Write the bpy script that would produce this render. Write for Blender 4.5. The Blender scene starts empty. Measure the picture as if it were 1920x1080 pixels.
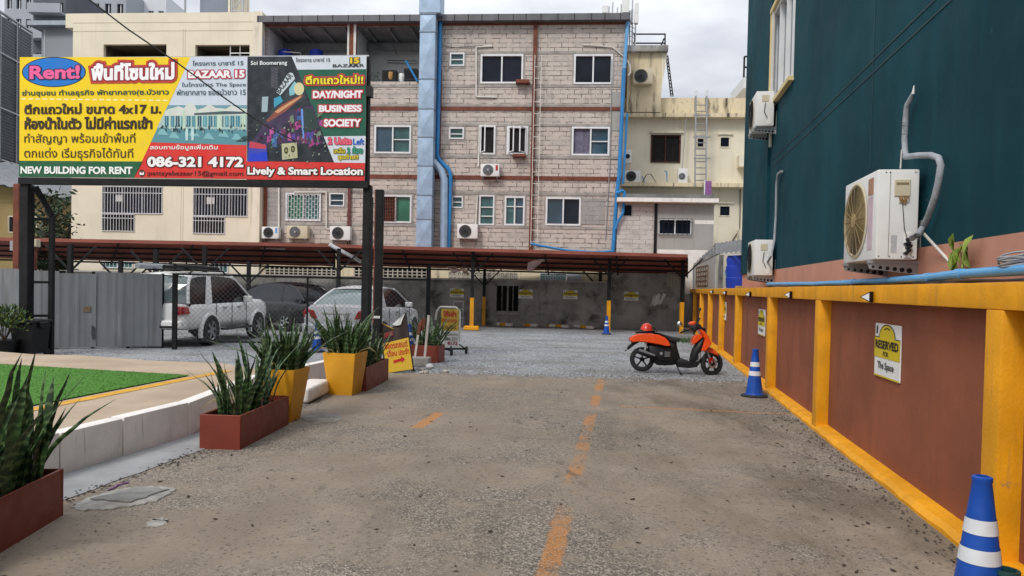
import bpy, bmesh, math, random
import numpy as np
from mathutils import Vector, Matrix, geometry
R = math.radians
random.seed(11)
S = bpy.context.scene
C = S.collection

# ------------------------------------------------------------------ camera
F, CX, CY, CAMZ = 1350.0, 960.0, 567.0, 1.62       # focal length and principal point in photo pixels
PITCH, ROLL = R(1.2), 0.022
fw = Vector((0, math.cos(PITCH), -math.sin(PITCH)))
r0, u0 = Vector((1, 0, 0)), Vector((0, math.sin(PITCH), math.cos(PITCH)))
rt = r0 * math.cos(ROLL) + u0 * math.sin(ROLL)
up = u0 * math.cos(ROLL) - r0 * math.sin(ROLL)
CAM = Vector((0, 0, CAMZ))
cd = bpy.data.cameras.new('camera')
cam = bpy.data.objects.new('camera', cd); C.objects.link(cam)
cam.matrix_world = Matrix(((rt.x, up.x, -fw.x, 0), (rt.y, up.y, -fw.y, 0), (rt.z, up.z, -fw.z, CAMZ), (0, 0, 0, 1)))
cd.sensor_width = 36; cd.lens = F / 1920 * 36
cd.shift_y = (CY - 540) / 1920
cd.clip_end = 2000; cd.clip_start = .05
S.camera = cam

# ------------------------------------------------------------------ world: overcast daylight
SUN_EL, SUN_AZ = R(45), R(-35)                      # azimuth from +Y towards +X
w = bpy.data.worlds.new('World'); S.world = w; w.use_nodes = True
nt = w.node_tree; N = nt.nodes; L = nt.links
bg = N['Background']; bg.inputs[1].default_value = 0.1
sky = N.new('ShaderNodeTexSky'); sky.sky_type = 'NISHITA'; sky.sun_disc = False
sky.sun_elevation = SUN_EL; sky.sun_rotation = SUN_AZ; sky.air_density = 1.2; sky.dust_density = 2
tc = N.new('ShaderNodeTexCoord')
mp = N.new('ShaderNodeMapping'); mp.inputs['Scale'].default_value = (1.0, 1.0, 2.6); mp.inputs['Location'].default_value = (.3, .2, .4)
L.new(tc.outputs['Generated'], mp.inputs[0])
nz = N.new('ShaderNodeTexNoise'); nz.inputs['Scale'].default_value = 3.2; nz.inputs['Detail'].default_value = 7; nz.inputs['Roughness'].default_value = .55
L.new(mp.outputs[0], nz.inputs['Vector'])
cr = N.new('ShaderNodeValToRGB')
cr.color_ramp.elements[0].position = .33; cr.color_ramp.elements[0].color = (4.5, 4.8, 5.45, 1)
cr.color_ramp.elements[1].position = .62; cr.color_ramp.elements[1].color = (8.2, 8.3, 8.6, 1)
L.new(nz.outputs['Fac'], cr.inputs[0])
sep = N.new('ShaderNodeSeparateXYZ'); L.new(tc.outputs['Generated'], sep.inputs[0])
mr = N.new('ShaderNodeMapRange'); mr.inputs[1].default_value = .25; mr.inputs[2].default_value = .9; mr.inputs[3].default_value = 1.0; mr.inputs[4].default_value = 2.1
L.new(sep.outputs['Z'], mr.inputs[0])
br = N.new('ShaderNodeVectorMath'); br.operation = 'SCALE'; L.new(cr.outputs[0], br.inputs[0]); L.new(mr.outputs[0], br.inputs['Scale'])
mx = N.new('ShaderNodeMix'); mx.data_type = 'RGBA'; mx.inputs[0].default_value = .9
L.new(sky.outputs[0], mx.inputs[6]); L.new(br.outputs[0], mx.inputs[7]); L.new(mx.outputs[2], bg.inputs[0])
sd = bpy.data.lights.new('sun', 'SUN'); sd.energy = 1.6; sd.angle = R(14); sd.color = (1, .96, .9)
so = bpy.data.objects.new('sun', sd); C.objects.link(so)
sdir = Vector((math.sin(SUN_AZ) * math.cos(SUN_EL), math.cos(SUN_AZ) * math.cos(SUN_EL) * -1, math.sin(SUN_EL)))
so.rotation_euler = sdir.to_track_quat('Z', 'Y').to_euler()
sky.sun_rotation = math.atan2(sdir.x, sdir.y)
S.view_settings.view_transform = 'Standard'; S.view_settings.look = 'None'
S.view_settings.exposure = 0.22; S.view_settings.gamma = 1

# ------------------------------------------------------------------ pixel <-> place helpers
def ray(px, py): return fw + rt * ((px - CX) / F) + up * ((CY - py) / F)
def at(px, py, y):                                   # the point of a sight line at world depth y
    d = ray(px, py); return CAM + d * (y / d.y)
def gnd(px, py, z=0.0):                              # the point of a sight line on the level z
    d = ray(px, py); return CAM + d * ((z - CAMZ) / d.z)
class Plane:                                         # an upright plane: local x along it, y into it, z up
    def __init__(s, o, yaw):
        s.o = Vector((o[0], o[1], 0)); s.yaw = yaw
        s.ex = Vector((math.cos(yaw), math.sin(yaw), 0)); s.ey = Vector((-math.sin(yaw), math.cos(yaw), 0))
    def at(s, px, py, off=0.0):
        d = ray(px, py); t = ((s.o + s.ey * off - CAM).dot(s.ey)) / d.dot(s.ey)
        p = CAM + d * t - s.o
        return p.dot(s.ex), p.z
    def rect(s, a, b, c, d, off=0.0):                # pixel box -> x0, z0, x1, z1
        my, mx_ = (b + d) / 2, (a + c) / 2
        return s.at(a, my, off)[0], s.at(mx_, d, off)[1], s.at(c, my, off)[0], s.at(mx_, b, off)[1]
    def world(s, x, y, z): return s.o + s.ex * x + s.ey * y + Vector((0, 0, z))

def lin(h):
    h = h.lstrip('#'); o = []
    for i in (0, 2, 4):
        c = int(h[i:i + 2], 16) / 255
        o.append(c / 12.92 if c <= .04045 else ((c + .055) / 1.055) ** 2.4)
    return tuple(o)

# ------------------------------------------------------------------ materials
class NT:
    def __init__(s, name):
        s.m = bpy.data.materials.new(name); s.m.use_nodes = True
        s.t = s.m.node_tree; s.N = s.t.nodes; s.L = s.t.links
        s.b = s.N['Principled BSDF']
        s.tc = s.N.new('ShaderNodeTexCoord'); s.obj = s.tc.outputs['Object']
    def n(s, ty, **kw):
        q = s.N.new('ShaderNode' + ty)
        for k, v in kw.items(): setattr(q, k, v)
        return q
    def geo(s): return s.n('NewGeometry').outputs['Position']
    def map(s, vec, scale=(1, 1, 1), rot=(0, 0, 0), loc=(0, 0, 0)):
        q = s.n('Mapping'); q.inputs['Scale'].default_value = scale; q.inputs['Rotation'].default_value = rot; q.inputs['Location'].default_value = loc
        s.L.new(vec, q.inputs[0]); return q.outputs[0]
    def noise(s, vec, scale, detail=4, rough=.55, dist=0):
        q = s.n('TexNoise'); q.inputs['Scale'].default_value = scale; q.inputs['Detail'].default_value = detail
        q.inputs['Roughness'].default_value = rough; q.inputs['Distortion'].default_value = dist
        s.L.new(vec, q.inputs['Vector']); return q.outputs['Fac']
    def vor(s, vec, scale, out='Color', feature='F1'):
        q = s.n('TexVoronoi', feature=feature); q.inputs['Scale'].default_value = scale; s.L.new(vec, q.inputs['Vector']); return q.outputs[out]
    def ramp(s, v, a, b, lo=0., hi=1.):
        q = s.n('MapRange', interpolation_type='SMOOTHSTEP'); q.inputs[1].default_value = a; q.inputs[2].default_value = b
        q.inputs[3].default_value = lo; q.inputs[4].default_value = hi; s.L.new(v, q.inputs[0]); return q.outputs[0]
    def mix(s, f, a, b, mode='MIX'):
        q = s.n('Mix', data_type='RGBA', blend_type=mode)
        for i, v in ((0, f), (6, a), (7, b)):
            if isinstance(v, (int, float)): q.inputs[i].default_value = v
            elif isinstance(v, tuple): q.inputs[i].default_value = (*v[:3], 1)
            else: s.L.new(v, q.inputs[i])
        return q.outputs[2]
    def math(s, op, a, b=0.):
        q = s.n('Math', operation=op)
        for i, v in ((0, a), (1, b)):
            if isinstance(v, (int, float)): q.inputs[i].default_value = v
            else: s.L.new(v, q.inputs[i])
        return q.outputs[0]
    def sep(s, v):
        q = s.n('SeparateXYZ'); s.L.new(v, q.inputs[0]); return q.outputs
    def comb(s, x, y, z=0.):
        q = s.n('CombineXYZ')
        for i, v in ((0, x), (1, y), (2, z)):
            if isinstance(v, (int, float)): q.inputs[i].default_value = v
            else: s.L.new(v, q.inputs[i])
        return q.outputs[0]
    def bump(s, h, st=.3, d=.02):
        q = s.n('Bump'); q.inputs['Strength'].default_value = st; q.inputs['Distance'].default_value = d
        s.L.new(h, q.inputs['Height']); s.L.new(q.outputs[0], s.b.inputs['Normal'])
    def out(s, col=None, rough=None, metal=None, spec=None):
        for k, v in (('Base Color', col), ('Roughness', rough), ('Metallic', metal), ('Specular IOR Level', spec)):
            if v is None: continue
            if isinstance(v, (int, float)): s.b.inputs[k].default_value = v
            elif isinstance(v, tuple): s.b.inputs[k].default_value = (*v[:3], 1)
            else: s.L.new(v, s.b.inputs[k])
        return s.m
def sc(c, k): return tuple(min(1, x * k) for x in c)
def pm(name, col, rough=.6, var=.12, scale=4, bump=0., bs=60, metal=0., dirt=None, dirt_amt=.4, streak=False, spec=.4, chips=None, chip_amt=.7, dlo=.5, dhi=.78):
    """painted / plain surface: tone drift, fine grain, optional stains that run down"""
    t = NT(name); v = t.obj
    f = t.noise(v, scale, 5)
    c = t.mix(t.ramp(f, .3, .7), sc(col, 1 - var), sc(col, 1 + var))
    if dirt:
        sv = t.map(v, (2.2, 2.2, .22)) if streak else v
        g = t.noise(sv, 2.0 if streak else 1.3, 6, .65)
        c = t.mix(t.ramp(g, dlo, dhi, 0, dirt_amt), c, dirt)
    if chips:
        c = t.mix(t.math('MULTIPLY', t.ramp(t.noise(t.map(v, loc=(3, 7, 1)), 7, 6, .72), .62, .68, 0, chip_amt), t.ramp(t.noise(v, .8, 3), .42, .6)), c, chips)
        c = t.mix(t.ramp(t.noise(t.map(v, (6, 6, .5), loc=(1, 2, 9)), 3, 4, .6), .60, .72, 0, chip_amt * .5), c, sc(chips, .8))
    if bump: t.bump(t.noise(v, bs, 4), bump, .01)
    rr = t.ramp(t.noise(v, scale * 3, 3), .3, .7, max(.02, rough - .08), min(1, rough + .08))
    return t.out(c, rr, metal, spec)

def block_mat(name, tone, tone2, mortar, wid=.6, hgt=.2, mort=.012, dirt=(.09, .085, .08), damt=.35):
    t = NT(name); x, y, z = t.sep(t.obj)
    v = t.comb(t.math('ADD', x, y), z)
    dv = t.n('VectorMath', operation='ADD'); t.L.new(v, dv.inputs[0])
    nn = t.n('TexNoise'); nn.inputs['Scale'].default_value = 2.5; t.L.new(v, nn.inputs['Vector'])
    sc_ = t.n('VectorMath', operation='SCALE'); t.L.new(nn.outputs['Color'], sc_.inputs[0]); sc_.inputs['Scale'].default_value = .02; t.L.new(sc_.outputs[0], dv.inputs[1])
    b = t.n('TexBrick'); t.L.new(dv.outputs[0], b.inputs['Vector'])
    b.inputs['Color1'].default_value = (*tone, 1); b.inputs['Color2'].default_value = (*tone2, 1); b.inputs['Mortar'].default_value = (*mortar, 1)
    b.inputs['Scale'].default_value = 1; b.inputs['Mortar Size'].default_value = mort; b.inputs['Mortar Smooth'].default_value = .3
    b.inputs['Brick Width'].default_value = wid; b.inputs['Row Height'].default_value = hgt; b.inputs['Bias'].default_value = 0
    # joints are pointed unevenly: some vanish, some gape
    bare = t.mix(t.ramp(t.noise(v, 1.7, 3), .35, .65), tone, tone2)
    c = t.mix(t.ramp(t.noise(t.map(v, loc=(4, 4, 0)), 2.6, 5, .7), .42, .60, .0, .9), b.outputs['Color'], bare)
    c = t.mix(t.math('MULTIPLY', b.outputs['Fac'], t.ramp(t.noise(t.map(v, loc=(9, 1, 0)), 3.5, 4, .7), .52, .62)), c, sc(mortar, .45))
    c = t.mix(t.ramp(t.noise(v, 9, 6, .7), .35, .75, 0, .3), c, sc(tone, .62))
    c = t.mix(t.ramp(t.noise(t.map(v, (1.3, .35, 1)), 1.6, 7, .68), .52, .76, 0, damt), c, dirt)
    c = t.mix(t.ramp(t.noise(t.map(v, (.6, 1.6, 1)), 1.1, 7, .72), .50, .62, 0, .6), c, (.37, .35, .325))
    c = t.mix(t.ramp(t.noise(t.map(v, (1, 1, 1), loc=(7, 3, 0)), 9, 4, .7), .62, .70, 0, .7), c, dirt)
    t.bump(t.math('SUBTRACT', 1., b.outputs['Fac']), .12, .008)
    return t.out(c, .9, spec=.2)

M = {}
def mm(k, *a, **kw): M[k] = pm(k, *a, **kw); return M[k]
mm('yellow_paint', (.72, .315, .006), .5, .13, 3, .3, 45, dirt=(.36, .165, .012), dirt_amt=.5, streak=True, chips=(.30, .20, .09))
mm('rust_panel', (.235, .071, .033), .75, .16, 1.2, .3, 80, dirt=(.11, .045, .027), dirt_amt=.6, streak=True, chips=(.27, .13, .08), chip_amt=.4)
mm('red_pot', (.19, .034, .018), .5, .12, 3, .1, 40, dirt=(.1, .035, .025), dirt_amt=.3)
mm('yellow_pot', (.62, .29, .012), .5, .08, 4, .1, 50, dirt=(.38, .19, .03), dirt_amt=.3)
mm('white_kerb', (.78, .735, .69), .75, .07, 4, .3, 30, dirt=(.50, .45, .39), dirt_amt=.5, chips=(.15, .125, .10), chip_amt=.9)
mm('white_plastic', (.72, .72, .70), .4, .05, 3, dirt=(.4, .37, .3), dirt_amt=.25)
mm('white_frame', (.70, .71, .72), .4, .06, 3, dirt=(.35, .33, .3), dirt_amt=.3)
mm('cream_plastic', (.56, .50, .36), .5, .06, 3)
mm('black_metal', (.010, .010, .0115), .6, .3, 5, .1, 30, dirt=(.035, .024, .018), dirt_amt=.35, spec=.22)
mm('black_plastic', (.010, .010, .011), .45, .2, 6, spec=.3)
mm('black_rubber', (.016, .016, .016), .8, .25, 20, .3, 80)
mm('fan_grey', (.075, .078, .082), .6, .3, 6)
mm('dark_void', (.012, .011, .011), .9, .2, 3)
mm('grey_metal', (.36, .37, .38), .4, .12, 4, metal=.6, dirt=(.2, .18, .16), dirt_amt=.4)
mm('galvanised', (.31, .41, .53), .42, .12, 2.5, .1, 8, metal=.35, dirt=(.25, .29, .34), dirt_amt=.5)
t = NT('grey_sheet'); oi = t.n('ObjectInfo').outputs['Random']; sv = t.map(t.obj, (3, 3, .25)); c = t.mix(oi, (.17, .18, .195), (.285, .30, .315)); c = t.mix(t.ramp(t.noise(sv, 2.2, 6, .65), .45, .72, 0, .6), c, (.115, .115, .12)); c = t.mix(t.ramp(t.noise(t.map(t.obj, (5, 5, .4), loc=(4, 1, 0)), 2, 5, .6), .55, .75, 0, .45), c, (.36, .37, .385)); c = t.mix(t.ramp(t.noise(t.obj, 6, 5, .7), .66, .72, 0, .6), c, (.12, .08, .05)); M['grey_sheet'] = t.out(c, t.ramp(t.noise(t.obj, 2, 4), .3, .7, .45, .7), .25)
mm('blue_pipe', (.02, .20, .48), .4, .12, 2, dirt=(.12, .2, .3), dirt_amt=.35)
mm('pale_blue_pipe', (.12, .34, .60), .45, .12, 2, dirt=(.25, .33, .4), dirt_amt=.45)
mm('white_pipe', (.60, .58, .53), .5, .1, 3, dirt=(.3, .26, .2), dirt_amt=.4)
mm('grey_foam', (.30, .32, .345), .85, .14, 12, .6, 25, dirt=(.16, .16, .165), dirt_amt=.5)
mm('rust_steel', (.16, .045, .025), .75, .25, 4, .2, 30, dirt=(.06, .025, .018), dirt_amt=.5)
mm('carport_red', (.33, .085, .055), .6, .18, 1.2, dirt=(.17, .06, .045), dirt_amt=.5)
mm('cream_wall', (.70, .645, .505), .85, .05, .8, .15, 40, dirt=(.45, .39, .29), dirt_amt=.3, streak=True)
mm('yellow_trim', (.62, .50, .24), .7, .1, 3, dirt=(.3, .22, .1), dirt_amt=.4)
mm('cream_trim', (.72, .66, .53), .8, .05, 1, dirt=(.2, .17, .12), dirt_amt=.6, streak=True, dlo=.47, dhi=.7)
mm('stained_cream', (.64, .545, .37), .85, .08, .8, .15, 40, dirt=(.035, .032, .028), dirt_amt=.95, streak=True, chips=(.05, .045, .04), chip_amt=.9, dlo=.52, dhi=.70)
mm('teal_wall', (.005, .047, .062), .75, .25, .5, .2, 14, dirt=(.012, .080, .106), dirt_amt=.5, streak=True, spec=.12, chips=(.02, .10, .13), chip_amt=.45, dlo=.47, dhi=.8)
mm('pink_base', (.50, .24, .165), .8, .06, 2, .15, 50, dirt=(.3, .15, .11), dirt_amt=.4)
mm('grey_plaster', (.36, .345, .32), .9, .06, 1, .2, 40, dirt=(.2, .19, .175), dirt_amt=.5, streak=True)
mm('concrete_band', (.33, .305, .28), .9, .18, 2, .3, 30, dirt=(.07, .065, .06), dirt_amt=.6)
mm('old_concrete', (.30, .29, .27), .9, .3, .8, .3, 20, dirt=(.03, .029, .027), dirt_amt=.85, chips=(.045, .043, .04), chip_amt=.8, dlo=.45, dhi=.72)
mm('vent_block', (.38, .35, .29), .9, .15, 3, .2, 30, dirt=(.12, .11, .09), dirt_amt=.5)
mm('gutter_metal', (.12, .12, .128), .5, .15, 2, metal=.3, dirt=(.1, .095, .1), dirt_amt=.5, streak=True)
mm('loft_grey', (.56, .57, .58), .8, .05, 1)
mm('tank_blue', (.012, .04, .36), .4, .1, 2)
mm('cone_blue', (.006, .065, .35), .45, .15, 5, dirt=(.03, .08, .22), dirt_amt=.5)
mm('reflective', (.62, .64, .66), .35, .06, 8, dirt=(.35, .34, .32), dirt_amt=.4)
mm('green_plastic', (.012, .06, .055), .45, .15, 5)
mm('orange_paint', (.76, .075, .012), .22, .05, 3, spec=.5)
mm('seat_black', (.014, .014, .015), .5, .2, 8, .2, 60)
mm('alloy', (.42, .43, .45), .35, .06, 4, metal=.8)
mm('chrome', (.6, .6, .6), .15, .04, 4, metal=1.)
mm('car_white', (.80, .80, .785), .2, .03, 2, spec=.6, dirt=(.60, .58, .54), dirt_amt=.3)
mm('car_black', (.012, .012, .014), .2, .2, 2, spec=.6)
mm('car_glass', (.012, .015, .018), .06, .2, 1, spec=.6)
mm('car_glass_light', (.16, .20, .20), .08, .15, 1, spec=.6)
mm('tail_red', (.36, .012, .012), .2, .15, 8, spec=.6)
mm('glass_dark', (.010, .013, .022), .06, .4, .7, spec=.22)
mm('glass_blue', (.035, .07, .10), .08, .35, .9, spec=.5)
mm('glass_teal', (.05, .13, .13), .1, .4, 1.2, spec=.5)
mm('glass_green', (.03, .14, .08), .1, .3, 1.2, spec=.5)
mm('curtain', (.12, .11, .16), .8, .3, 5)
mm('soil', (.035, .025, .018), .95, .3, 20, .5, 60)
mm('foliage', (.045, .085, .022), .6, .45, 3)
mm('foliage_dark', (.022, .045, .018), .6, .5, 2)
mm('foliage_yellow', (.20, .27, .035), .55, .35, 6)
mm('bark', (.07, .05, .035), .9, .3, 6, .4, 30)
mm('cloth_white', (.62, .62, .62), .8, .08, 8, .3, 20)
mm('paper', (.60, .60, .57), .85, .1, 8, dirt=(.3, .29, .25), dirt_amt=.4)
mm('helmet_red', (.55, .045, .025), .25, .06, 4)
mm('louvre_grey', (.17, .18, .20), .55, .15, .3)
mm('tower_grey', (.30, .32, .35), .7, .12, .08)
mm('tower_dark', (.07, .08, .10), .6, .25, .1)
mm('tower_white', (.55, .57, .60), .7, .06, .05)
mm('roof_grey', (.16, .165, .17), .8, .2, 1.5, dirt=(.05, .05, .05), dirt_amt=.6)
mm('purple', (.22, .08, .24), .6, .2, 4)
mm('tan_board', (.42, .24, .08), .7, .2, 5)
mm('cable_black', (.012, .012, .012), .6, .1, 4)
mm('wire_mesh', (.13, .133, .138), .5, .12, 3, metal=.4)
M['pink_block'] = block_mat('pink_block', (.58, .51, .455), (.50, .435, .385), (.12, .112, .105), mort=.02, damt=.6)
M['grey_block'] = block_mat('grey_block', (.36, .345, .325), (.31, .295, .28), (.17, .16, .15))
M['white_block'] = block_mat('white_block', (.60, .56, .52), (.54, .50, .47), (.20, .19, .18), .55, .2)
# flat printed colours: read from the mesh, one colour per printed shape
t = NT('print'); a = t.n('VertexColor', layer_name='Col'); M['print'] = t.out(t.mix(t.ramp(t.noise(t.obj, 5, 5), .35, .7, 0, .10), a.outputs[0], (.25, .24, .22)), .45, spec=.3)

# ------------------------------------------------------------------ mesh builder
SPLIT = {'rung', 'mirror', 'door_handle', 'side_step', 'arch_flare', 'purlin', 'rafter', 'brace', 'white_stake', 'sheet_post', 'headlight', 'rail', 'mullion', 'bracket_hole', 'screw', 'valve', 'tape_band', 'pipe_coupling', 'steel_beam', 'cross_bar', 'uprights', 'shelf', 'upright', 'rusty_stub', 'wheel_arch', 'pole', 'bundle', 'concrete_band', 'roll'}
class MB:
    def __init__(s): s.v = []; s.f = []; s.c = []
    def add(s, vs, fs, col=None):
        o = len(s.v); s.v += [Vector(q) for q in vs]
        for f in fs: s.f.append(tuple(o + i for i in f)); s.c.append(col)
        return s
    def quad(s, *p, col=None): return s.add(p, [tuple(range(len(p)))], col)
    def box(s, x0, x1, y0, y1, z0, z1):
        return s.add([(x0, y0, z0), (x1, y0, z0), (x1, y1, z0), (x0, y1, z0), (x0, y0, z1), (x1, y0, z1), (x1, y1, z1), (x0, y1, z1)],
                     [(0, 3, 2, 1), (4, 5, 6, 7), (0, 1, 5, 4), (1, 2, 6, 5), (2, 3, 7, 6), (3, 0, 4, 7)])
    def cbox(s, c, d, rot=None):
        q = MB().box(-d[0] / 2, d[0] / 2, -d[1] / 2, d[1] / 2, -d[2] / 2, d[2] / 2)
        if rot is not None: q.v = [rot @ a for a in q.v]
        return s.add([a + Vector(c) for a in q.v], q.f)
    def bar(s, a, b, wd, hd=None, upv=(0, 0, 1)):    # a rectangular bar from a to b
        a, b = Vector(a), Vector(b); hd = hd or wd; d = (b - a).normalized(); u_ = Vector(upv)
        if abs(d.dot(u_)) > .95: u_ = Vector((0, 1, 0)) if abs(d.y) < .9 else Vector((1, 0, 0))
        x = d.cross(u_).normalized(); z = x.cross(d)
        k = [x * (i * wd / 2) + z * (j * hd / 2) for i, j in ((-1, -1), (1, -1), (1, 1), (-1, 1))]
        return s.add([a + q for q in k] + [b + q for q in k], [(0, 1, 2, 3)[::-1], (4, 5, 6, 7), (0, 1, 5, 4), (1, 2, 6, 5), (2, 3, 7, 6), (3, 0, 4, 7)])
    def tube(s, pts, r, n=8, cap=True):
        pts = [Vector(p) for p in pts]; rr = r if isinstance(r, (list, tuple)) else [r] * len(pts)
        o = len(s.v); prev = None
        for i, p in enumerate(pts):
            d = (pts[min(i + 1, len(pts) - 1)] - pts[max(i - 1, 0)])
            d = d.normalized() if d.length > 1e-9 else Vector((0, 0, 1))
            if prev is None: prev = d.orthogonal().normalized()
            x = (prev - d * prev.dot(d)); x = x.normalized() if x.length > 1e-6 else d.orthogonal().normalized()
            y = d.cross(x); prev = x
            for k in range(n):
                a = 2 * math.pi * k / n; s.v.append(p + (x * math.cos(a) + y * math.sin(a)) * rr[i])
        for i in range(len(pts) - 1):
            for k in range(n):
                a = o + i * n + k; b = o + i * n + (k + 1) % n
                s.f.append((a, b, b + n, a + n)); s.c.append(None)
        if cap:
            s.f.append(tuple(o + k for k in range(n))[::-1]); s.c.append(None)
            e = o + (len(pts) - 1) * n; s.f.append(tuple(e + k for k in range(n))); s.c.append(None)
        return s
    def lathe(s, prof, n=20, c=(0, 0, 0), axis='z', cap=True):
        c = Vector(c); o = len(s.v)
        for r, h in prof:
            for k in range(n):
                a = 2 * math.pi * k / n; x, y = r * math.cos(a), r * math.sin(a)
                s.v.append(c + Vector({'z': (x, y, h), 'y': (x, h, y), 'x': (h, x, y)}[axis]))
        for i in range(len(prof) - 1):
            for k in range(n):
                a = o + i * n + k; b = o + i * n + (k + 1) % n; s.f.append((a, b, b + n, a + n)); s.c.append(None)
        if cap:
            for i in (0, len(prof) - 1):
                if prof[i][0] > 1e-4: s.f.append(tuple(o + i * n + k for k in range(n))); s.c.append(None)
        return s
    def prism(s, poly, y0, y1):                      # outline in x,z pushed from y0 to y1
        n = len(poly); vs = [(x, y0, z) for x, z in poly] + [(x, y1, z) for x, z in poly]
        return s.add(vs, [tuple(range(n)), tuple(range(n, 2 * n))[::-1]] + [(i, i + n, (i + 1) % n + n, (i + 1) % n) for i in range(n)])
    def flat(s, poly, y, col=None): return s.add([(x, y, z) for x, z in poly], [tuple(range(len(poly)))], col)
    def grid(s, rows, closed=False):
        o = len(s.v); n = len(rows[0])
        for r_ in rows: s.v += [Vector(p) for p in r_]
        for i in range(len(rows) - 1):
            for k in range(n if closed else n - 1):
                a = o + i * n + k; b = o + i * n + (k + 1) % n; s.f.append((a, b, b + n, a + n)); s.c.append(None)
        return s
    def puff(s, poly, hw, inset=.02, mid=None):      # rounded slab: outline in x,z (metres), half width hw along y
        n = len(poly); P2 = [Vector((a, b)) for a, b in poly]
        ar = sum(P2[i].x * P2[(i + 1) % n].y - P2[(i + 1) % n].x * P2[i].y for i in range(n)); sg = 1 if ar > 0 else -1
        nr = []
        for i in range(n):
            e = (P2[(i + 1) % n] - P2[i - 1]); e = e.normalized() if e.length > 1e-9 else Vector((1, 0)); nr.append(Vector((-e.y, e.x)) * sg)
        def ring(y, k): return [(P2[i].x + nr[i].x * inset * k, y, P2[i].y + nr[i].y * inset * k) for i in range(n)]
        rows = [ring(-hw, 1.0), ring(-hw * .9, .4), ring(-hw * .62, .08), ring(0, 0), ring(hw * .62, .08), ring(hw * .9, .4), ring(hw, 1.0)]
        s.grid([r_ for r_ in rows], closed=True)
        for r_, fl in ((rows[0], 1), (rows[-1], -1)): s.add(r_, [tuple(range(n))[::fl]])
        return s
    def xf(s, m): s.v = [m @ q for q in s.v]; return s
    def join(s, o): return s.add(o.v, o.f)
    def islands(s):
        par = list(range(len(s.v)))
        def fd(a):
            while par[a] != a: par[a] = par[par[a]]; a = par[a]
            return a
        for f in s.f:
            for b in f[1:]: par[fd(b)] = fd(f[0])
        g = {}
        for f in s.f: g.setdefault(fd(f[0]), []).append(f)
        out = []
        for fs in g.values():
            ids = sorted({i for f in fs for i in f}); re = {k: i for i, k in enumerate(ids)}; q = MB(); q.add([s.v[k] for k in ids], [tuple(re[i] for i in f) for f in fs]); out.append(q)
        return out
    def build(s, name, mat=None, parent=None, bev=0., smooth=None, seg=1, sub=0, label=None, fix=True):
        if name in SPLIT:
            isl = s.islands()
            if 1 < len(isl) <= 60:
                for q in isl: o = q.build1(name, mat, parent, bev, smooth, seg, sub, label, fix)
                return o
        return s.build1(name, mat, parent, bev, smooth, seg, sub, label, fix)
    def build1(s, name, mat, parent, bev, smooth, seg, sub, label, fix):
        me = bpy.data.meshes.new(name); me.from_pydata([tuple(q) for q in s.v], [], s.f); me.validate()
        if any(c is not None for c in s.c) and len(me.polygons) == len(s.c):
            at_ = me.color_attributes.new('Col', 'FLOAT_COLOR', 'CORNER'); arr = []
            for p in me.polygons:
                c = s.c[p.index] or (1, 1, 1); arr += [c[0], c[1], c[2], 1] * p.loop_total
            at_.data.foreach_set('color', arr)
        elif fix:
            b = bmesh.new(); b.from_mesh(me); bmesh.ops.remove_doubles(b, verts=b.verts, dist=1e-5)
            bmesh.ops.recalc_face_normals(b, faces=b.faces)
            if bev:
                es = [e for e in b.edges if len(e.link_faces) == 2 and e.calc_face_angle(0) > .5]
                bmesh.ops.bevel(b, geom=es, offset=bev, segments=seg, affect='EDGES', profile=.6, clamp_overlap=True)
            if sub: bmesh.ops.subdivide_edges(b, edges=b.edges, cuts=sub, use_grid_fill=True)
            b.to_mesh(me); b.free()
        if smooth is not None:
            me.polygons.foreach_set('use_smooth', [True] * len(me.polygons)); me.set_sharp_from_angle(angle=R(smooth))
        if mat: me.materials.append(M[mat] if isinstance(mat, str) else mat)
        o = bpy.data.objects.new(name, me); C.objects.link(o)
        if parent: o.parent = parent
        if label: o['label'] = label
        return o
def tag(o, label, cat, group=None):
    o['label'] = label; o['category'] = cat
    if group: o['group'] = group
    return o
def thing(name, label, cat, loc=(0, 0, 0), rz=0., group=None):
    o = bpy.data.objects.new(name, None); C.objects.link(o); o.empty_display_size = .1
    o.location = loc; o.rotation_euler = (0, 0, rz); return tag(o, label, cat, group)
def on(o, pl, x=0, y=0, z=0): o.location = pl.world(x, y, z); o.rotation_euler = (0, 0, pl.yaw); return o
def struct(o, kind='structure'): o['kind'] = kind; return o
kids = {}
def dup(root, loc, rz, label, group=None, scale=None):
    r_ = root.copy(); C.objects.link(r_); r_.location = loc; r_.rotation_euler = (0, 0, rz); r_['label'] = label
    if scale: r_.scale = scale
    if group: r_['group'] = group
    for ch in list(root.children):
        c = ch.copy(); C.objects.link(c); c.parent = r_
        for g in list(ch.children):
            d = g.copy(); C.objects.link(d); d.parent = c
    return r_

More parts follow.
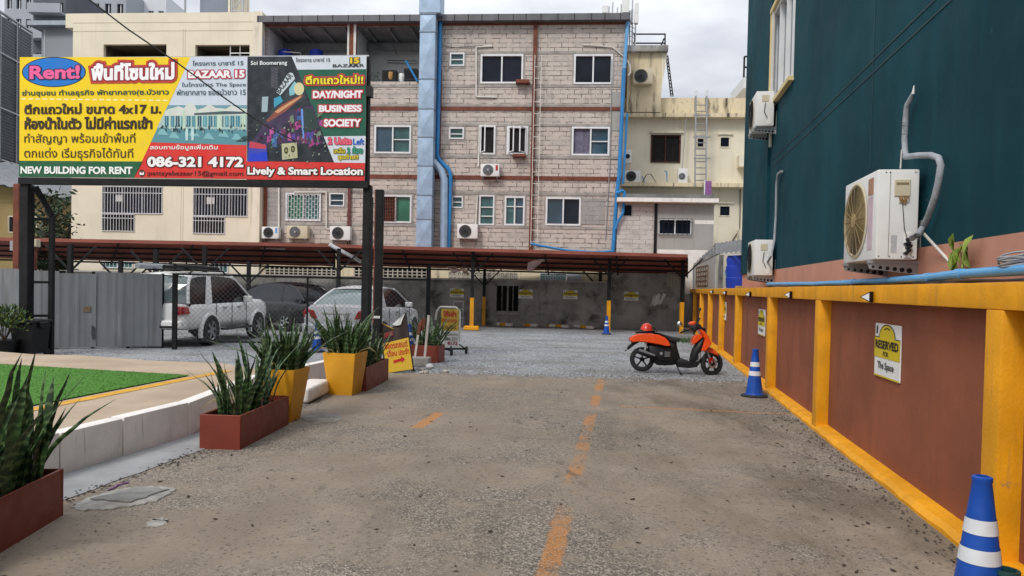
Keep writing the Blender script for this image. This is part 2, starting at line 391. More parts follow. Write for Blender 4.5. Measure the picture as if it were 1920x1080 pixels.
# ------------------------------------------------------------------ lettering
_tx = {}
def glyphs(body, off):
    """outline of a line of text, thickened by off, triangulated; returns points and triangles in font units"""
    if (body, off) in _tx: return _tx[(body, off)]
    cu = bpy.data.curves.new('tmp', 'FONT'); cu.body = body; ob = bpy.data.objects.new('tmp', cu); C.objects.link(ob)
    dg = bpy.context.evaluated_depsgraph_get(); dg.update()
    cv = ob.evaluated_get(dg).to_curve(dg); loops = []
    for sp in cv.splines:
        bp = sp.bezier_points; pts = []
        n = len(bp)
        for i in range(n):
            a, b = bp[i], bp[(i + 1) % n]
            q = geometry.interpolate_bezier(a.co.xy.to_3d(), a.handle_right.xy.to_3d(), b.handle_left.xy.to_3d(), b.co.xy.to_3d(), 5)
            pts += [p.xy for p in q[:-1]]
        cl = []
        for p in pts:
            if not cl or (p - cl[-1]).length > 2e-3: cl.append(p)
        if len(cl) > 2 and (cl[0] - cl[-1]).length < 2e-3: cl.pop()
        if len(cl) > 2: loops.append(cl)
    ob.to_curve_clear() if hasattr(ob, 'to_curve_clear') else None
    bpy.data.objects.remove(ob); bpy.data.curves.remove(cu)
    area = lambda l: sum(l[i].x * l[(i + 1) % len(l)].y - l[(i + 1) % len(l)].x * l[i].y for i in range(len(l)))
    # fonts wind their outlines either way: a loop lying inside a bigger, oppositely wound one is a hole
    def inside(p, l):
        k = False; j = len(l) - 1
        for i in range(len(l)):
            if (l[i].y > p.y) != (l[j].y > p.y) and p.x < (l[j].x - l[i].x) * (p.y - l[i].y) / (l[j].y - l[i].y) + l[i].x: k = not k
            j = i
        return k
    ars = [area(l) for l in loops]; bbs = [(min(p.x for p in l), max(p.x for p in l)) for l in loops]; new = []
    for i, l in enumerate(loops):
        hole = any(j != i and abs(ars[j]) > abs(ars[i]) and ars[j] * ars[i] < 0 and bbs[j][0] <= bbs[i][0] and bbs[j][1] >= bbs[i][1] and sum(inside(p, loops[j]) for p in l) > .8 * len(l) for j in range(len(loops)))
        new.append(l[::-1] if (ars[i] > 0) == hole else l)
    loops = new
    out = []
    for l in loops:
        n = len(l); q = []
        for i in range(n):
            e1 = (l[i] - l[i - 1]).normalized(); e2 = (l[(i + 1) % n] - l[i]).normalized()
            n1, n2 = Vector((e1.y, -e1.x)), Vector((e2.y, -e2.x)); m = n1 + n2
            m = m / max(.35, m.length_squared / 2) if m.length > 1e-4 else n1
            if m.length > 1.6: m = m.normalized() * 1.6
            q.append(l[i] + m * off)
        out.append(q)
    vs, es = [], []
    for l in out:
        o = len(vs); n = len(l); vs += l; es += [(o + i, o + (i + 1) % n) for i in range(n)]
    A = np.array([vs[a] for a, b in es]); B = np.array([vs[b] for a, b in es])
    rv, _, rf, _, _, _ = geometry.delaunay_2d_cdt([Vector(v) for v in vs], es, [], 0, 1e-5)
    fs = []
    for f in rf:
        c = (rv[f[0]] + rv[f[1]] + rv[f[2]]) / 3
        y0, y1 = A[:, 1] - c.y, B[:, 1] - c.y
        cr_ = (B[:, 0] - A[:, 0]) * (c.y - A[:, 1]) - (c.x - A[:, 0]) * (B[:, 1] - A[:, 1])
        wn = np.sum((y0 <= 0) & (y1 > 0) & (cr_ > 0)) - np.sum((y0 > 0) & (y1 <= 0) & (cr_ < 0))
        if wn > 0: fs.append(tuple(f))
    used = sorted({i for f in fs for i in f}); re = {k: i for i, k in enumerate(used)}
    res = ([(rv[k].x, rv[k].y) for k in used], [tuple(re[i] for i in f) for f in fs]); _tx[(body, off)] = res
    return res
def text(mb, body, x0, z0, x1, z1, y, col, off=0., base=None, flip=False, slant=0.):
    """fit text into a box (local x, z); base = thickness whose bounds are fitted, so outlines stay concentric"""
    b = glyphs(body, off if base is None else base)[0]; v, f = glyphs(body, off)
    xs = [p[0] for p in b]; zs = [p[1] for p in b]
    kx = (x1 - x0) / (max(xs) - min(xs)); kz = (z1 - z0) / (max(zs) - min(zs))
    q = []
    for px, pz in v:
        u_, w_ = (px - min(xs)) * kx, (pz - min(zs)) * kz
        q.append((x0 + u_ + slant * w_, y, z0 + w_))
    mb.add(q, f, col)
def ell(cx, cz, rx, rz, n=40, a0=0, a1=2 * math.pi):
    return [(cx + rx * math.cos(a0 + (a1 - a0) * i / n), cz + rz * math.sin(a0 + (a1 - a0) * i / n)) for i in range(n + (0 if a1 - a0 > 6.2 else 1))]

# ================================================================== GROUND
def ground_mats():
    t = NT('driveway_concrete'); v = t.obj
    big = t.noise(v, .35, 6, .6); mid = t.noise(t.map(v, loc=(3, 1, 0)), 1.3, 6, .62, .4); fine = t.noise(v, 22, 5, .7)
    c = t.mix(t.ramp(mid, .32, .68), (.225, .178, .130), (.30, .247, .188))
    c = t.mix(t.ramp(fine, .3, .7, 0, .4), c, (.17, .14, .115))
    # worn areas where the stones show
    worn = t.math('MULTIPLY', t.ramp(big, .42, .56), t.ramp(t.noise(v, 2.2, 5, .6), .30, .52))
    st = t.vor(v, 105); g = t.sep(st)[0]
    stones = t.mix(t.ramp(g, .15, .9), (.075, .066, .056), (.41, .365, .31))
    st2 = t.sep(t.vor(t.map(v, loc=(5, 5, 0)), 50))[1]
    stones = t.mix(t.ramp(st2, .62, .8, 0, .75), stones, (.07, .066, .062))
    c = t.mix(t.math('MULTIPLY', worn, .74), c, stones)
    sp = t.sep(t.vor(t.map(v, loc=(2, 9, 0)), 48))[2]
    c = t.mix(t.ramp(sp, .90, .96, 0, .55), c, (.05, .045, .04))
    x = t.sep(v)[0]
    # damp mossy stains nearer the right wall and in patches
    stn = t.math('MULTIPLY', t.ramp(t.noise(t.map(v, (.8, .3, 1), loc=(4, 2, 0)), 1.5, 7, .65), .44, .66), t.ramp(x, .4, 2.4, .25, .95))
    c = t.mix(t.math('MULTIPLY', stn, .75), c, (.10, .078, .05))
    c = t.mix(t.ramp(t.noise(t.map(v, loc=(11, 4, 0)), .8, 6, .7), .56, .74, 0, .5), c, (.25, .20, .15))
    c = t.mix(t.ramp(t.noise(t.map(v, loc=(1, 8, 0)), 6, 5, .7), .6, .7, 0, .35), c, (.14, .118, .095))
    c = t.mix(t.ramp(t.noise(t.map(v, (.3, 2.4, 1), rot=(0, 0, .18), loc=(9, 8, 0)), 2.0, 5, .6), .58, .72, 0, .3), c, (.15, .125, .10))
    # worn orange parking lines
    def line(a, b, wd, wear, seed, lo=.36, hi=.5):
        a, b = Vector(a[:2]), Vector(b[:2]); d = (b - a); ln = d.length; ang = math.atan2(d.y, d.x)
        q = t.n('VectorMath', operation='SUBTRACT'); t.L.new(v, q.inputs[0]); q.inputs[1].default_value = (a.x, a.y, 0)
        rx, ry, _ = t.sep(t.map(q.outputs[0], rot=(0, 0, -ang)))
        nn = t.noise(t.map(v, loc=(seed, seed * 2, 0)), 7, 4)
        dist = t.math('ADD', t.math('ABSOLUTE', ry), t.math('MULTIPLY', t.math('SUBTRACT', nn, .5), wd * 1.3))
        k = t.ramp(dist, wd * .75, wd * 1.25, 1, 0)
        k = t.math('MULTIPLY', k, t.math('MULTIPLY', t.ramp(rx, -.08, .08), t.ramp(rx, ln - .08, ln + .08, 1, 0)))
        k = t.math('MULTIPLY', k, t.ramp(t.noise(t.map(v, loc=(seed, 0, 0)), wear, 4, .6), lo, hi))
        return t.math('MULTIPLY', k, t.ramp(t.noise(v, 40, 4, .75), .34, .54, .2, 1))
    g_ = lambda a, b: gnd(a, b)
    for a, b, wd, wear, seed, amt, lo, hi in ((g_(1131, 700), g_(1022, 1090), .064, 1.2, 3, .74, .41, .56), (g_(1160, 762), g_(1490, 778), .045, 1.3, 8, .62, .33, .52),
                                     (g_(782, 803), g_(824, 775), .07, .5, 5, .8, .1, .2)):
        c = t.mix(t.math('MULTIPLY', line(a, b, wd, wear, seed, lo, hi), amt), c, (.46, .185, .035))
    ck = t.vor(t.map(v, (.42, .3, 1), loc=(2.3, .4, 0)), 1.0, 'Distance', 'DISTANCE_TO_EDGE'); wob = t.noise(v, 3.0, 5, .7)
    ckm = t.math('MULTIPLY', t.ramp(t.math('ADD', ck, t.math('MULTIPLY', t.math('SUBTRACT', wob, .5), .10)), .0, .006, 1, 0), t.ramp(t.noise(v, .45, 3), .5, .6))
    c = t.mix(t.math('MULTIPLY', ckm, .55), c, (.07, .06, .05))
    for a, b, wd, wear, seed in ((g_(905, 720), g_(640, 1090), .12, .8, 13), (g_(1040, 712), g_(1200, 1090), .13, .7, 17), (g_(980, 705), g_(905, 1090), .09, .6, 23)):
        c = t.mix(t.math('MULTIPLY', line(a, b, wd, wear, seed, .40, .62), .28), c, (.11, .092, .075))
    h = t.math('ADD', t.math('MULTIPLY', t.math('MULTIPLY', t.vor(v, 62, 'Distance'), worn), 1.2), t.math('MULTIPLY', fine, .5))
    t.bump(h, .55, .012)
    M['driveway'] = t.out(c, t.ramp(mid, .3, .7, .72, .92), spec=.3)
    t = NT('gravel'); v = t.obj
    a = t.vor(v, 26); b = t.vor(t.map(v, loc=(3, 3, 0)), 55)
    g = t.math('ADD', t.math('MULTIPLY', t.sep(a)[0], .6), t.math('MULTIPLY', t.sep(b)[1], .4))
    c = t.mix(t.ramp(g, .2, .85), (.13, .14, .155), (.47, .485, .50))
    c = t.mix(t.ramp(t.noise(t.map(v, (.25, 1.1, 1)), 1.0, 6, .62), .46, .64, 0, .65), c, (.20, .185, .16))
    c = t.mix(t.ramp(t.noise(v, .55, 5), .45, .7, 0, .5), c, (.40, .40, .40))
    t.bump(t.math('ADD', t.vor(v, 26, 'Distance'), t.vor(v, 55, 'Distance')), .9, .02)
    M['gravel'] = t.out(c, .9, spec=.25)
    t = NT('pavement_tan'); v = t.obj
    c = t.mix(t.ramp(t.noise(v, 1.2, 6, .6), .3, .7), (.36, .275, .195), (.45, .36, .265))
    c = t.mix(t.ramp(t.noise(t.map(v, (.5, 1.5, 1)), 2.2, 6, .7), .55, .75, 0, .45), c, (.20, .15, .105))
    t.bump(t.noise(v, 40, 4), .25, .01); M['pavement'] = t.out(c, .85, spec=.3)
    t = NT('gutter_concrete'); v = t.obj
    c = t.mix(t.ramp(t.noise(v, 1.6, 6, .6), .3, .7), (.235, .235, .235), (.34, .345, .35))
    c = t.mix(t.ramp(t.noise(t.map(v, loc=(2, 0, 0)), 5, 6, .7), .58, .72, 0, .7), c, (.11, .10, .085))
    t.bump(t.noise(v, 60, 4), .3, .01); M['gutter'] = t.out(c, .8, spec=.3)
    t = NT('turf'); v = t.obj
    c = t.mix(t.ramp(t.noise(v, 70, 3, .8), .3, .7), (.05, .155, .022), (.12, .30, .055))
    c = t.mix(t.ramp(t.noise(v, 1.5, 5), .4, .7, 0, .4), c, (.08, .19, .04)); t.bump(t.noise(v, 90, 3), .8, .02)
    M['turf'] = t.out(c, .9, spec=.2)
ground_mats()
g0 = MB()
rows = []
for i in range(31):                                  # the lot lies level; one sheet out to the horizon
    y = [-20, -5, 0, 5, 10, 14][i] if i < 6 else 14 + (i - 5) ** 2 * 1.0
    rows.append([(x, y, 0) for x in (-900, -60, -20, -9, -5, -2, 2, 6, 12, 60, 900)])
struct(MB().grid(rows).build('ground', 'gravel'))
# concrete drive with a ragged far edge
WA, WB = gnd(1540, 820), gnd(1805, 1035)
wdv = (WB - WA).normalized(); wyaw = math.atan2(wdv.y, wdv.x)
W = Plane(WA, wyaw)                                  # the boundary wall: x runs towards the viewer, y into the wall
fl, fr = gnd(820, 699), gnd(1405, 716)
poly = []
n = 60
for i in range(n + 1):
    p = fl.lerp(fr, i / n); poly.append((p.x, p.y + random.uniform(-.07, .07) + .12 * math.sin(i * .7), .006))
def wall_x(y, off=0): k = (y - WA.y) / wdv.y; return WA.x + wdv.x * k - off
poly += [(wall_x(fr.y) + .1, fr.y, .006), (wall_x(-4) + .1, -4, .006), (-4.6, -4, .006)]
kerb_px = [(113, 893), (231, 857), (354, 819), (383, 810)]
K = [gnd(a, b) for a, b in kerb_px] + [Vector((*gnd(a, b, .36).xy, 0)) for a, b in ((475, 708), (563, 687), (640, 671))]
K = [K[0] + (K[0] - K[1]).normalized() * 3.4] + K
for p in K[1:]: poly.append((p.x + .1, p.y, .006))
poly.append((fl.x - .9, fl.y - .35, .006))
o = MB().add(poly, [tuple(range(len(poly)))]).build('driveway', 'driveway'); struct(o)
# raised tan pavement on the left
pz = .29
pe = [(-60, 14.6), (-14, 14.6)] + [tuple(gnd(a, b, pz).xy) for a, b in ((60, 664), (150, 666), (283, 676), (417, 681), (470, 690), (560, 694))]
kl = [(p.x - .12, p.y) for p in K[::-1]]
poly = pe + [(p[0], p[1]) for p in kl if p[1] < pe[-1][1]] + [(-5.2, -4), (-60, -4)]
m = MB(); m.add([(x, y, pz) for x, y in poly], [tuple(range(len(poly)))])
npe = len(pe)
m.add([(x, y, pz) for x, y in pe] + [(x + .0, y + .25, 0) for x, y in pe], [(i, i + 1, i + 1 + npe, i + npe) for i in range(npe - 1)])
struct(m.build('pavement', 'pavement'))
# turf and its yellow border
q = [gnd(356, 705, pz), gnd(118, 751, pz)]; e = (q[1] - q[0])
qn = q[1] + e * 1.2; ql = gnd(0, 684, pz); qf = q[0] + (ql - q[0]) * 2.0
tm = MB(); tc_ = [q[0], qn, qf + e * 2.2, qf]; tr = random.Random(5); tm.add([(p.x, p.y, pz + .014) for p in tc_], [(0, 1, 2, 3)])
for k in range(26000):                               # turf fibres
    u_, v_ = tr.random() ** 1.2, tr.random() ** 1.3; p = tc_[0].lerp(tc_[1], u_).lerp(tc_[3].lerp(tc_[2], u_), v_); a = tr.random() * 6.28; d_ = Vector((math.cos(a), math.sin(a), 0)); s_ = tr.uniform(.005, .009); h_ = tr.uniform(.006, .014); b_ = Vector((p.x, p.y, pz + .012)); tm.add([b_ - d_ * s_, b_ + d_ * s_, b_ + Vector((tr.gauss(0, .012), tr.gauss(0, .012), h_))], [(0, 1, 2)])
o = struct(tm.build('artificial_grass', 'turf', fix=False), 'stuff')
o['label'] = 'flat green artificial turf laid on the tan pavement'
sd_ = Vector((-e.y, e.x, 0)).normalized(); sd_ = sd_ if sd_.x > 0 else -sd_
b0 = q[0] - e.normalized() * .7
mb = MB(); nn = 24; ra = [], []
for i in range(nn + 1):
    p = b0.lerp(qn, i / nn); ra[0].append((p.x + sd_.x * .07, p.y + sd_.y * .07, pz + .005)); k = .235 + random.uniform(-.012, .012); ra[1].append((p.x + sd_.x * k, p.y + sd_.y * k, pz + .005))
struct(mb.grid(ra).build('yellow_line', pm('yellow_line', (.62, .32, .025), .7, .15, 6, dirt=(.40, .28, .14), dirt_amt=.6)))
# gutter strip
ge = [gnd(122, 939), gnd(385, 843), gnd(500, 790), gnd(600, 748), gnd(640, 735)]
ge = [ge[0] + (ge[0] - ge[1]).normalized() * 3] + ge
def resamp(pts, n):
    L_ = [0]
    for i in range(1, len(pts)): L_.append(L_[-1] + (pts[i] - pts[i - 1]).length)
    o_ = []
    for k in range(n + 1):
        s_ = L_[-1] * k / n; i = max(j for j in range(len(L_) - 1) if L_[j] <= s_ + 1e-9); o_.append(pts[i].lerp(pts[i + 1], (s_ - L_[i]) / (L_[i + 1] - L_[i])))
    return o_
ga, gb = resamp(K, 50), resamp(ge, 50)
struct(MB().grid([[(p.x - .02, p.y, .012) for p in ga], [(p.x * .5 + q.x * .5, p.y * .5 + q.y * .5, .011) for p, q in zip(ga, gb)],
                  [(q.x + random.uniform(-.012, .012), q.y, .011) for q in gb]]).build('gutter', 'gutter'))

# ------------------------------------------------------------------ white kerb blocks, each of its own
cuts = [K[0], K[1], K[2], K[3], K[5], K[6], K[7]]
ktxt = ['white kerb block nearest the viewer, partly behind the first red planter', 'stained white kerb block left of the concrete manhole patch',
        'white kerb block with a small black slot, left of the second red planter', 'white kerb block behind the second red planter',
        'white kerb block behind the nearer yellow pot', 'farthest white kerb block, ending behind the second yellow pot']
for i in range(6):
    a, b = cuts[i], cuts[i + 1]; d = (b - a); ln = d.length; ang = math.atan2(d.y, d.x)
    m = MB().box(.008, ln - .008, 0, .15, 0, .36 - .006 * (i % 2))
    o = m.build('kerb_block', 'white_kerb', bev=.014, seg=2, smooth=40); o.location = a; o.rotation_euler = (0, 0, ang)
    tag(o, ktxt[i], 'kerb', 'white kerb blocks along the pavement')
# loose white concrete stop lying on the gutter
a, b = gnd(600, 738), gnd(533, 770)
d = b - a; o = MB().box(0, 1.0, -.16, .16, .02, .22).build('concrete_stop', 'white_kerb', bev=.05, seg=3, smooth=50)
o.location = a; o.rotation_euler = (0, 0, math.atan2(d.y, d.x)); o.location.z = 0
tag(o, 'loose white rounded concrete block lying in the gutter beside the nearer yellow pot', 'concrete block')
# manhole patch and its lid; the old round cover; a small patch
def zpx(l, k, ox, oy): return [(ox + a / k, oy + b / k) for a, b in l]
def slab(pts, z0, z1, name, mat, parent=None, wob=0):
    p = []; jr = random.Random(len(pts))
    for i in range(len(pts)):
        a_, b_ = gnd(*pts[i]), gnd(*pts[(i + 1) % len(pts)])
        for k in range(6): p.append(a_.lerp(b_, k / 6) + Vector((jr.gauss(0, .008), jr.gauss(0, .012), 0)))
    c = sum(p, Vector()) / len(p); n = len(p)
    vs = [(q.x - c.x, q.y - c.y, z1) for q in p] + [((q.x - c.x) * 1.02, (q.y - c.y) * 1.02, z0) for q in p]
    o = MB().add(vs, [tuple(range(n))] + [(i, (i + 1) % n, (i + 1) % n + n, i + n) for i in range(n)]).build(name, mat, parent)
    return o, c
t_ = thing('manhole', 'square grey concrete manhole lid in a rough mortar patch near the gutter', 'manhole cover')
o, c = slab(zpx([(365, 742), (395, 715), (450, 690), (560, 660), (700, 634), (810, 636), (888, 650), (860, 672), (790, 705), (700, 732), (560, 752), (440, 757)], 2.7, 0, 680), .004, .016, 'mortar_surround', pm('mortar_patch', (.34, .325, .295), .9, .25, 9, .6, 40, dirt=(.20, .16, .115), dirt_amt=.85), t_)
t_.location = c
o, c2 = slab(zpx([(455, 706), (700, 643), (855, 655), (660, 719)], 2.7, 0, 680), .012, .026, 'lid', pm('manhole_lid', (.25, .245, .225), .9, .2, 8, .6, 50, dirt=(.15, .13, .10), dirt_amt=.8), t_); o.location = c2 - c
cr_ = [gnd(565 + 38 * (1 + math.cos(a)) , 785 + 10 * math.sin(a)) for a in [i * math.pi / 12 for i in range(24)]]
c = sum(cr_, Vector()) / 24
m = MB(); m.add([(q.x - c.x, q.y - c.y, .012) for q in cr_] + [((q.x - c.x) * 1.03, (q.y - c.y) * 1.03, 0) for q in cr_], [tuple(range(24))] + [(i, (i + 1) % 24, (i + 1) % 24 + 24, i + 24) for i in range(24)])
o = m.build('drain_cover', pm('drain_cover', (.17, .16, .145), .9, .3, 6, .5, 40, dirt=(.24, .19, .13), dirt_amt=.7)); o.location = c
tag(o, 'round grey drain cover set in the drive right of the nearer yellow pot', 'drain cover')
o, c = slab(zpx([(735, 822), (765, 802), (810, 793), (850, 800), (850, 820), (800, 835), (750, 836)], 2.7, 0, 680), .003, .011, 'mortar_splash', bpy.data.materials['mortar_patch']); o.location = c
tag(o, 'small pale splash of mortar on the drive below the manhole patch', 'mortar patch')
# litter: leaves, twigs and chips
m = MB()
for i in range(420):
    y = random.uniform(3.0, 14.5) if random.random() < .6 else random.uniform(3, 9); x = random.uniform(-3.2, wall_x(y) - .15)
    if random.random() < .45: x = wall_x(y) - random.uniform(.12, .9)
    s_ = random.uniform(.008, .03); a = random.random() * 6.3; k = random.uniform(.25, .7)
    ex, ey = Vector((math.cos(a), math.sin(a), 0)) * s_, Vector((-math.sin(a), math.cos(a), 0)) * s_ * k
    p = Vector((x, y, .009)); z = Vector((0, 0, s_ * .3))
    m.add([p - ex, p - ey + z * .5, p + ex + z, p + ey + z * .3, p + z], [(0, 1, 4), (1, 2, 4), (2, 3, 4), (3, 0, 4)])
o = m.build('leaf_litter', pm('leaf_litter', (.035, .025, .016), .9, .6, 9), fix=False); o['kind'] = 'stuff'; o['label'] = 'dry leaves and crumbs scattered on the drive'
m = MB(); lr = random.Random(77)
for i in range(900):                                 # grit along the gutter edge and the foot of the wall
    if i % 2: q = gb[int(8 + lr.random() * 40)]; x, y = q.x + lr.gauss(.03, .05), q.y + lr.uniform(-.15, .15)
    else: y = lr.uniform(2.5, 14); x = wall_x(y) - abs(lr.gauss(.02, .09)) - .03
    s_ = lr.uniform(.006, .02); a = lr.random() * 6.3; e1 = Vector((math.cos(a), math.sin(a), 0)) * s_; e2 = Vector((-math.sin(a), math.cos(a), 0)) * s_ * .6; p = Vector((x, y, .012)); m.add([p - e1, p - e2, p + e1, p + e2, p + Vector((0, 0, s_ * .5))], [(0, 1, 4), (1, 2, 4), (2, 3, 4), (3, 0, 4)])
o = m.build('grit', pm('grit', (.06, .052, .045), .95, .6, 14), fix=False); o['kind'] = 'stuff'; o['label'] = 'dark grit gathered along the gutter and the foot of the wall'
m = MB()
for i in range(2600):                                # loose stones along the edge of the gravel and on it
    t1 = random.random(); p = fl.lerp(fr, t1); y = p.y + random.gauss(0, .25) if random.random() < .35 else p.y + abs(random.gauss(0, 2.2)); x = p.x + random.uniform(-.4, .4)
    if x > wall_x(y) - .05: continue
    s_ = random.uniform(.008, .024); vs = []
    for k in range(6): vs.append(Vector((x, y, .008)) + Vector([(1, 0, 0), (0, 1, 0), (-1, 0, 0), (0, -1, 0), (0, 0, .8), (0, 0, -.4)][k]) * s_ * random.uniform(.6, 1.2))
    m.add(vs, [(0, 1, 4), (1, 2, 4), (2, 3, 4), (3, 0, 4)])
o = m.build('loose_gravel', pm('loose_gravel', (.23, .232, .235), .9, .6, 11), fix=False); o['kind'] = 'stuff'; o['label'] = 'loose grey stones strewn on the gravel lot and its edge'
m = MB(); pts = [gnd(*p) for p in zpx([(548, 655), (580, 640), (600, 626), (650, 616)], 2.7, 0, 680)]
tag(m.tube([p + Vector((0, 0, .014)) for p in pts], .006, 6).build('plastic_strip', 'purple'), 'thin purple plastic strip lying by the manhole patch', 'litter')

# ================================================================== BOUNDARY WALL (right)
wx = lambda px, off=.02, py=650: W.at(px, py, off)[0]
xfar, xnear = wx(1289), 7.5
wall = thing('boundary_wall', 'low brick red wall in yellow frame running along the right of the drive', 'wall'); on(wall, W)
zt, zb = 1.712, 1.55
m = MB(); nseg = 60
r1, r2 = [], []
m.box(xfar, xnear, .02, .26, zb, zt)
m.build('top_beam', 'yellow_paint', wall, bev=.012, seg=2, smooth=40)
# plinth with a hand painted uneven top
rows = []
for i in range(161):
    x = xfar + (xnear - xfar) * i / 160; j = random.uniform(-.005, .005)
    rows.append([(x, j * .8, -.01), (x, j, .035 + j * 1.2), (x, .035 + j, .075 + j), (x, .17, .09)])
m = MB().grid(rows); m.build('plinth', 'yellow_paint', wall, smooth=35)
posts_px = [1848, 1527, 1436.5, 1376, 1346, 1325, 1309.5, 1297]
px_ = [wx(p) for p in posts_px]; step = px_[0] - px_[1]
edges = sorted([px_[0] + 3.5] + px_)
for x in edges:
    MB().box(x, x + .2, .015, .20, .0, zb - .002).build('post', 'yellow_paint', wall, bev=.008, seg=2, smooth=40)
es = [xfar - .1] + [x for x in edges] + [xnear]
for i in range(len(es) - 1):
    a = es[i] + (.2 if i else 0); b = es[i + 1]
    if b - a > .1: MB().box(a, b, .15, .22, .0, zb - .002).build('panel', 'rust_panel', wall)
MB().box(xfar, xnear, .22, .255, 0, zb - .004).build('wall_back', 'grey_block', wall)

def reserved_sign(pl, x0, x1, z0, z1, off, label, line='The Space', group='RESERVED parking signs', small=False):
    """white board, yellow arch and bar, black lettering; the signs really read RESERVED FOR ..."""
    t_ = thing('reserved_sign', label, 'sign', group=group); on(t_, pl, x0, off, z0)
    w_, h = x1 - x0, z1 - z0
    MB().box(0, w_, -.012, 0, 0, h).build('board', 'white_plastic', t_, bev=.003)
    y, bk, yl = -.015, (.012, .012, .012), (.60, .46, .01)
    m = MB()
    arch = [(0, h * .36), (w_, h * .36), (w_, h * .74), (w_ * .80, h * .74)] + ell(w_ * .5, h * .74, w_ * .30, h * .235, 18, 0, math.pi)[1:-1] + [(w_ * .20, h * .74), (0, h * .74)]
    m.flat(arch, y, yl)
    e_ = ell(w_ * .5, h * .74, w_ * .30, h * .235, 18, 0, math.pi)
    for i in range(18):
        (a, b), (c, d) = e_[i], e_[i + 1]; k = .018 * w_
        m.flat([(a, b), (a + (a - w_ / 2) * .08, b + (b - h * .74) * .08), (c + (c - w_ / 2) * .08, d + (d - h * .74) * .08), (c, d)], y - .001, bk)
    m.flat([(0, h * .735), (w_ * .2, h * .735), (w_ * .2, h * .75), (0, h * .75)], y - .001, bk); m.flat([(w_ * .8, h * .735), (w_, h * .735), (w_, h * .75), (w_ * .8, h * .75)], y - .001, bk)
    m.flat([(0, 0), (w_, 0), (w_, h * .03), (0, h * .03)], y, yl)
    for k in range(5):
        c = w_ * (.41 + .045 * k); m.flat(ell(c, h * (.90 + .012 * (2 - abs(k - 2))), w_ * .022, h * .014, 8), y - .002, bk)
    m.flat([(w_ * .06, h * .80), (w_ * .11, h * .80), (w_ * .12, h * .95), (w_ * .07, h * .95)], y - .001, bk)
    m.build('yellow_field', 'print', t_, fix=False)
    m = MB()
    text(m, 'RESERVED', w_ * .05, h * .53, w_ * .95, h * .69, y - .004, bk, .035)
    text(m, 'FOR', w_ * .37, h * .40, w_ * .58, h * .49, y - .004, bk, .02)
    text(m, line, w_ * .16, h * .12, w_ * .80, h * .29, y - .004, bk, .025)
    m.build('lettering', 'print', t_, fix=False)
    return t_
for (a, b, c, d), lb in (((1641, 608, 1689, 711), 'RESERVED FOR The Space sign on the nearest brick red wall panel'), ((1422, 580, 1434.5, 629), 'RESERVED FOR The Space sign on the wall panel behind the blue cone'),
                         ((1355, 566, 1361.5, 600), 'farthest RESERVED FOR The Space sign on the yellow framed wall, beyond the scooter')):
    x0, z0, x1, z1 = W.rect(a, b, c, d, .14); reserved_sign(W, x0, x1, z0, z1, .148, lb)
for i, (px, py) in enumerate(((1635, 557), (1484, 553), (1407.5, 552), (1362, 549), (1337, 547))):
    x, z = W.at(px, py, .01)
    t_ = thing('triangle_lamp', ['small triangular lamp on the yellow beam above the nearest RESERVED sign', 'second triangular lamp from the front on the yellow beam', 'triangular lamp on the yellow beam above the blue cone',
                                 'fourth triangular lamp from the front on the yellow beam', 'farthest triangular lamp on the yellow beam'][i], 'wall lamp', group='triangular lamps on the wall beam')
    on(t_, W, x, -.03, z); t_.rotation_euler.z += R(50)
    s_ = .052
    MB().prism([(-s_ * 1.1, 0), (s_ * .8, -s_), (s_ * .8, s_)], -.03, .03).build('housing', 'black_metal', t_, bev=.004)
    MB().prism([(-s_ * .75, 0), (s_ * .6, -s_ * .68), (s_ * .6, s_ * .68)], -.034, -.028).build('lens', 'reflective', t_)

# ================================================================== TEAL BUILDING
T = Plane(W.world(0, .36, 0), wyaw)
xc = T.at(1399, 300)[0]; zpk = T.at(1690, 470)[1]
tb = thing('teal_building', 'tall dark teal rendered building with pink base rising behind the yellow wall', 'building'); on(tb, T)
wx0, wz0 = T.at(1451, 100)[0], T.at(1470, 168)[1]; wx1 = T.at(1489, 100)[0]
def holed(m, x0, x1, z0, z1, holes, y=0., depth=.15):
    xs = sorted({x0, x1} | {max(x0, min(x1, a)) for h in holes for a in (h[0], h[2])}); zs = sorted({z0, z1} | {max(z0, min(z1, a)) for h in holes for a in (h[1], h[3])})
    ins = lambda cx, cz: any(h[0] < cx < h[2] and h[1] < cz < h[3] for h in holes)
    for j in range(len(zs) - 1):
        run = None
        for i in range(len(xs)):
            solid = i < len(xs) - 1 and not ins((xs[i] + xs[i + 1]) / 2, (zs[j] + zs[j + 1]) / 2)
            if solid and run is None: run = xs[i]
            if not solid and run is not None: m.quad((run, y, zs[j]), (xs[i], y, zs[j]), (xs[i], y, zs[j + 1]), (run, y, zs[j + 1])); run = None
    for a, b, c, d in holes:
        for p, q in (((a, b), (c, b)), ((c, b), (c, d)), ((c, d), (a, d)), ((a, d), (a, b))):
            m.quad((p[0], y, p[1]), (q[0], y, q[1]), (q[0], y + depth, q[1]), (p[0], y + depth, p[1]))
    return m
m = holed(MB(), xc, 12, zpk, 15, [(wx0, wz0, wx1, wz0 + 1.75)])
m.quad((xc, 0, 0), (xc, 8, 0), (xc, 8, 15), (xc, 0, 15)); m.quad((12, 0, 0), (12, 8, 0), (12, 8, 15), (12, 0, 15)); m.quad((xc, 8, 0), (12, 8, 0), (12, 8, 15), (xc, 8, 15)); m.quad((xc, 0, 15), (12, 0, 15), (12, 8, 15), (xc, 8, 15))
m.build('wall', 'teal_wall', tb, fix=False)
MB().box(xc, 12, -.012, .1, 0, zpk).build('base_band', 'pink_base', tb)
x1_, x2_ = T.at(1447, 350)[0], T.at(1636, 200)[0]
MB().box(xc + .0, x1_ - .25, -.05, -.002, zpk + .002, 15).build('corner_pilaster', 'teal_wall', tb)
m = MB()
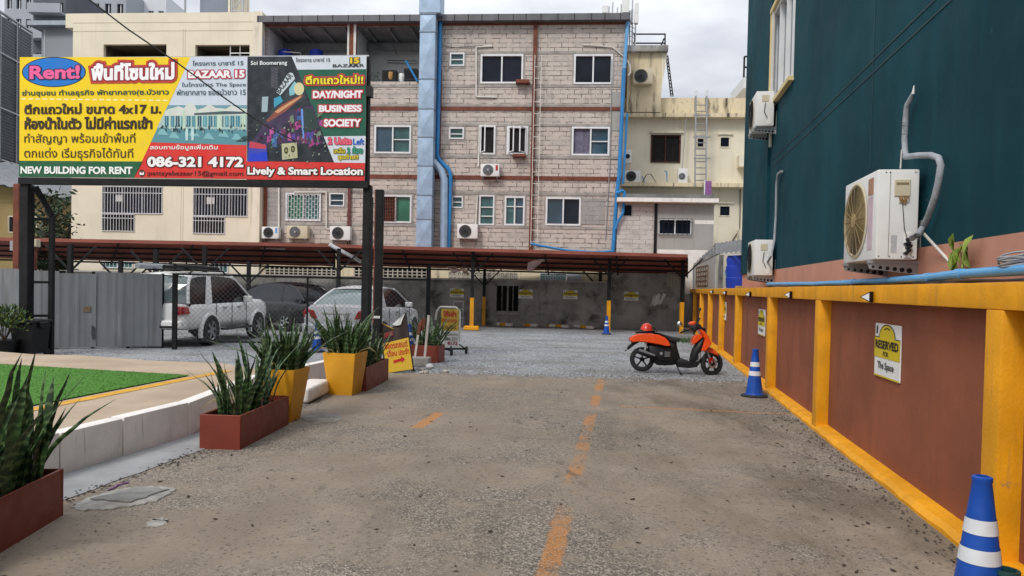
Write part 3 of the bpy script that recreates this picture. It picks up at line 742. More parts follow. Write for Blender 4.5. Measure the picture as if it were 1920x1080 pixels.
for px, py in ((1700, 78), (1700, 52)):
    z = T.at(px, py)[1]; m.box(x1_, 11.9, -.006, .002, z - .008, z + .008)
m.box(x2_ - .006, x2_ + .006, -.007, .002, zpk, 14.9)
m.build('render_joint', pm('teal_joint', (.004, .035, .048), .6), tb)
def window(parent, x0, z0, x1, z1, fr=.06, frame='white_frame', glass='glass_dark', n=2, y=.0, proud=.03, depth=.09, glass2=None, grille=None, sill=None, cross=None, gy=-.05):
    m = MB()
    m.box(x0, x1, y - proud, y + depth, z0, z0 + fr); m.box(x0, x1, y - proud, y + depth, z1 - fr, z1)
    m.box(x0, x0 + fr, y - proud, y + depth, z0 + fr, z1 - fr); m.box(x1 - fr, x1, y - proud, y + depth, z0 + fr, z1 - fr)
    for k in range(1, n):
        x = x0 + (x1 - x0) * k / n; m.box(x - fr * .4, x + fr * .4, y - proud * .6, y + depth, z0 + fr, z1 - fr)
    if cross:
        for k in cross: m.box(x0 + fr if k[0] < 0 else (x0 + x1) / 2, x1 - fr, y + .01, y + depth * .8, z0 + (z1 - z0) * k[1] - .02, z0 + (z1 - z0) * k[1] + .02)
    f = m.build('window', frame, parent)
    for k in range(n):
        a, b = x0 + (x1 - x0) * k / n, x0 + (x1 - x0) * (k + 1) / n
        g = glass2 if (glass2 and k == n - 1) else glass
        MB().box(a + fr * .3, b - fr * .3, y + depth * .62 + .012 * (k % 2), y + depth * .62 + .012 * (k % 2) + .006, z0 + fr * .5, z1 - fr * .5).build('pane', g, f)
    if sill: MB().box(x0 - .05, x1 + .05, y - .09, y - .002, z0 - .07, z0 - .002).build('sill', sill, f)
    if grille:
        m = MB(); kind, gm, sp = grille
        if kind == 'bars':
            c = max(2, int((x1 - x0) / sp))
            for i in range(c + 1): x = x0 + .02 + (x1 - x0 - .04) * i / c; m.box(x - .008, x + .008, y + gy - .016, y + gy, z0, z1)
            for z in (z0 + .02, (z0 * .25 + z1 * .75), z1 - .02): m.box(x0, x1, y + gy - .02, y + gy + .006, z - .012, z + .012)
        else:
            c = max(2, int((x1 - x0) / sp)); r_ = max(2, int((z1 - z0) / (sp * 1.6)))
            for i in range(c + 1): x = x0 + (x1 - x0) * i / c; m.box(x - .009, x + .009, y + gy - .016, y + gy, z0, z1)
            for j in range(r_ + 1):
                z = z0 + (z1 - z0) * j / r_
                for i in range(c):
                    zz = z + (.5 * (z1 - z0) / r_ if i % 2 else 0)
                    if zz < z1: m.box(x0 + (x1 - x0) * i / c, x0 + (x1 - x0) * (i + 1) / c, y + gy - .012, y + gy - .002, zz - .008, zz + .008)
        m.build('window_grille', gm, f)
    return f
window(tb, wx0, wz0, wx1, wz0 + 1.75, .05, 'white_frame', 'glass_blue', 3, sill='yellow_trim')
MB().box(wx0 - .07, wx0 - .005, -.07, -.002, wz0 - .1, wz0 + 1.85).build('window_trim', 'yellow_trim', tb, bev=.01)
MB().box(wx0 - .07, wx1 + .06, -.08, -.002, wz0 + 1.76, wz0 + 1.86).build('window_trim', 'yellow_trim', tb, bev=.01)
def toff(off, *pts): return [Vector((T.at(a, b, off)[0], off, T.at(a, b, off)[1])) for a, b in pts]
p = toff(-.04, (1448, 20), (1446, 150), (1444, 276)); p[0].x = p[1].x = p[2].x
o = MB().bar(p[0], p[2], .05, .05).build('conduit', 'white_pipe', bev=.008); on(o, T); tag(o, 'white square conduit running down the teal wall beside the window', 'pipe')

# ------------------------------------------------------------------ air conditioners
def fan_guard(m, cx, cz, r, y, rings, wire=.004, spokes=12, n=28):
    for k in range(rings):
        q = r * (k + 1) / rings; m.tube([(cx + q * math.cos(a), y, cz + q * math.sin(a)) for a in [2 * math.pi * i / n for i in range(n + 1)]], wire, 4, False)
    for i in range(spokes):
        a = 2 * math.pi * i / spokes; m.tube([(cx + r * .15 * math.cos(a), y - .004, cz + r * .15 * math.sin(a)), (cx + r * math.cos(a), y - .002, cz + r * math.sin(a))], wire, 4)
    return m
def ac_unit(label, pl, x0, z0, w_, h, d=.30, gap=.06, big=False, mat='white_plastic', guard='black_plastic', brackets=True, sticker=None, yo=0., group='air conditioner units on the walls'):
    t_ = thing('air_conditioner', label, 'air conditioner', group=group); on(t_, pl, x0, yo - (d + gap), z0)
    MB().box(0, w_, 0, d, 0, h).build('casing', mat, t_, bev=.018, seg=2, smooth=35)
    cx, cz, r_ = w_ * .40, h * .5, min(h * .43, w_ * .34)
    MB().lathe([(r_ * 1.08, -.006), (r_ * 1.05, -.014), (r_ * .99, -.014), (r_ * .97, -.004)], 32, (cx, 0, cz), 'y', False).build('fan_ring', 'cream_plastic' if big else mat, t_, smooth=40)
    MB().lathe([(r_, -.003), (r_, -.0025)], 32, (cx, 0, cz), 'y').build('fan_recess', 'dark_void' if big else 'fan_grey', t_)
    m = fan_guard(MB(), cx, cz, r_, -.02, 15 if big else 6, .0024 if big else .005, 16 if big else 10)
    m.lathe([(r_ * .2, -.016), (r_ * .2, -.028), (.001, -.03)], 16, (cx, 0, cz), 'y'); m.build('fan_guard', guard, t_)
    if sticker: MB().box(w_ * .80, w_ * .93, -.004, 0, h * .45, h * .9).build('sticker', sticker, t_)
    if brackets:
        for x in (w_ * .12, w_ * .88):
            m = MB()
            if big:
                for a, b, z in ((0, 1, 0),): pass
                k0, k1 = -.03, d + gap
                m.box(x - .02, x + .02, k0, k1, -.03, -.004)
                m.add([(x - .003, k0, -.03), (x - .003, k1, -.03), (x - .003, k1, -.13), (x - .003, k0 + .02, -.08), (x + .003, k0, -.03), (x + .003, k1, -.03), (x + .003, k1, -.13), (x + .003, k0 + .02, -.08)],
                      [(0, 1, 2, 3), (7, 6, 5, 4), (0, 3, 7, 4), (3, 2, 6, 7), (1, 0, 4, 5), (2, 1, 5, 6)])
                m.box(x - .025, x + .025, k1 - .008, k1, -.14, h * .45)
            else:
                m.bar((x, 0, -.02), (x, d + gap, -.02), .04, .03); m.bar((x, .05, -.03), (x, d + gap - .01, -.25), .03, .02)
            b = m.build('bracket', 'grey_metal', t_)
        if big:
            m = MB()
            for x in (w_ * .12 + .0045, w_ * .88 + .0045):
                for k in range(6): m.lathe([(.013 + .002 * k, 0), (.013 + .002 * k, .001)], 14, (x, .02 + .06 * k, -.062 - .006 * k), 'x')
            m.build('bracket_hole', 'dark_void', b)
    return t_
# the big near one: its right hand side panel faces the viewer
xr, zr = T.at(1731, 484, -.06); xl, zl = T.at(1640, 484, -.39)
hbig = T.at(1731, 318, -.06)[1] - T.at(1731, 484, -.06)[1]
def solve_w(): 
    a = T.at(1582, 480, -.40)[0]; b = T.at(1642, 484, -.40)[0]; return b - a
wb = solve_w(); xr = T.at(1641, 484, -.40)[0]; zr = T.at(1641, 486, -.40)[1]
db = .34
hbig = T.at(1641, 320, -.40)[1] - zr
big = ac_unit('large weathered white air conditioner on the teal wall above the yellow beam', T, xr - wb, zr, wb, hbig, db, .06, True, guard=pm('fan_wire', (.30, .22, .10), .6, .15, 6))
s_ = wb                                              # details on the side facing the viewer (x = wb)
MB().box(s_, s_ + .004, db * .30, db * .305, .03, hbig - .03).build('panel_seam', 'black_plastic', big)
h_ = MB().box(s_, s_ + .012, db * .40, db * .78, hbig * .70, hbig * .885).build('handle_cover', 'cream_plastic', big, bev=.004)
MB().box(s_ + .0125, s_ + .014, db * .44, db * .74, hbig * .825, hbig * .85).build('grip_slot', pm('grip_slot', (.20, .16, .08), .7), h_)
MB().box(s_, s_ + .003, db * .36, db * .50, hbig * .075, hbig * .27).build('rating_plate', pm('rating_plate', (.40, .41, .42), .6, .12, 40), big)
MB().box(s_, s_ + .012, db * .68, db * .84, hbig * .02, hbig * .30).build('valve_plate', 'white_plastic', big, bev=.003)
m = MB()
for y, z in ((.70, .07), (.735, .13), (.775, .10), (.70, .17), (.76, .18), (.80, .15), (.735, .22)): m.cbox((s_ + .025, db * y, hbig * z), (.05, .026, .026), Matrix.Rotation(z * 9, 3, 'X'))
m.build('valve', 'black_plastic', big, bev=.004)
m = MB()
for k in range(16):
    y = db * random.uniform(.50, .72); m.tube([(s_ + .006, y, hbig * .70), (s_ + .018, y + random.uniform(-.02, .02), hbig * .665), (s_ + .01, db * .6 + random.uniform(-.03, .03), hbig * random.uniform(.60, .65))], .004, 4)
m.build('wire_tuft', pm('wire_tuft', (.30, .17, .07), .8, .4, 30), big)
MB().tube([(s_ + .01, db * .60, hbig * .62), (s_ + .012, db * .63, hbig * .48), (s_ + .014, db * .66, hbig * .34), (s_ + .02, db * .72, hbig * .24), (s_ + .03, db * .86, hbig * .21)], .0035, 5).build('power_cord', 'cable_black', big)
MB().box(wb * .76, wb * .90, -.004, 0, hbig * .12, hbig * .72).build('faded_label', pm('faded_label', (.52, .40, .45), .6, .1, 8), big)
MB().box(wb * .76, wb * .90, -.005, 0, hbig * .74, hbig * .93).build('badge', pm('badge', (.36, .20, .13), .6, .2, 20), big)
m = MB()
for y, z in ((.08, .035), (.33, .035), (.62, .03), (.9, .03), (.2, .965), (.3, .965), (.9, .965)): m.lathe([(.006, 0), (.006, .003)], 8, (s_, db * y, hbig * z), 'x')
m.build('screw', 'black_plastic', big)
# insulated pipes of the big unit
lz = lambda l: [(1380 + a / 2, 60 + b / 2) for a, b in l]
m = MB().tube(toff(-.06, *lz([(664, 225), (655, 250), (642, 275), (636, 330), (632, 400), (634, 445), (640, 470)])), [.010, .022, .026, .026, .026, .026, .024], 10)
pp = toff(-.08, *lz([(636, 468), (680, 463), (730, 462), (760, 472), (768, 500), (760, 560), (746, 620), (722, 690), (700, 735)])) + toff(-.2, *lz([(680, 765), (660, 772)]))
m.tube(pp, .027, 10)
o = m.build('insulated_pipe', 'grey_foam', smooth=60); on(o, T); tag(o, 'thick grey foam wrapped pipe looping up the teal wall from the large air conditioner', 'pipe')
MB().tube(toff(-.058, *lz([(668, 200), (664, 232)])), [.004, .014], 8).build('pipe_tip', 'white_plastic', o)
m = MB()
for a, b in (((625, 338), (650, 342)), ((625, 352), (650, 350)), ((725, 628), (752, 640)), ((626, 380), (648, 384))):
    q = toff(-.06, *lz([(a[0], a[1]), (b[0], b[1])])); c = (q[0] + q[1]) / 2; m.tube([c + (q[0] - c) * .9 + Vector((0, -.028, 0)), c + Vector((0, -.031, 0)), c + (q[1] - c) * .9 + Vector((0, -.028, 0))], .003, 4)
m.build('tape_band', 'cable_black', o)
o = MB().tube(toff(-.03, *lz([(622, 440), (617, 512)])), .008, 8).build('drain_pipe', 'white_pipe'); on(o, T); tag(o, 'thin white pipe standing behind the large air conditioner', 'pipe')
o = MB().tube(toff(-.1, (1732, 438)) + toff(.02, (1792, 503)), .012, 8).build('drain_pipe', 'white_pipe'); on(o, T); tag(o, 'slanting white drain pipe from the large air conditioner to the blue pipe', 'pipe')
# two far units on the teal wall
for (a, b, c, d), lb in (((1401, 450, 1438, 516), 'grey white air conditioner low on the far corner of the teal wall'), ((1401, 174, 1441, 236), 'air conditioner high on the far corner of the teal wall left of the window')):
    xr = T.at(c - 22, d, -.36)[0]; z0 = T.at(c - 22, d, -.36)[1]; h2 = T.at(c - 22, b, -.36)[1] - z0
    u = ac_unit(lb, T, xr - .85, z0, .85, h2, .32, .06, True)
    MB().box(.85, .858, .10, .22, h2 * .70, h2 * .88).build('handle_cover', 'cream_plastic', u); MB().box(.85, .86, .21, .27, h2 * .05, h2 * .25).build('valve_plate', 'white_plastic', u)
    MB().tube([(.87, .16, h2 * .66), (.87, .14, h2 * .4), (.88, .2, h2 * .22)], .006, 5).build('power_cord', 'cable_black', u)
o = MB().tube(toff(-.05, (1466, 321), (1459, 326), (1456, 345), (1455, 400), (1452, 450)) + toff(-.15, (1446, 480), (1436, 497), (1424, 503)), .022, 8).build('insulated_pipe', 'grey_foam', smooth=60)
on(o, T); tag(o, 'thin grey wrapped pipe rising from the low far air conditioner on the teal wall', 'pipe')
# blue water pipe on top of the beam, cables, vine
def woff(off, *pts): return [Vector((W.at(a, b, off)[0], off, W.at(a, b, off)[1])) for a, b in pts]
p = woff(.16, (1440, 533), (1480, 533), (1530, 533), (1600, 530), (1680, 526), (1740, 521), (1800, 514), (1860, 510), (1920, 506), (1990, 502))
o = MB().tube(p, .034, 12).build('water_pipe', pm('beam_pipe', (.10, .33, .60), .35, .08, 2, dirt=(.2, .38, .55), dirt_amt=.4), smooth=60); on(o, W); tag(o, 'long pale blue plastic water pipe lying on top of the yellow beam', 'pipe')
m = MB()
for x in (p[2].x, p[5].x, p[7].x + .1): m.lathe([(.039, -.03), (.039, .03)], 12, (x, .16, 0), 'x', False)
for i, v in enumerate(m.v): pass
m = MB()
for k in (3, 5, 6): d = (p[k + 1] - p[k]).normalized(); m.tube([p[k] - d * .05, p[k] + d * .05], .039, 12)
m.build('pipe_coupling', 'pale_blue_pipe', o)
m = MB(); rr_ = random.Random(5)
for k in range(3):
    pts = []
    for i in range(26):
        x = p[0].x + (p[-1].x - p[0].x) * i / 25; pts.append((x, .09 + .03 * k + .02 * math.sin(i * 1.3 + k * 2), 1.722 + .012 * abs(math.sin(i * .9 + k))))
    m.tube(pts, .006, 5)
o = m.build('cable', 'cable_black'); on(o, W); tag(o, 'black cables lying along the top of the yellow beam', 'cable')
m = MB(); c = W.at(1906, 488, .2)
for k in range(9):
    r_ = .10 + .006 * (k % 4); m.tube([(c[0] + r_ * 1.3 * math.cos(a), .2 + r_ * .7 * math.sin(a), c[1] - .02 + .006 * k + .02 * math.sin(a + k)) for a in [i * 2 * math.pi / 24 for i in range(25)]], .006, 5)
o = m.build('cable_coil', 'grey_foam'); on(o, W); tag(o, 'coil of grey cable resting above the yellow beam at the right edge', 'cable coil')
m = MB(); rr_ = random.Random(3); stem = toff(-.05, (1808, 506), (1802, 480), (1800, 455))
m.tube(stem, .004, 5)
for k in range(16):
    c = toff(-.07 - .03 * rr_.random(), (1800 + rr_.uniform(-17, 17), 478 + rr_.uniform(-26, 22)))[0]; s_ = rr_.uniform(.04, .075)
    a = rr_.uniform(-2.2, -.9); ex = Vector((math.cos(a), rr_.uniform(-.5, .2), math.sin(a))).normalized(); ey = ex.cross(Vector((0, 1, .3))).normalized(); nz_ = ex.cross(ey) * .25
    m.add([c - ex * s_, c - ex * .3 * s_ + ey * s_ * .75 + nz_ * s_, c + ex * .5 * s_ + ey * s_ * .5 + nz_ * s_, c + ex * 1.2 * s_, c + ex * .5 * s_ - ey * s_ * .5 + nz_ * s_, c - ex * .3 * s_ - ey * s_ * .75 + nz_ * s_, c],
          [(0, 1, 6), (1, 2, 6), (2, 3, 6), (3, 4, 6), (4, 5, 6), (5, 0, 6)])
o = m.build('vine', 'foliage_yellow', fix=False); on(o, T); tag(o, 'small yellow green leafy vine growing on the pink base of the teal building', 'plant')

# ================================================================== CONES
def make_cone(label):
    t_ = thing('traffic_cone', label, 'traffic cone', group='blue traffic cones')
    MB().lathe([(.18, 0), (.20, .003), (.205, .02), (.19, .035), (.14, .042)], 28).build('base', 'black_rubber', t_, smooth=40)
    rad = lambda z: .130 - .092 * (z - .03) / .72
    MB().lathe([(.148, .036), (.14, .06)] + [(rad(z), z) for z in (.065, .2, .4, .6, .72)] + [(.045, .725), (.045, .745), (.034, .75), (.028, .75), (.028, .6)], 28, cap=False).build('cone_body', 'cone_blue', t_, smooth=40)
    for a, b in ((.335, .405), (.475, .545)):
        MB().lathe([(rad(a) + .003, a), (rad(b) + .003, b)], 28, cap=False).build('reflective_band', 'reflective', t_, smooth=60)
    return t_
cone0 = make_cone('blue cone with two silver bands at the foot of the yellow framed wall')
p = gnd(1414, 744); cone0.location = p
px_s = [(1838, 3.52, 'blue cone cut off by the bottom right corner of the picture'),]
q = at(1842, 893, 3.50); dup(cone0, (q.x, q.y, 0), .4, 'nearest blue cone, cut off at the bottom right by the big yellow post')
q = gnd(594, 660); dup(cone0, q, 1, 'blue cone behind the silver saloon beside the yellow potted plant', scale=(.92,) * 3)
q = gnd(1137, 627); dup(cone0, q, 2, 'farthest blue cone, in front of a yellow footed carport post', scale=(.9,) * 3)
q = gnd(768, 664); dup(cone0, q, .3, 'blue cone half hidden behind the yellow A-frame sign', scale=(.95,) * 3)
q = at(1888, 1068, 3.42); o = MB().lathe([(.052, 0), (.05, .3), (.052, q.z - .02), (.056, q.z - .02), (.056, q.z), (.042, q.z), (.042, .1)], 20, cap=False).build('pipe_stub', 'green_plastic', smooth=40); o.location = (q.x, q.y, 0)
tag(o, 'dark green plastic pipe stub standing beside the nearest cone', 'pipe')

# ================================================================== BUILDINGS BEHIND
BY = R(-4.5)
B = Plane(gnd(1000, 612), BY)                        # foot of the grey lot wall
PF = Plane(B.world(0, 1.1, 0), BY)                   # block-work facade
def part_box(parent, name, mat, r_, y0, y1, bev=0.): return MB().box(r_[0], r_[2], y0, y1, r_[1], r_[3]).build(name, mat, parent, bev=bev)
pk = thing('block_building', 'four storey unplastered pink block building with rusty steel bands and white windows', 'building'); on(pk, PF)
X0 = PF.at(489, 200)[0]; X1 = PF.at(1168, 200)[0]; ZT = PF.at(830, 44)[1]
wins = dict(a=(843.5, 99, 871, 124), b=(901, 102, 981, 157), c=(1076, 102, 1148.5, 158), d=(702, 235, 771, 288), e=(842, 239, 870, 261), f=(898, 235, 929, 290), g=(950, 237, 990, 290),
            h=(1072, 238, 1143, 292), i=(536, 362, 602, 414), j=(618, 362, 646, 387), k=(712, 366, 772, 418), l=(847, 368, 868, 390), m=(898.5, 366, 927, 422), n=(946, 368, 984, 423), o=(1023, 370, 1089, 423))
holes = {k: PF.rect(*v) for k, v in wins.items()}
loft = PF.rect(498, 47, 789, 153)
m = holed(MB(), X0, X1, 0, ZT, list(holes.values()), 0, .2)
# the open loft is cut out too: rebuild the wall with it
m = holed(MB(), X0, X1, 0, ZT, list(holes.values()) + [loft], 0, .2)
m.quad((X0, 0, 0), (X0, 9, 0), (X0, 9, ZT), (X0, 0, ZT)); m.quad((X1, 0, 0), (X1, 9, 0), (X1, 9, ZT), (X1, 0, ZT)); m.quad((X0, 9, 0), (X1, 9, 0), (X1, 9, ZT), (X0, 9, ZT))
m.build('wall', 'pink_block', pk, fix=False)
lx0, lz0, lx1, lz1 = loft
m = MB(); D = 2.6
m.quad((lx0, .2, lz0), (lx0, D, lz0), (lx0, D, lz1), (lx0, .2, lz1)); m.quad((lx1, .2, lz0), (lx1, D, lz0), (lx1, D, lz1), (lx1, .2, lz1))
m.quad((lx0, D, lz0), (lx1, D, lz0), (lx1, D, lz1), (lx0, D, lz1)); m.quad((lx0, .2, lz0), (lx1, .2, lz0), (lx1, D, lz0), (lx0, D, lz0))
xm = PF.at(660, 90)[0]; m.box(xm - .05, xm + .1, .25, D, lz0, lz1)
m.build('loft_room', 'loft_grey', pk, fix=False)
m = MB(); m.quad((lx0, .2, lz1), (lx1, .2, lz1), (lx1, D, lz1), (lx0, D, lz1))
for k in range(7): x = lx0 + (lx1 - lx0) * (k + .5) / 7; m.box(x - .05, x + .05, .2, D, lz1 - .14, lz1 - .002)
m.box(lx0, lx1, 1.9, 2.0, lz1 - .5, lz1 - .15)
m.build('loft_ceiling', 'roof_grey', pk, fix=False)
part_box(pk, 'steel_post', 'rust_steel', PF.rect(654, 46, 667, 110, -.05), -.06, .18)
x = PF.rect(655, 46, 658, 110); part_box(pk, 'steel_post', 'white_pipe', PF.rect(651.5, 46, 655, 110, -.05), -.08, .16); part_box(pk, 'steel_post', 'white_pipe', PF.rect(663, 46, 667.5, 110, -.08), -.09, -.062)
part_box(pk, 'steel_post', 'grey_metal', PF.rect(489, 40, 496, 330, -.05), -.07, -.005)
# steel and concrete bands
zr = lambda a, b, px=900: (PF.at(px, b, -.05)[1], PF.at(px, a, -.05)[1])
m = MB()
z0, z1 = zr(38, 47); m.box(X0, X1, -.08, -.004, z0, z1)
for a, b in ((200, 206.5), (329, 336)):
    z0, z1 = zr(a, b); m.box(X0, X1, -.05, .0 - .004, z0, z1)
m.build('steel_beam', 'rust_steel', pk)
xcx = PF.rect(996, 45, 1003, 470, -.08)
part_box(pk, 'steel_column', 'rust_steel', (xcx[0], PF.at(1000, 470)[1], xcx[2], ZT - .02), -.14, -.052)
part_box(pk, 'steel_column', pm('red_column', (.12, .035, .03), .7, .2, 4), PF.rect(652, 338, 658, 470, -.05), -.10, -.052)
part_box(pk, 'steel_column', 'rust_steel', PF.rect(494, 338, 500, 470, -.05), -.06, -.004)
part_box(pk, 'steel_column', 'rust_steel', PF.rect(822, 130, 827, 330, -.05), -.06, -.052)
bands = MB()
for a, b in ((96, 101), (159, 163), (195, 199.5), (231.5, 236), (291, 296), (359, 364), (422, 427)):
    z0, z1 = zr(a, b); 
    for xa, xb in ((X0, X1),):
        hs = sorted([(h[0], h[2]) for k, h in holes.items() if h[1] < z1 and h[3] > z0] + ([(loft[0], loft[2])] if z0 > lz0 else []))
        x = xa
        for h in hs + [(xb, xb)]:
            if h[0] > x: bands.box(x, h[0], -.022, -.002, z0, z1)
            x = max(x, h[1])
bands.build('concrete_band', 'concrete_band', pk)
m = MB()                                             # mortar smeared round the windows and patches
for k, h in holes.items():
    e_ = .07; a, b, c, d = h
    for q in ((a - e_, b - e_ - .05, c + e_, b), (a - e_, d, c + e_, d + e_), (a - e_, b, a, d), (c, b, c + e_, d)): m.box(q[0], q[2], -.012, -.001, q[1], q[3])
m.build('mortar_surround', 'concrete_band', pk)
part_box(pk, 'patched_wall', 'grey_block', PF.rect(1091, 372, 1134, 421), -.016, -.001)
part_box(pk, 'patched_wall', 'grey_plaster', PF.rect(1147, 172, 1166, 245), -.018, -.001)
part_box(pk, 'patched_wall', 'grey_block', PF.rect(500, 340, 533, 452), -.016, -.001)
def pwin(k, **kw): a, b, c, d = holes[k]; return window(pk, a, b, c, d, kw.pop('fr', .075), proud=kw.pop('proud', .04), depth=.13, **kw)
pwin('a', fr=.06, glass='glass_teal', n=1, cross=[(-1, .5)]); pwin('b', glass='glass_dark'); pwin('c', glass='glass_dark'); pwin('d', glass='glass_blue', glass2='glass_teal', cross=[(1, .5)])
pwin('e', fr=.06, glass='glass_teal', n=1, cross=[(-1, .45)]); f1 = pwin('f', n=1, glass='dark_void'); g1 = pwin('g', n=1, glass='dark_void')
pwin('h', glass='curtain', glass2='glass_blue', cross=[(1, .5)]); pwin('i', glass='glass_green', glass2='glass_teal', grille=('lattice', 'white_frame', .13)); pwin('j', fr=.05, glass='glass_blue', n=1, cross=[(-1, .45)])
pwin('k', glass='dark_void', glass2='glass_green'); a, b, c, d = holes['k']
pwin('l', fr=.05, glass='glass_teal', n=1, cross=[(-1, .5)]); pwin('m', fr=.06, n=1, glass='glass_teal', cross=[(-1, .3), (-1, .6)]); pwin('n', n=2, glass='glass_teal', glass2='glass_blue', cross=[(-1, .65)]); pwin('o', glass='glass_blue', glass2='glass_dark')
fk = [c_ for c_ in pk.children if c_.name.startswith('window')]
m = MB(); c_ = max(3, 9)
for i in range(10): x = a + .05 + (c - a) * .48 * i / 9; m.box(x - .01, x + .01, -.06, -.045, b + .05, d - .05)
for j in range(8):
    z = b + .08 + (d - b - .16) * j / 7; m.box(a + .05, a + (c - a) * .5, -.058, -.048, z - .008, z + .008)
m.build('window_grille', 'rust_steel', pk)
for q, w_ in ((holes['f'], f1), (holes['g'], g1)):   # casement leaves standing open
    a, b, c, d = q
    for hx, sg in (((a + .07, 1),) if w_ is f1 else ((a + .09, 1), (c - .09, -1))):
        m = MB(); ex = Vector((sg * .25, -.42, 0)); o_ = Vector((hx, -.03, 0))
        P_ = lambda u_, z: o_ + ex * u_ + Vector((0, 0, z))
        for u1, u2, z1_, z2_ in ((0, .12, b + .06, d - .06), (.88, 1, b + .06, d - .06), (.12, .88, b + .06, b + .12), (.12, .88, d - .12, d - .06)):
            m.bar((P_((u1 + u2) / 2, z1_)), (P_((u1 + u2) / 2, z2_)), .05, .03) if u2 - u1 < .2 else m.bar(P_(u1, (z1_ + z2_) / 2), P_(u2, (z1_ + z2_) / 2), .05, .03)
        lf = m.build('casement', 'white_frame', w_)
# roof edge gutter
z0, z1 = PF.at(830, 39, -.4)[1], PF.at(830, 27, -.4)[1]
gt = MB().box(X0 - .05, PF.at(1181, 33, -.4)[0], -.42, .3, z0, z1).build('gutter', 'gutter_metal', pk)
m = MB(); x = X0
while x < X1: m.box(x, x + .025, -.432, -.42, z0, z1); x += random.uniform(.55, .72)
m.build('gutter_seam', 'dark_void', gt)
m = MB(); m.quad((X0 - .05, -.4, z1 - .01), (X1 + .2, -.4, z1 - .01), (X1 + .2, 9, z1 + .9), (X0 - .05, 9, z1 + .9)); m.build('roof', 'gutter_metal', pk, fix=False)
for r_ in ((968, 153, 993, 159), (962, 291, 986, 296)):
    q = PF.rect(*r_); part_box(pk, 'window_ledge', 'rust_steel', q, -.35, -.002)
m = MB()                                             # rust bleeding and broken patches below sills
def pf(off, *pts): return [Vector((PF.at(a, b, off)[0], off, PF.at(a, b, off)[1])) for a, b in pts]
# free conduits on the facade
def line_thing(name, label, cat, pl, off, pts, r_, mat, n=6, group=None, square=False):
    q = [Vector((pl.at(a, b, off)[0], off, pl.at(a, b, off)[1])) for a, b in pts]
    m = MB()
    if square:
        for i in range(len(q) - 1): m.bar(q[i], q[i + 1], r_ * 2, r_ * 2)
    else: m.tube(q, r_, n)
    o = m.build(name, mat, smooth=60); on(o, pl); return tag(o, label, cat, group)
line_thing('conduit', 'white conduit bent round the left side of the top floor middle window', 'pipe', PF, -.05, ((923, 86), (893, 88), (893, 181), (930, 182)), .03, 'white_pipe', square=True)
line_thing('conduit', 'thin white conduit from the second floor open casement down to an air conditioner', 'pipe', PF, -.05, ((899, 238), (897, 312)), .03, 'white_pipe', square=True)
line_thing('conduit', 'white conduit running over the top right window to the edge of the pink block wall', 'pipe', PF, -.06, ((1093, 84), (1148, 88), (1172, 108), (1181, 122), (1182, 136), (1178, 142)), .03, 'white_pipe')
line_thing('conduit', 'white conduit over the barred lower left window', 'pipe', PF, -.07, ((552, 360), (612, 360), (612, 428), (618, 430)), .03, 'white_pipe', square=True)
line_thing('conduit', 'white vertical conduit at the lower left end of the pink block wall', 'pipe', PF, -.07, ((523, 345), (523, 428)), .035, 'white_pipe', square=True)
line_thing('conduit', 'grey vertical cable beside the blue pipe at the right edge of the pink block wall', 'pipe', PF, -.05, ((1147, 110), (1144, 300), (1135, 450)), .018, 'grey_metal')
line_thing('conduit', 'pale conduit dropping to the air conditioner with the dark fan', 'pipe', PF, -.06, ((895, 367), (892, 420)), .03, 'white_pipe', square=True)
line_thing('cable', 'black cable sagging across the top floor left of the middle window', 'cable', PF, -.05, ((829, 85), (850, 89), (885, 87), (905, 85)), .012, 'cable_black', 5)
# blue pipes
line_thing('water_pipe', 'bright blue pipe running down the pink block wall and kinking round the duct', 'pipe', PF, -.18, ((826, 40), (820, 290), (823, 299), (842, 318), (845, 330), (841, 470)), .085, 'blue_pipe', 12)
line_thing('water_pipe', 'tall blue pipe down the right edge of the pink block wall', 'pipe', PF, -.12, ((1170, 130), (1161, 330), (1158, 350), (1149, 474)), .085, 'blue_pipe', 12)
line_thing('water_pipe', 'pale upper length of pipe at the top right edge of the pink block wall', 'pipe', PF, -.12, ((1177, 40), (1170.5, 129)), .08, 'pale_blue_pipe', 12)
line_thing('water_pipe', 'short blue branch pipe looping off the tall blue pipe beside the lean-to', 'pipe', PF, -.3, ((1155, 362), (1168, 357), (1171, 360), (1168, 400), (1158, 416), (1154, 430)), .06, 'blue_pipe', 10)
line_thing('water_pipe', 'blue pipe running down beside the rear cream building', 'pipe', PF, -.02, ((1176, 212), (1171, 300), (1168, 345)), .05, 'blue_pipe', 10)
line_thing('water_pipe', 'pale blue downpipe at the left end of the loft', 'pipe', PF, -.2, ((492, 40), (492, 330)), .06, 'pale_blue_pipe', 10)
line_thing('water_pipe', 'loose blue hose lying along the bottom of the pink block wall', 'pipe', PF, -.35, ((995, 457), (1020, 462), (1060, 469), (1110, 473), (1150, 471)), .05, 'blue_pipe', 8)
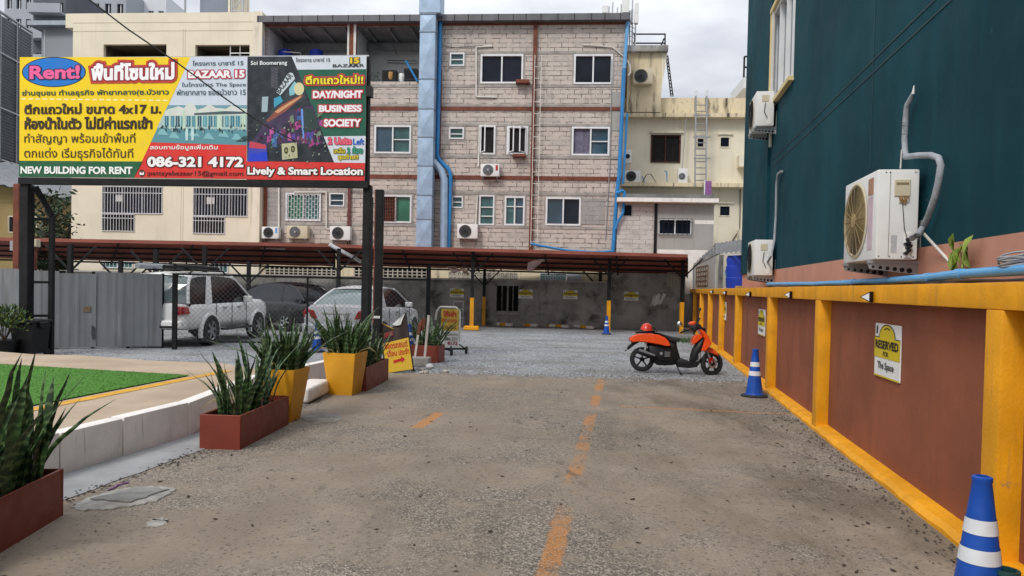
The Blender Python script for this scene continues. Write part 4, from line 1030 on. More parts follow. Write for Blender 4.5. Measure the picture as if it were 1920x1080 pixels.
# galvanised extract duct, cross-broken panels
du = thing('exhaust_duct', 'tall galvanised extract duct climbing the pink block wall past the roof', 'duct'); on(du, PF)
cuts_ = [466, 410, 365, 310, 256, 203, 147, 59, 26]
a0 = PF.rect(783, 230, 814, 250, -.75); dx0, dx1 = PF.at(779, 400, -.75)[0], PF.at(807, 400, -.75)[0]
dx0 = (PF.at(790, 60, -.75)[0] + PF.at(777, 460, -.75)[0]) / 2; dx1 = (PF.at(820, 60, -.75)[0] + PF.at(804.5, 460, -.75)[0]) / 2
for i in range(len(cuts_) - 1):
    za, zb_ = PF.at(795, cuts_[i], -.75)[1], PF.at(795, cuts_[i + 1], -.75)[1]
    m = MB(); y0, y1 = -.75, -.2
    c_ = ((dx0 + dx1) / 2, y0 - .035, (za + zb_) / 2); e_ = ((dx1 + .035), (y0 + y1) / 2, (za + zb_) / 2)
    q = [(dx0, y0, za), (dx1, y0, za), (dx1, y0, zb_), (dx0, y0, zb_)]
    m.add(q + [c_], [(0, 1, 4), (1, 2, 4), (2, 3, 4), (3, 0, 4)])
    q = [(dx1, y0, za), (dx1, y1, za), (dx1, y1, zb_), (dx1, y0, zb_)]; m.add(q + [e_], [(0, 1, 4), (1, 2, 4), (2, 3, 4), (3, 0, 4)])
    m.quad((dx0, y1, za), (dx0, y0, za), (dx0, y0, zb_), (dx0, y1, zb_))
    m.build('duct_section', 'galvanised', du)
    m = MB(); m.box(dx0 - .03, dx1 + .03, -.78, -.18, zb_ - .03, zb_ + .01); m.build('flange', pm('flange', (.22, .27, .33), .5, .1, 3) if i == 0 else bpy.data.materials['flange'], du)
zt_ = PF.at(795, 26, -.75)[1]
m = MB().box(dx0 - .05, dx1 + .22, -.80, .1, zt_ + .01, zt_ + 1.6); m.build('duct_head', 'galvanised', du, bev=.03)
line_thing('round_duct', 'silver round spiral duct curving down beside the blue pipe', 'duct', PF, -.28, ((806, 296), (815, 306), (827, 320), (833, 336), (832, 470)), .17, 'galvanised', 16)
# white ladder fixed beside the rusty column
la = thing('ladder', 'tall thin white ladder beside the rusty column on the pink block wall', 'ladder'); on(la, PF)
xa, xb = PF.at(1000, 240, -.22)[0], PF.at(1012, 240, -.22)[0]; z0, z1 = PF.at(1005, 462, -.22)[1], PF.at(1005, 103, -.22)[1]
m = MB(); m.box(xa - .014, xa + .014, -.235, -.205, z0, z1); m.box(xb - .014, xb + .014, -.235, -.205, z0, z1); m.build('rail', 'white_pipe', la)
m = MB(); z = z0 + .2
while z < z1: m.box(xa, xb, -.235, -.205, z - .011, z + .011); z += .5
m.build('rung', 'white_pipe', la)
acs = [((901, 307, 936, 330), 'air conditioner with a red badge under the open second floor casements', 'tail_red', 'grey_metal'), ((490, 425, 522, 447), 'small air conditioner at the far left foot of the pink block wall', 'pale_blue_pipe', 'black_plastic'),
       ((537, 423, 576, 447), 'beige air conditioner below the white barred window', None, 'grey_metal'), ((618, 424, 656, 450), 'white air conditioner with a dark fan just left of the billboard post', None, 'black_plastic'),
       ((857, 420, 895, 447), 'white air conditioner above the carport right of the blue pipe', None, 'black_plastic')]
for r_, lb, st, gd in acs:
    q = PF.rect(*r_, -.4); ac_unit(lb, PF, q[0], q[1], q[2] - q[0], q[3] - q[1], .3, .08, False, 'cream_plastic' if 'beige' in lb else 'white_plastic', gd, sticker=st)
# things in the loft
for a, b, lb in ((522, 548, 'blue water tank showing above the billboard at the left of the loft'), (581, 606, 'second blue water tank in the loft, right of the white pipe')):
    x0, z0 = PF.at(a, 106, 1.2); x1, z1 = PF.at(b, 96, 1.2); r_ = (x1 - x0) / 2
    t_ = thing('water_tank', lb, 'water tank', group='blue water tanks in the loft'); on(t_, PF, (x0 + x1) / 2, 1.2, lz0)
    h = z1 - lz0; MB().lathe([(r_ * 1.3, .0), (r_ * 1.35, h * .3), (r_ * 1.32, h * .75), (r_, h * .93), (r_ * .95, h)], 24).build('tank_body', 'tank_blue', t_, smooth=50)
    MB().lathe([(r_ * .55, h), (r_ * .55, h + .06), (.01, h + .08)], 20).build('lid', 'tank_blue', t_)
line_thing('water_pipe', 'white pipe bracket over the blue tanks in the loft', 'pipe', PF, .9, ((528, 112), (528, 97), (564, 99), (564, 112)), .03, 'white_pipe')
q = PF.rect(712, 130, 782, 153, .5)
def clut(name, label, cat, r_, off, mat, kind='box'):
    q = PF.rect(*r_, off); t_ = thing(name, label, cat); on(t_, PF, q[0], off, q[1]); w_, h = q[2] - q[0], q[3] - q[1]
    if kind == 'box':
        MB().box(0, w_, 0, .35, 0, h).build('body', mat, t_, bev=.02); MB().box(w_ * .1, w_ * .9, -.01, 0, h * .2, h * .85).build('front_panel', 'dark_void', t_)
    elif kind == 'pot':
        MB().lathe([(w_ * .3, 0), (w_ * .5, h * .3), (w_ * .5, h * .9), (w_ * .42, h)], 14, (w_ / 2, .2, 0)).build('body', mat, t_, smooth=40); MB().lathe([(w_ * .3, h), (.01, h * 1.1)], 12, (w_ / 2, .2, 0)).build('lid', mat, t_)
    return t_
clut('old_radio', 'dark cabinet with a dusty front among the clutter on the loft parapet', 'cabinet', (716, 131, 743, 152), .3, 'black_plastic'); clut('cabinet', 'black box right of the white pot on the loft parapet', 'cabinet', (757, 128, 782, 151), .4, 'black_plastic')
clut('pot', 'white pot standing on the loft parapet', 'pot', (746, 136, 757, 151), .25, 'white_plastic', 'pot'); clut('clay_pot', 'small orange clay pot between the dark cabinets in the loft', 'pot', (726, 133, 736, 147), .15, 'tan_board', 'pot')
m = MB(); rr_ = random.Random(8)
for k in range(60):
    c = pf(.2, (rr_.uniform(692, 712), rr_.uniform(135, 153)))[0]; s_ = .05; d_ = Vector((rr_.uniform(-1, 1), rr_.uniform(-1, 1), rr_.uniform(-.3, 1))).normalized() * s_; e_ = d_.orthogonal().normalized() * s_ * .4
    m.add([c - d_, c + e_, c + d_, c - e_], [(0, 1, 2, 3)])
m.tube(pf(.2, (702, 153), (701, 138)), .01, 5)
o = m.build('potted_shrub', 'foliage_dark', fix=False); on(o, PF); tag(o, 'straggly small plant on the loft parapet right of the billboard', 'plant')
line_thing('loose_pipe', 'blue pipe leaning against the duct on the loft parapet', 'pipe', PF, -.05, ((761, 114), (783, 153)), .05, 'blue_pipe', 8)
line_thing('shelf_bar', 'grey steel bar fixed on the back wall of the loft', 'bar', PF, 2.4, ((726, 115), (780, 116)), .06, 'grey_metal', 6)
line_thing('cable', 'black cable hanging from the loft ceiling', 'cable', PF, 1.2, ((737, 70), (738, 85), (742, 98), (745, 105)), .015, 'cable_black', 5)
# antennas on the roof
an = thing('antenna_mast', 'white panel antennas on thin poles at the right end of the roof', 'antenna'); on(an, PF)
for a, b, c, d, mt in ((1129, 11, 1139, 26, 'white_plastic'), (1167, -10, 1180, 25, 'white_plastic'), (1190, 6, 1197, 45, 'white_plastic'), (1183, 18, 1187, 45, 'grey_metal')):
    q = PF.rect(a, b, c, d, .2); MB().box(q[0], q[2], .1, .32, q[1], q[3]).build('panel', mt, an, bev=.02)
m = MB()
for px, a, b in ((1142, 12, 30), (1149, 4, 30), (1158, 14, 30), (1165, 8, 30), (1186, -5, 95), (1192, 10, 95), (1181, 20, 95)): m.tube(pf(.2, (px, a), (px - 1, b)), .03, 6)
for z in range(40, 95, 9): m.tube(pf(.2, (1180, z), (1192, z + 5)), .015, 5)
m.build('pole', 'grey_metal', an)

# ------------------------------------------------------------------ cream building on the left
LC = Plane(PF.world(0, -.35, 0), BY)
lc = thing('cream_building', 'plain cream rendered building with barred windows standing behind the billboard', 'building'); on(lc, LC)
lx = lambda p: LC.at(p, 380)[0]
XL, XR = lx(134), lx(487); zt_ = LC.at(300, 24)[1]; zs_ = LC.at(128, 52)[1]
lw = [LC.rect(194, 83, 312, 112), LC.rect(366, 84, 468, 112)]
l1 = [(191.5, 349, 305, 401), (362, 351, 464.5, 406)]; l2 = [(191.5, 401, 253, 434), (362, 406, 422, 438.5)]
r1_ = [LC.rect(*a) for a in l1]; r2_ = [LC.rect(*a) for a in l2]
for a, b in zip(r1_, r2_): pass
r2_ = [(a[0], b[1], b[2], a[1]) for a, b in zip(r1_, r2_)]
g_ = [LC.rect(192, 486, 250, 503), LC.rect(395, 492, 428, 512)]
m = holed(MB(), XL, XR, 0, zt_, lw + r1_ + r2_ + g_, 0, .18)
m.quad((XL, 0, 0), (XL, 9, 0), (XL, 9, zt_), (XL, 0, zt_)); m.quad((XR, 0, 0), (XR, 9, 0), (XR, 9, zt_), (XR, 0, zt_)); m.quad((XL, 0, zt_), (XR, 0, zt_), (XR, 9, zt_), (XL, 9, zt_))
m.build('wall', 'cream_wall', lc, fix=False)
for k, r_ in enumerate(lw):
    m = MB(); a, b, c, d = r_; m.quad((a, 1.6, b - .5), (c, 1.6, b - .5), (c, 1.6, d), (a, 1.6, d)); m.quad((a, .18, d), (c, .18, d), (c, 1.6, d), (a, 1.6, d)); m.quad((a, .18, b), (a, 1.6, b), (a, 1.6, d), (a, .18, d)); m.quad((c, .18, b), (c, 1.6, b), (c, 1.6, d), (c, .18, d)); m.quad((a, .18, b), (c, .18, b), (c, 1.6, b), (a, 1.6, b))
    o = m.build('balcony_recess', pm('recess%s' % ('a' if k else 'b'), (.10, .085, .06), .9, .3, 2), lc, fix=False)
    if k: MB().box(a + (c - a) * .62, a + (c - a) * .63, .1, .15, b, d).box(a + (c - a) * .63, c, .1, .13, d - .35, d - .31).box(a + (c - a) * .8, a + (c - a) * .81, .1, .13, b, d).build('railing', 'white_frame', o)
part_box(lc, 'parapet_step', 'cream_wall', (LC.at(123, 40)[0], zs_, XL - .002, zt_), 0, 2)
part_box(lc, 'corner_pilaster', 'cream_trim', (lx(471), 0, XR + .02, zt_ + .01), -.06, -.002)
m = MB()
for a, b in ((55, 58.5), (41, 42.5)): m.box(XL, lx(470), -.006, .004, LC.at(300, b)[1], LC.at(300, b)[1] + .02)
for p in (343, 347): m.box(LC.at(p, 80)[0], LC.at(p, 80)[0] + .015, -.006, .004, 0, LC.at(300, 55)[1])
m.build('render_joint', pm('cream_joint', (.42, .36, .25), .8), lc)
for a, b in zip(r1_, r2_):
    w1 = window(lc, a[0], a[1], a[2], a[3], .05, 'grey_metal', 'glass_dark', 3, proud=-.02, depth=.15, grille=('bars', 'white_frame', .135), gy=-.03)
    w2 = window(lc, b[0], b[1], b[2], b[3] - .005, .04, 'grey_metal', 'dark_void', 1, proud=-.02, depth=.15, grille=('bars', 'white_frame', .135), gy=-.03)
    MB().box(a[0] + .62, a[0] + .98, .02, .03, a[1] + .55, a[1] + .85).build('notice', 'paper', w1)
    MB().box(a[0] + .05, a[0] + .5, .10, .105, a[1] + .05, a[3] - .05).build('curtain', pm('tan_curtain', (.22, .19, .13), .9, .2, 8) if 'tan_curtain' not in bpy.data.materials else bpy.data.materials['tan_curtain'], w1)
for q in g_: window(lc, *q, .05, 'white_frame', 'glass_teal', 2, proud=.02, grille=('bars', 'white_frame', .18))
q = LC.rect(375, -8, 428, 25, 2); t_ = thing('roof_tank', 'grey box shaped tank house standing on the roof of the cream building', 'tank'); on(t_, LC, q[0], 2, zt_)
MB().box(0, q[2] - q[0], 0, 2, 0, 3).build('body', pm('tankhouse', (.17, .20, .25), .6, .1, 1), t_); MB().box(q[2] - q[0] + .02, q[2] - q[0] + .1, -.05, 2, 0, 3).build('edge_trim', 'cream_trim', t_)
t_ = thing('lattice_mast', 'grey lattice mast beside the roof tank', 'mast'); on(t_, LC, LC.at(445, 22, 2)[0], 2, zt_)
m = MB()
for x in (-.3, .25): m.box(x - .03, x + .03, 0, .06, 0, 3)
for z in (.3, .9, 1.5, 2.1): m.bar((-.3, .03, z), (.25, .03, z + .5), .04); m.bar((-.3, .03, z + .55), (.25, .03, z + .55), .04)
m.build('lattice', 'grey_metal', t_)
t_ = thing('roof_pole', 'thin grey pole on the roof left of the tank', 'pole'); on(t_, LC, LC.at(347, 22, 1.5)[0], 1.5, zt_); MB().tube([(0, 0, 0), (0, 0, 3)], .05, 8).build('shaft', 'grey_metal', t_); MB().lathe([(.1, 0), (.1, .04)], 10).build('foot_plate', 'grey_metal', t_)

# ------------------------------------------------------------------ rear cream building on the right
RC = Plane(PF.world(0, 4.0, 0), BY)
rc = thing('rear_cream_building', 'stained cream building with balcony ledges and roof tower right of the pink blocks', 'building'); on(rc, RC)
rx0, rx1 = RC.at(1165, 280)[0], RC.at(1402, 280)[0] + 2.5
z_l2, z_l1, z_p = RC.at(1300, 219)[1], RC.at(1300, 349)[1], RC.at(1300, 183)[1]
ws = [((1220, 253, 1276, 305), 2), ((1349, 256, 1369, 277), 1), ((1306, 258, 1321, 277), 1), ((1348, 385, 1370, 406), 1)]
hs = [RC.rect(*a) for a, _ in ws]
m = holed(MB(), rx0, rx1, 0, z_l2, hs, 0, .15); m.quad((rx1, 0, 0), (rx1, 8, 0), (rx1, 8, z_l2), (rx1, 0, z_l2)); m.quad((rx0, 0, 0), (rx0, 8, 0), (rx0, 8, z_l2), (rx0, 0, z_l2)); m.build('wall', 'cream_wall', rc, fix=False)
MB().box(rx0, rx1, .05, 8, z_l2 + .002, z_p).build('parapet', 'stained_cream', rc)
MB().box(rx0, rx1, -.5, .3, z_l2 - .12, z_l2 + .06).build('ledge', 'stained_cream', rc); MB().box(rx0, rx1, -.7, -.002, z_l1 - .12, z_l1 + .06).build('ledge', 'stained_cream', rc)
for (a, n_), q in zip(ws, hs):
    f = window(rc, *q, .06 if n_ == 2 else .05, 'rust_steel' if n_ == 2 else 'cream_trim', 'dark_void' if n_ == 2 else 'glass_dark', n_, proud=.03, grille=('bars', 'black_metal', .16) if n_ == 2 else None)
    MB().box(q[0] - .1, q[2] + .1, -.1, -.004, q[3] + .08, q[3] + .16).build('window_hood', 'cream_trim', f)
q = RC.rect(1176, 99, 1240, 222, -.5); MB().box(q[0], q[2], -.5, 3, z_l2 + .1, q[3]).build('tower', 'stained_cream', rc)
MB().box(q[0] - .1, q[2] + .25, -.75, 3.2, q[3] + .002, q[3] + .28).build('tower_slab', 'old_concrete', rc)
m = MB(); m.add([(q[2] + .002, -.5, q[3]), (q[2] + .25, -.5, q[3]), (q[2] + .002, -.5, q[3] - 1.8), (q[2] + .002, 2, q[3]), (q[2] + .25, 2, q[3]), (q[2] + .002, 2, q[3] - 1.8)], [(0, 2, 1), (3, 4, 5), (0, 3, 5, 2), (1, 2, 5, 4), (0, 1, 4, 3)]); m.build('tower_bracket', 'cream_trim', rc)
def rc_pts(off, *pts): return [Vector((RC.at(a, b, off)[0], off, RC.at(a, b, off)[1])) for a, b in pts]
m = MB()
for pts in (((1187, 64), (1247, 64)), ((1187, 81), (1247, 81)), ((1247, 63), (1247, 98)), ((1245, 72), (1235, 98)), ((1190, 63), (1189, 98))): m.tube(rc_pts(-.6, *pts), .035, 6)
m.build('roof_railing', 'black_metal', rc)
o = MB()
a, b = rc_pts(-.2, (1249, 104), (1258, 181)); c, d = rc_pts(-.2, (1252, 104), (1262, 181)); o.tube([a, b], .03, 5); o.tube([c, d], .03, 5)
for k in range(12): o.tube([a.lerp(b, k / 12), c.lerp(d, (k + .5) / 12)], .02, 5)
o = o.build('steep_ladder', 'black_metal'); on(o, RC); tag(o, 'black lattice ladder leaning from the roof tower down to the parapet', 'ladder')
t_ = thing('hooped_ladder', 'grey steel ladder with curved hand rails over the rear cream parapet', 'ladder'); on(t_, RC)
m = MB()
for px in (1305, 1325.5):
    q = rc_pts(-.75, (px - 2, 350), (px, 180)); tq = rc_pts(.4, (px, 186))[0]
    m.tube([q[0], q[1], q[1] + Vector((.03, .08, .25)), q[1] + Vector((.08, .4, .3)), q[1] + Vector((.1, .8, .05)), q[1] + Vector((.1, .8, -.5))], .04, 8)
m.build('rail', 'grey_metal', t_)
m = MB(); a, b = rc_pts(-.75, (1303, 350), (1305, 185)); c, d = rc_pts(-.75, (1323.5, 350), (1325.5, 185))
for k in range(1, 14): m.tube([a.lerp(b, k / 14), c.lerp(d, k / 14)], .025, 6)
m.build('rung', 'grey_metal', t_)
m = MB()
for z in (216, 257, 297): e_, f = rc_pts(-.78, (1300, z), (1332, z)); m.box(e_.x, f.x, -.80, -.76, e_.z - .03, e_.z + .03)
m.build('cross_bar', 'grey_metal', t_)
for r_, lb, off, gd in (((1187, 128, 1224, 157), 'air conditioner with a dark fan on the stained roof tower', -.9, 'black_plastic'), ((1172, 281, 1184, 306), 'narrow air conditioner beside the blue pipe, upper of the ones on the rear cream wall', -.5, 'black_plastic'),
                    ((1171, 320, 1201, 342), 'air conditioner standing on the lower ledge beside the blue pipe', -.5, 'black_plastic'), ((1271, 316, 1289, 346), 'air conditioner on the lower ledge left of the hooped ladder', -.5, 'grey_metal')):
    q = RC.rect(*r_, off); ac_unit(lb, RC, q[0], q[1], q[2] - q[0], q[3] - q[1], .35, .1 if off > -.8 else .06, False, 'cream_plastic' if 'tower' in lb else 'white_plastic', gd, brackets=False, yo=-.5 if 'tower' in lb else -.12)
line_thing('water_pipe', 'pale blue pipe looping along the ledge of the rear cream building', 'pipe', RC, -.5, ((1246, 320), (1250, 322), (1251, 344), (1210, 344), (1204, 330)), .035, 'pale_blue_pipe')
line_thing('cable', 'grey cable bow hanging between the ledge air conditioners', 'cable', RC, -.6, ((1204, 342), (1212, 328), (1220, 326), (1232, 345), (1262, 343)), .02, 'cable_black', 5)
line_thing('rope', 'thin pole leaning on the rear cream wall beside the barred window', 'pole', RC, -.4, ((1287, 215), (1279, 318)), .02, 'grey_metal', 5)
line_thing('conduit', 'dark vertical cable on the lower right of the rear cream wall', 'pipe', RC, -.05, ((1388, 354), (1387, 430), (1370, 456)), .02, 'cable_black', 5)
q = RC.rect(1386, 290, 1400, 312, -.5); part_box(rc, 'balcony_box', 'cream_trim', (q[0], q[1], q[2] + 1, q[3]), -.5, -.002); q = RC.rect(1386, 430, 1400, 460, -.5); part_box(rc, 'balcony_box', 'cream_trim', (q[0], q[1], q[2] + 1, q[3]), -.5, -.002)
q = RC.rect(1394, 145, 1410, 165, 3); t_ = thing('far_balcony', 'small white balcony with dark railing showing left of the teal corner', 'balcony'); on(t_, RC, 0, 3, 0); MB().box(q[0], q[2] + 3, 0, 3, q[1], q[3]).build('slab', 'tower_white', t_)
m = MB(); q2 = RC.rect(1396, 105, 1410, 145, 3)
for z in (q2[1], (q2[1] + q2[3]) / 2, q2[3]): m.tube([(q2[0], .1, z), (q2[2] + 3, .1, z)], .05, 5)
m.tube([(q2[0], .1, q[3]), (q2[0], .1, q2[3])], .05, 5); m.build('railing', 'black_metal', t_)
# ------------------------------------------------------------------ lean-to
LT = Plane(PF.world(0, -.15, 0), BY)
lt = thing('lean_to', 'low extension of white blocks and grey plaster with a flat roof beside the blue pipe', 'building'); on(lt, LT)
a, b, c = LT.at(1157, 420)[0], LT.at(1229, 420)[0], LT.at(1338, 420)[0]; zt_ = LT.at(1250, 382)[1]
hw = [LT.rect(1168, 383, 1186, 406)]; hg = [LT.rect(1234, 410, 1297, 441)]
m = holed(MB(), a, b, 0, zt_, hw, 0, .12); m.build('block_wall', 'white_block', lt, fix=False)
m = holed(MB(), b, c, 0, zt_, hg, -.02, .14); m.quad((c, -.02, 0), (c, 4, 0), (c, 4, zt_), (c, -.02, zt_)); m.build('plaster_wall', 'grey_plaster', lt, fix=False)
MB().box(b - .06, b + .06, -.07, -.022, 1.5, zt_).build('steel_post', 'black_metal', lt)
MB().box(a - .05, c + .1, -.45, 4, zt_, zt_ + .17).build('roof_slab', 'stained_cream', lt); m = MB(); m.box(a, c, .1, 3.9, zt_ + .172, zt_ + .42); m.build('roof_clutter', 'roof_grey', lt)
MB().box(a - .05, c + .1, -.47, -.452, zt_ + .02, zt_ + .19).build('roof_trim', 'white_kerb', lt)
window(lt, *hw[0], .04, 'grey_metal', 'glass_dark', 1, proud=.0, depth=.08); window(lt, *hg[0], .06, 'white_frame', 'glass_dark', 2, y=-.02, proud=.03, grille=('bars', 'black_metal', .2), gy=-.1)
MB().box(b + .1, c, -.028, -.021, 1.5, LT.at(1250, 468)[1]).box(LT.at(1302, 425)[0], c, -.026, -.021, LT.at(1300, 420)[1], LT.at(1300, 413)[1]).build('white_repair', 'white_kerb', lt)
q = LT.rect(1322, 346, 1334, 368, .5); t_ = thing('purple_board', 'purple board leaning on the lean-to roof', 'board'); on(t_, LT, q[0], .5, zt_ + .41); MB().box(0, q[2] - q[0], 0, .04, 0, .65).build('board', 'purple', t_); MB().box(-.04, 0, -.01, .05, 0, .68).build('edge', 'white_frame', t_)

# ------------------------------------------------------------------ sheds and tank behind the yellow wall
sh = thing('tin_shed', 'low grey shed with a rusty corrugated roof behind the far end of the yellow wall', 'shed')
f0 = W.world(xfar + .3, .5, 0); sh.location = (0, 0, 0)
pA, pB = at(1288, 490, 29.5), at(1402, 448, 20.5)
def P3(px, py, y): return at(px, py, y)
r_ = [P3(1283, 497, 27), P3(1345, 473, 24), P3(1402, 447, 21), P3(1420, 443, 21), P3(1420, 432, 26), P3(1340, 462, 29), P3(1300, 490, 31)]
m = MB(); a_, b_, c_, d_ = P3(1293, 499, 32), P3(1347, 470, 25.5), P3(1345, 455, 31), P3(1287, 492, 35)
rows = []
for i in range(40):
    u_ = i / 39; p, q = a_.lerp(b_, u_), d_.lerp(c_, u_); k = .035 * math.sin(i * 1.57); rows.append([p + Vector((0, 0, k)), p.lerp(q, .5) + Vector((0, 0, k)), q + Vector((0, 0, k))])
m.grid(rows).build('roof', 'roof_grey', sh)
m = MB(); m.add([a_ + Vector((0, .3, -.08)), b_ + Vector((0, .3, -.08)), Vector((b_.x, b_.y + .3, .3)), Vector((a_.x, a_.y + .3, .3))], [(0, 1, 2, 3)]); m.build('wall', 'grey_plaster', sh)
MB().bar(a_ + Vector((0, -.05, -.06)), b_ + Vector((0, -.05, -.06)), .1, .12).build('fascia', 'old_concrete', sh)
m = MB()
for u_ in (.02, .14, .24): p = a_.lerp(b_, u_); m.bar((p.x, p.y + .2, .3), (p.x, p.y + .2, p.z - .1), .12)
m.build('sheet_post', 'grey_sheet', sh)
p0, p1 = P3(1306, 508, 29.8), P3(1327, 530, 27.2); m = MB()
for k in range(6): q = p0.lerp(p1, k / 5); m.bar((q.x, q.y, p1.z - .1), (q.x, q.y, p0.z + .15), .04)
for k in range(5): z = p1.z - .1 + (p0.z + .25 - p1.z) * k / 4; m.bar((p0.x, p0.y - .01, z), (p1.x, p1.y - .01, z), .03)
m.build('window_grille', pm('rusty_grille', (.2, .12, .08), .8, .3, 8), sh)
sh2 = thing('awning_roof', 'grey tin awning roof over the blue tank beside the teal corner', 'awning')
m = MB(); a_, b_, c_, d_ = P3(1340, 476, 22), P3(1404, 472, 19), P3(1404, 447, 24), P3(1345, 456, 27); rows = []
for i in range(30): u_ = i / 29; p, q = a_.lerp(b_, u_), d_.lerp(c_, u_); k = Vector((0, 0, .025 * math.sin(i * 1.57))); rows.append([p + k, q + k])
m.grid(rows).build('roof', 'roof_grey', sh2); MB().bar(P3(1354, 478.5, 21), P3(1400, 476, 19), .05, .05).build('edge_bar', 'white_pipe', sh2); m = MB(); q = P3(1352, 500, 20.8); m.bar((q.x, q.y, .2), (q.x, q.y, P3(1352, 478, 20.8).z), .1); m.build('post', 'old_concrete', sh2)
line_thing('downpipe', 'white downpipe standing behind the yellow wall between shed and blue tank', 'pipe', W, 1.2, ((1334, 478), (1336, 488), (1340, 496), (1339, 540)), .07, 'white_pipe', 10)
line_thing('downpipe', 'second white downpipe close to the blue tank', 'pipe', W, 1.1, ((1350, 490), (1348, 540)), .055, 'white_pipe', 10)
q0, q1 = P3(1366, 515, 17.6), P3(1402, 480, 17.6)
t_ = thing('blue_water_tank', 'large blue ribbed water tank behind the yellow wall beside the low air conditioner', 'water tank'); r_ = .44; q = P3(1391, 515, 20.5); t_.location = (q.x, q.y, 0)
zt_ = P3(1391, 479, 20.5).z; prof = [(r_ * .95, .8)]; 
for k in range(5): z = .9 + (zt_ - 1.0) * k / 5; prof += [(r_, z), (r_, z + .12), (r_ * .955, z + .14), (r_ * .955, z + .17)]
prof += [(r_, zt_ - .12), (r_ * .9, zt_)]; MB().lathe(prof, 28).build('tank_body', 'tank_blue', t_, smooth=40); MB().lathe([(.3, zt_), (.28, zt_ + .05), (.01, zt_ + .07)], 20).build('lid', 'tank_blue', t_)
MB().lathe([(r_ * .9, 0), (r_ * .9, .8)], 16).build('plinth', 'old_concrete', t_)
line_thing('pipe_end', 'pale blue pipe end leaning against the blue water tank', 'pipe', W, .6, ((1362, 508), (1366, 538)), .05, 'pale_blue_pipe', 10)
o = MB().box(0, .5, 0, .4, 0, .06).build('loose_board', 'tan_board'); on(o, W, W.at(1380, 538, .3)[0], .28, 1.72); tag(o, 'tan board lying on the yellow wall below the blue tank', 'board')

# ================================================================== LOT WALL with vents, openings and signs
bw = thing('lot_wall', 'stained dark concrete wall with vent blocks closing the back of the parking lot', 'wall'); on(bw, B)
ba, bb = B.at(-60, 560)[0], B.at(1284, 560)[0]; zw = B.at(760, 523)[1]
op = [B.rect(931, 536, 972, 587)]
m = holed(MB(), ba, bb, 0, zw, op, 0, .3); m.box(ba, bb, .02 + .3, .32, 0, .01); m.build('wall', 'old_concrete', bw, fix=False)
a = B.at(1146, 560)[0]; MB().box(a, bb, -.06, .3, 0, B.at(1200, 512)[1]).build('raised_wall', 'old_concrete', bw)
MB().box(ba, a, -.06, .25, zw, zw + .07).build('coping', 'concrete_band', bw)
z2 = B.at(760, 490)[1]; vy = .12
m = holed(MB(), B.at(485, 510)[0], bb, zw + .07, z2 + .3, [B.rect(497, 501, 630, 521, vy), B.rect(664, 503, 800, 526, vy), B.rect(841, 510, 971, 529, vy), B.rect(1012, 512, 1090, 530, vy)], vy, .1); m.build('upper_wall', 'stained_cream', bw, fix=False)
def vents(r_, nx, nz, y, name='vent_block', mat='vent_block', th=.025):
    a, b, c, d = r_; m = MB()
    for i in range(nx + 1): x = a + (c - a) * i / nx; m.box(x - th, x + th, y, y + .1, b, d)
    for j in range(nz + 1):
        z = b + (d - b) * j / nz
        for i in range(nx): m.box(a + (c - a) * i / nx + th, a + (c - a) * (i + 1) / nx - th, y, y + .1, z - th * .8, z + th * .8)
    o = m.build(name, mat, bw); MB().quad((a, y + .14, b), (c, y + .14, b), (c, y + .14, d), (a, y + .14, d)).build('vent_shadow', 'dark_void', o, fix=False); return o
vents(B.rect(497, 501, 630, 521, vy), 15, 4, vy - .004); vents(B.rect(664, 503, 800, 526, vy), 15, 4, vy - .004)
a, b, c, d = B.rect(841, 510, 971, 529, vy); m = MB()     # blocks with round flower openings
nx, nz = 16, 2
for i in range(nx):
    for j in range(nz):
        x, z = a + (c - a) * (i + .5) / nx, b + (d - b) * (j + .5) / nz; s_ = (c - a) / nx / 2; t2 = (d - b) / nz / 2
        for k in range(8):
            a1, a2 = math.pi / 4 * k, math.pi / 4 * (k + 1); r1q, r2q = .72, .72
            def sq(an): q = max(abs(math.cos(an)), abs(math.sin(an))); return (x + s_ * math.cos(an) / q, z + t2 * math.sin(an) / q)
            o1, o2 = sq(a1), sq(a2); i1, i2 = (x + s_ * r1q * math.cos(a1), z + t2 * r1q * math.sin(a1)), (x + s_ * r2q * math.cos(a2), z + t2 * r2q * math.sin(a2))
            m.add([(o1[0], vy - .004, o1[1]), (o2[0], vy - .004, o2[1]), (i2[0], vy - .004, i2[1]), (i1[0], vy - .004, i1[1]), (i2[0], vy + .1, i2[1]), (i1[0], vy + .1, i1[1])], [(0, 1, 2, 3), (3, 2, 4, 5)])
        m.box(x - s_ * .7, x + s_ * .7, vy + .02, vy + .05, z - .022, z + .022); m.box(x - .022, x + .022, vy + .018, vy + .048, z - t2 * .7, z + t2 * .7)
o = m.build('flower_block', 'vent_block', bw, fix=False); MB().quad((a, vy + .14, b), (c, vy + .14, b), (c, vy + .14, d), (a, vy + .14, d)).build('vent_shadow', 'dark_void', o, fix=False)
q = B.rect(1252, 507, 1271, 537, -.08); vents(q, 3, 7, -.08, th=.02)
q = op[0]; f = MB(); e_ = .06
f.box(q[0], q[2], .05, .2, q[1], q[1] + .08); f.box(q[0] + .03, q[2], -.05, .04, q[1] - .06, q[1]); f.build('louvre_frame', 'concrete_band', bw)
m = MB(); xm = (q[0] + q[2]) / 2
for k in range(6):
    z = q[1] + .12 + (q[3] - q[1] - .3) * k / 5
    for x0_, x1_ in ((q[0] + .05, xm - .05), (xm + .05, q[2] - .05)): m.bar(((x0_ + x1_) / 2, .08, z), ((x0_ + x1_) / 2, .16, z + .10), x1_ - x0_, .03, (1, 0, 0)); 
m.box(xm - .04, xm + .04, .1, .16, q[1], q[3]); m.build('louvre', 'old_concrete', bw)
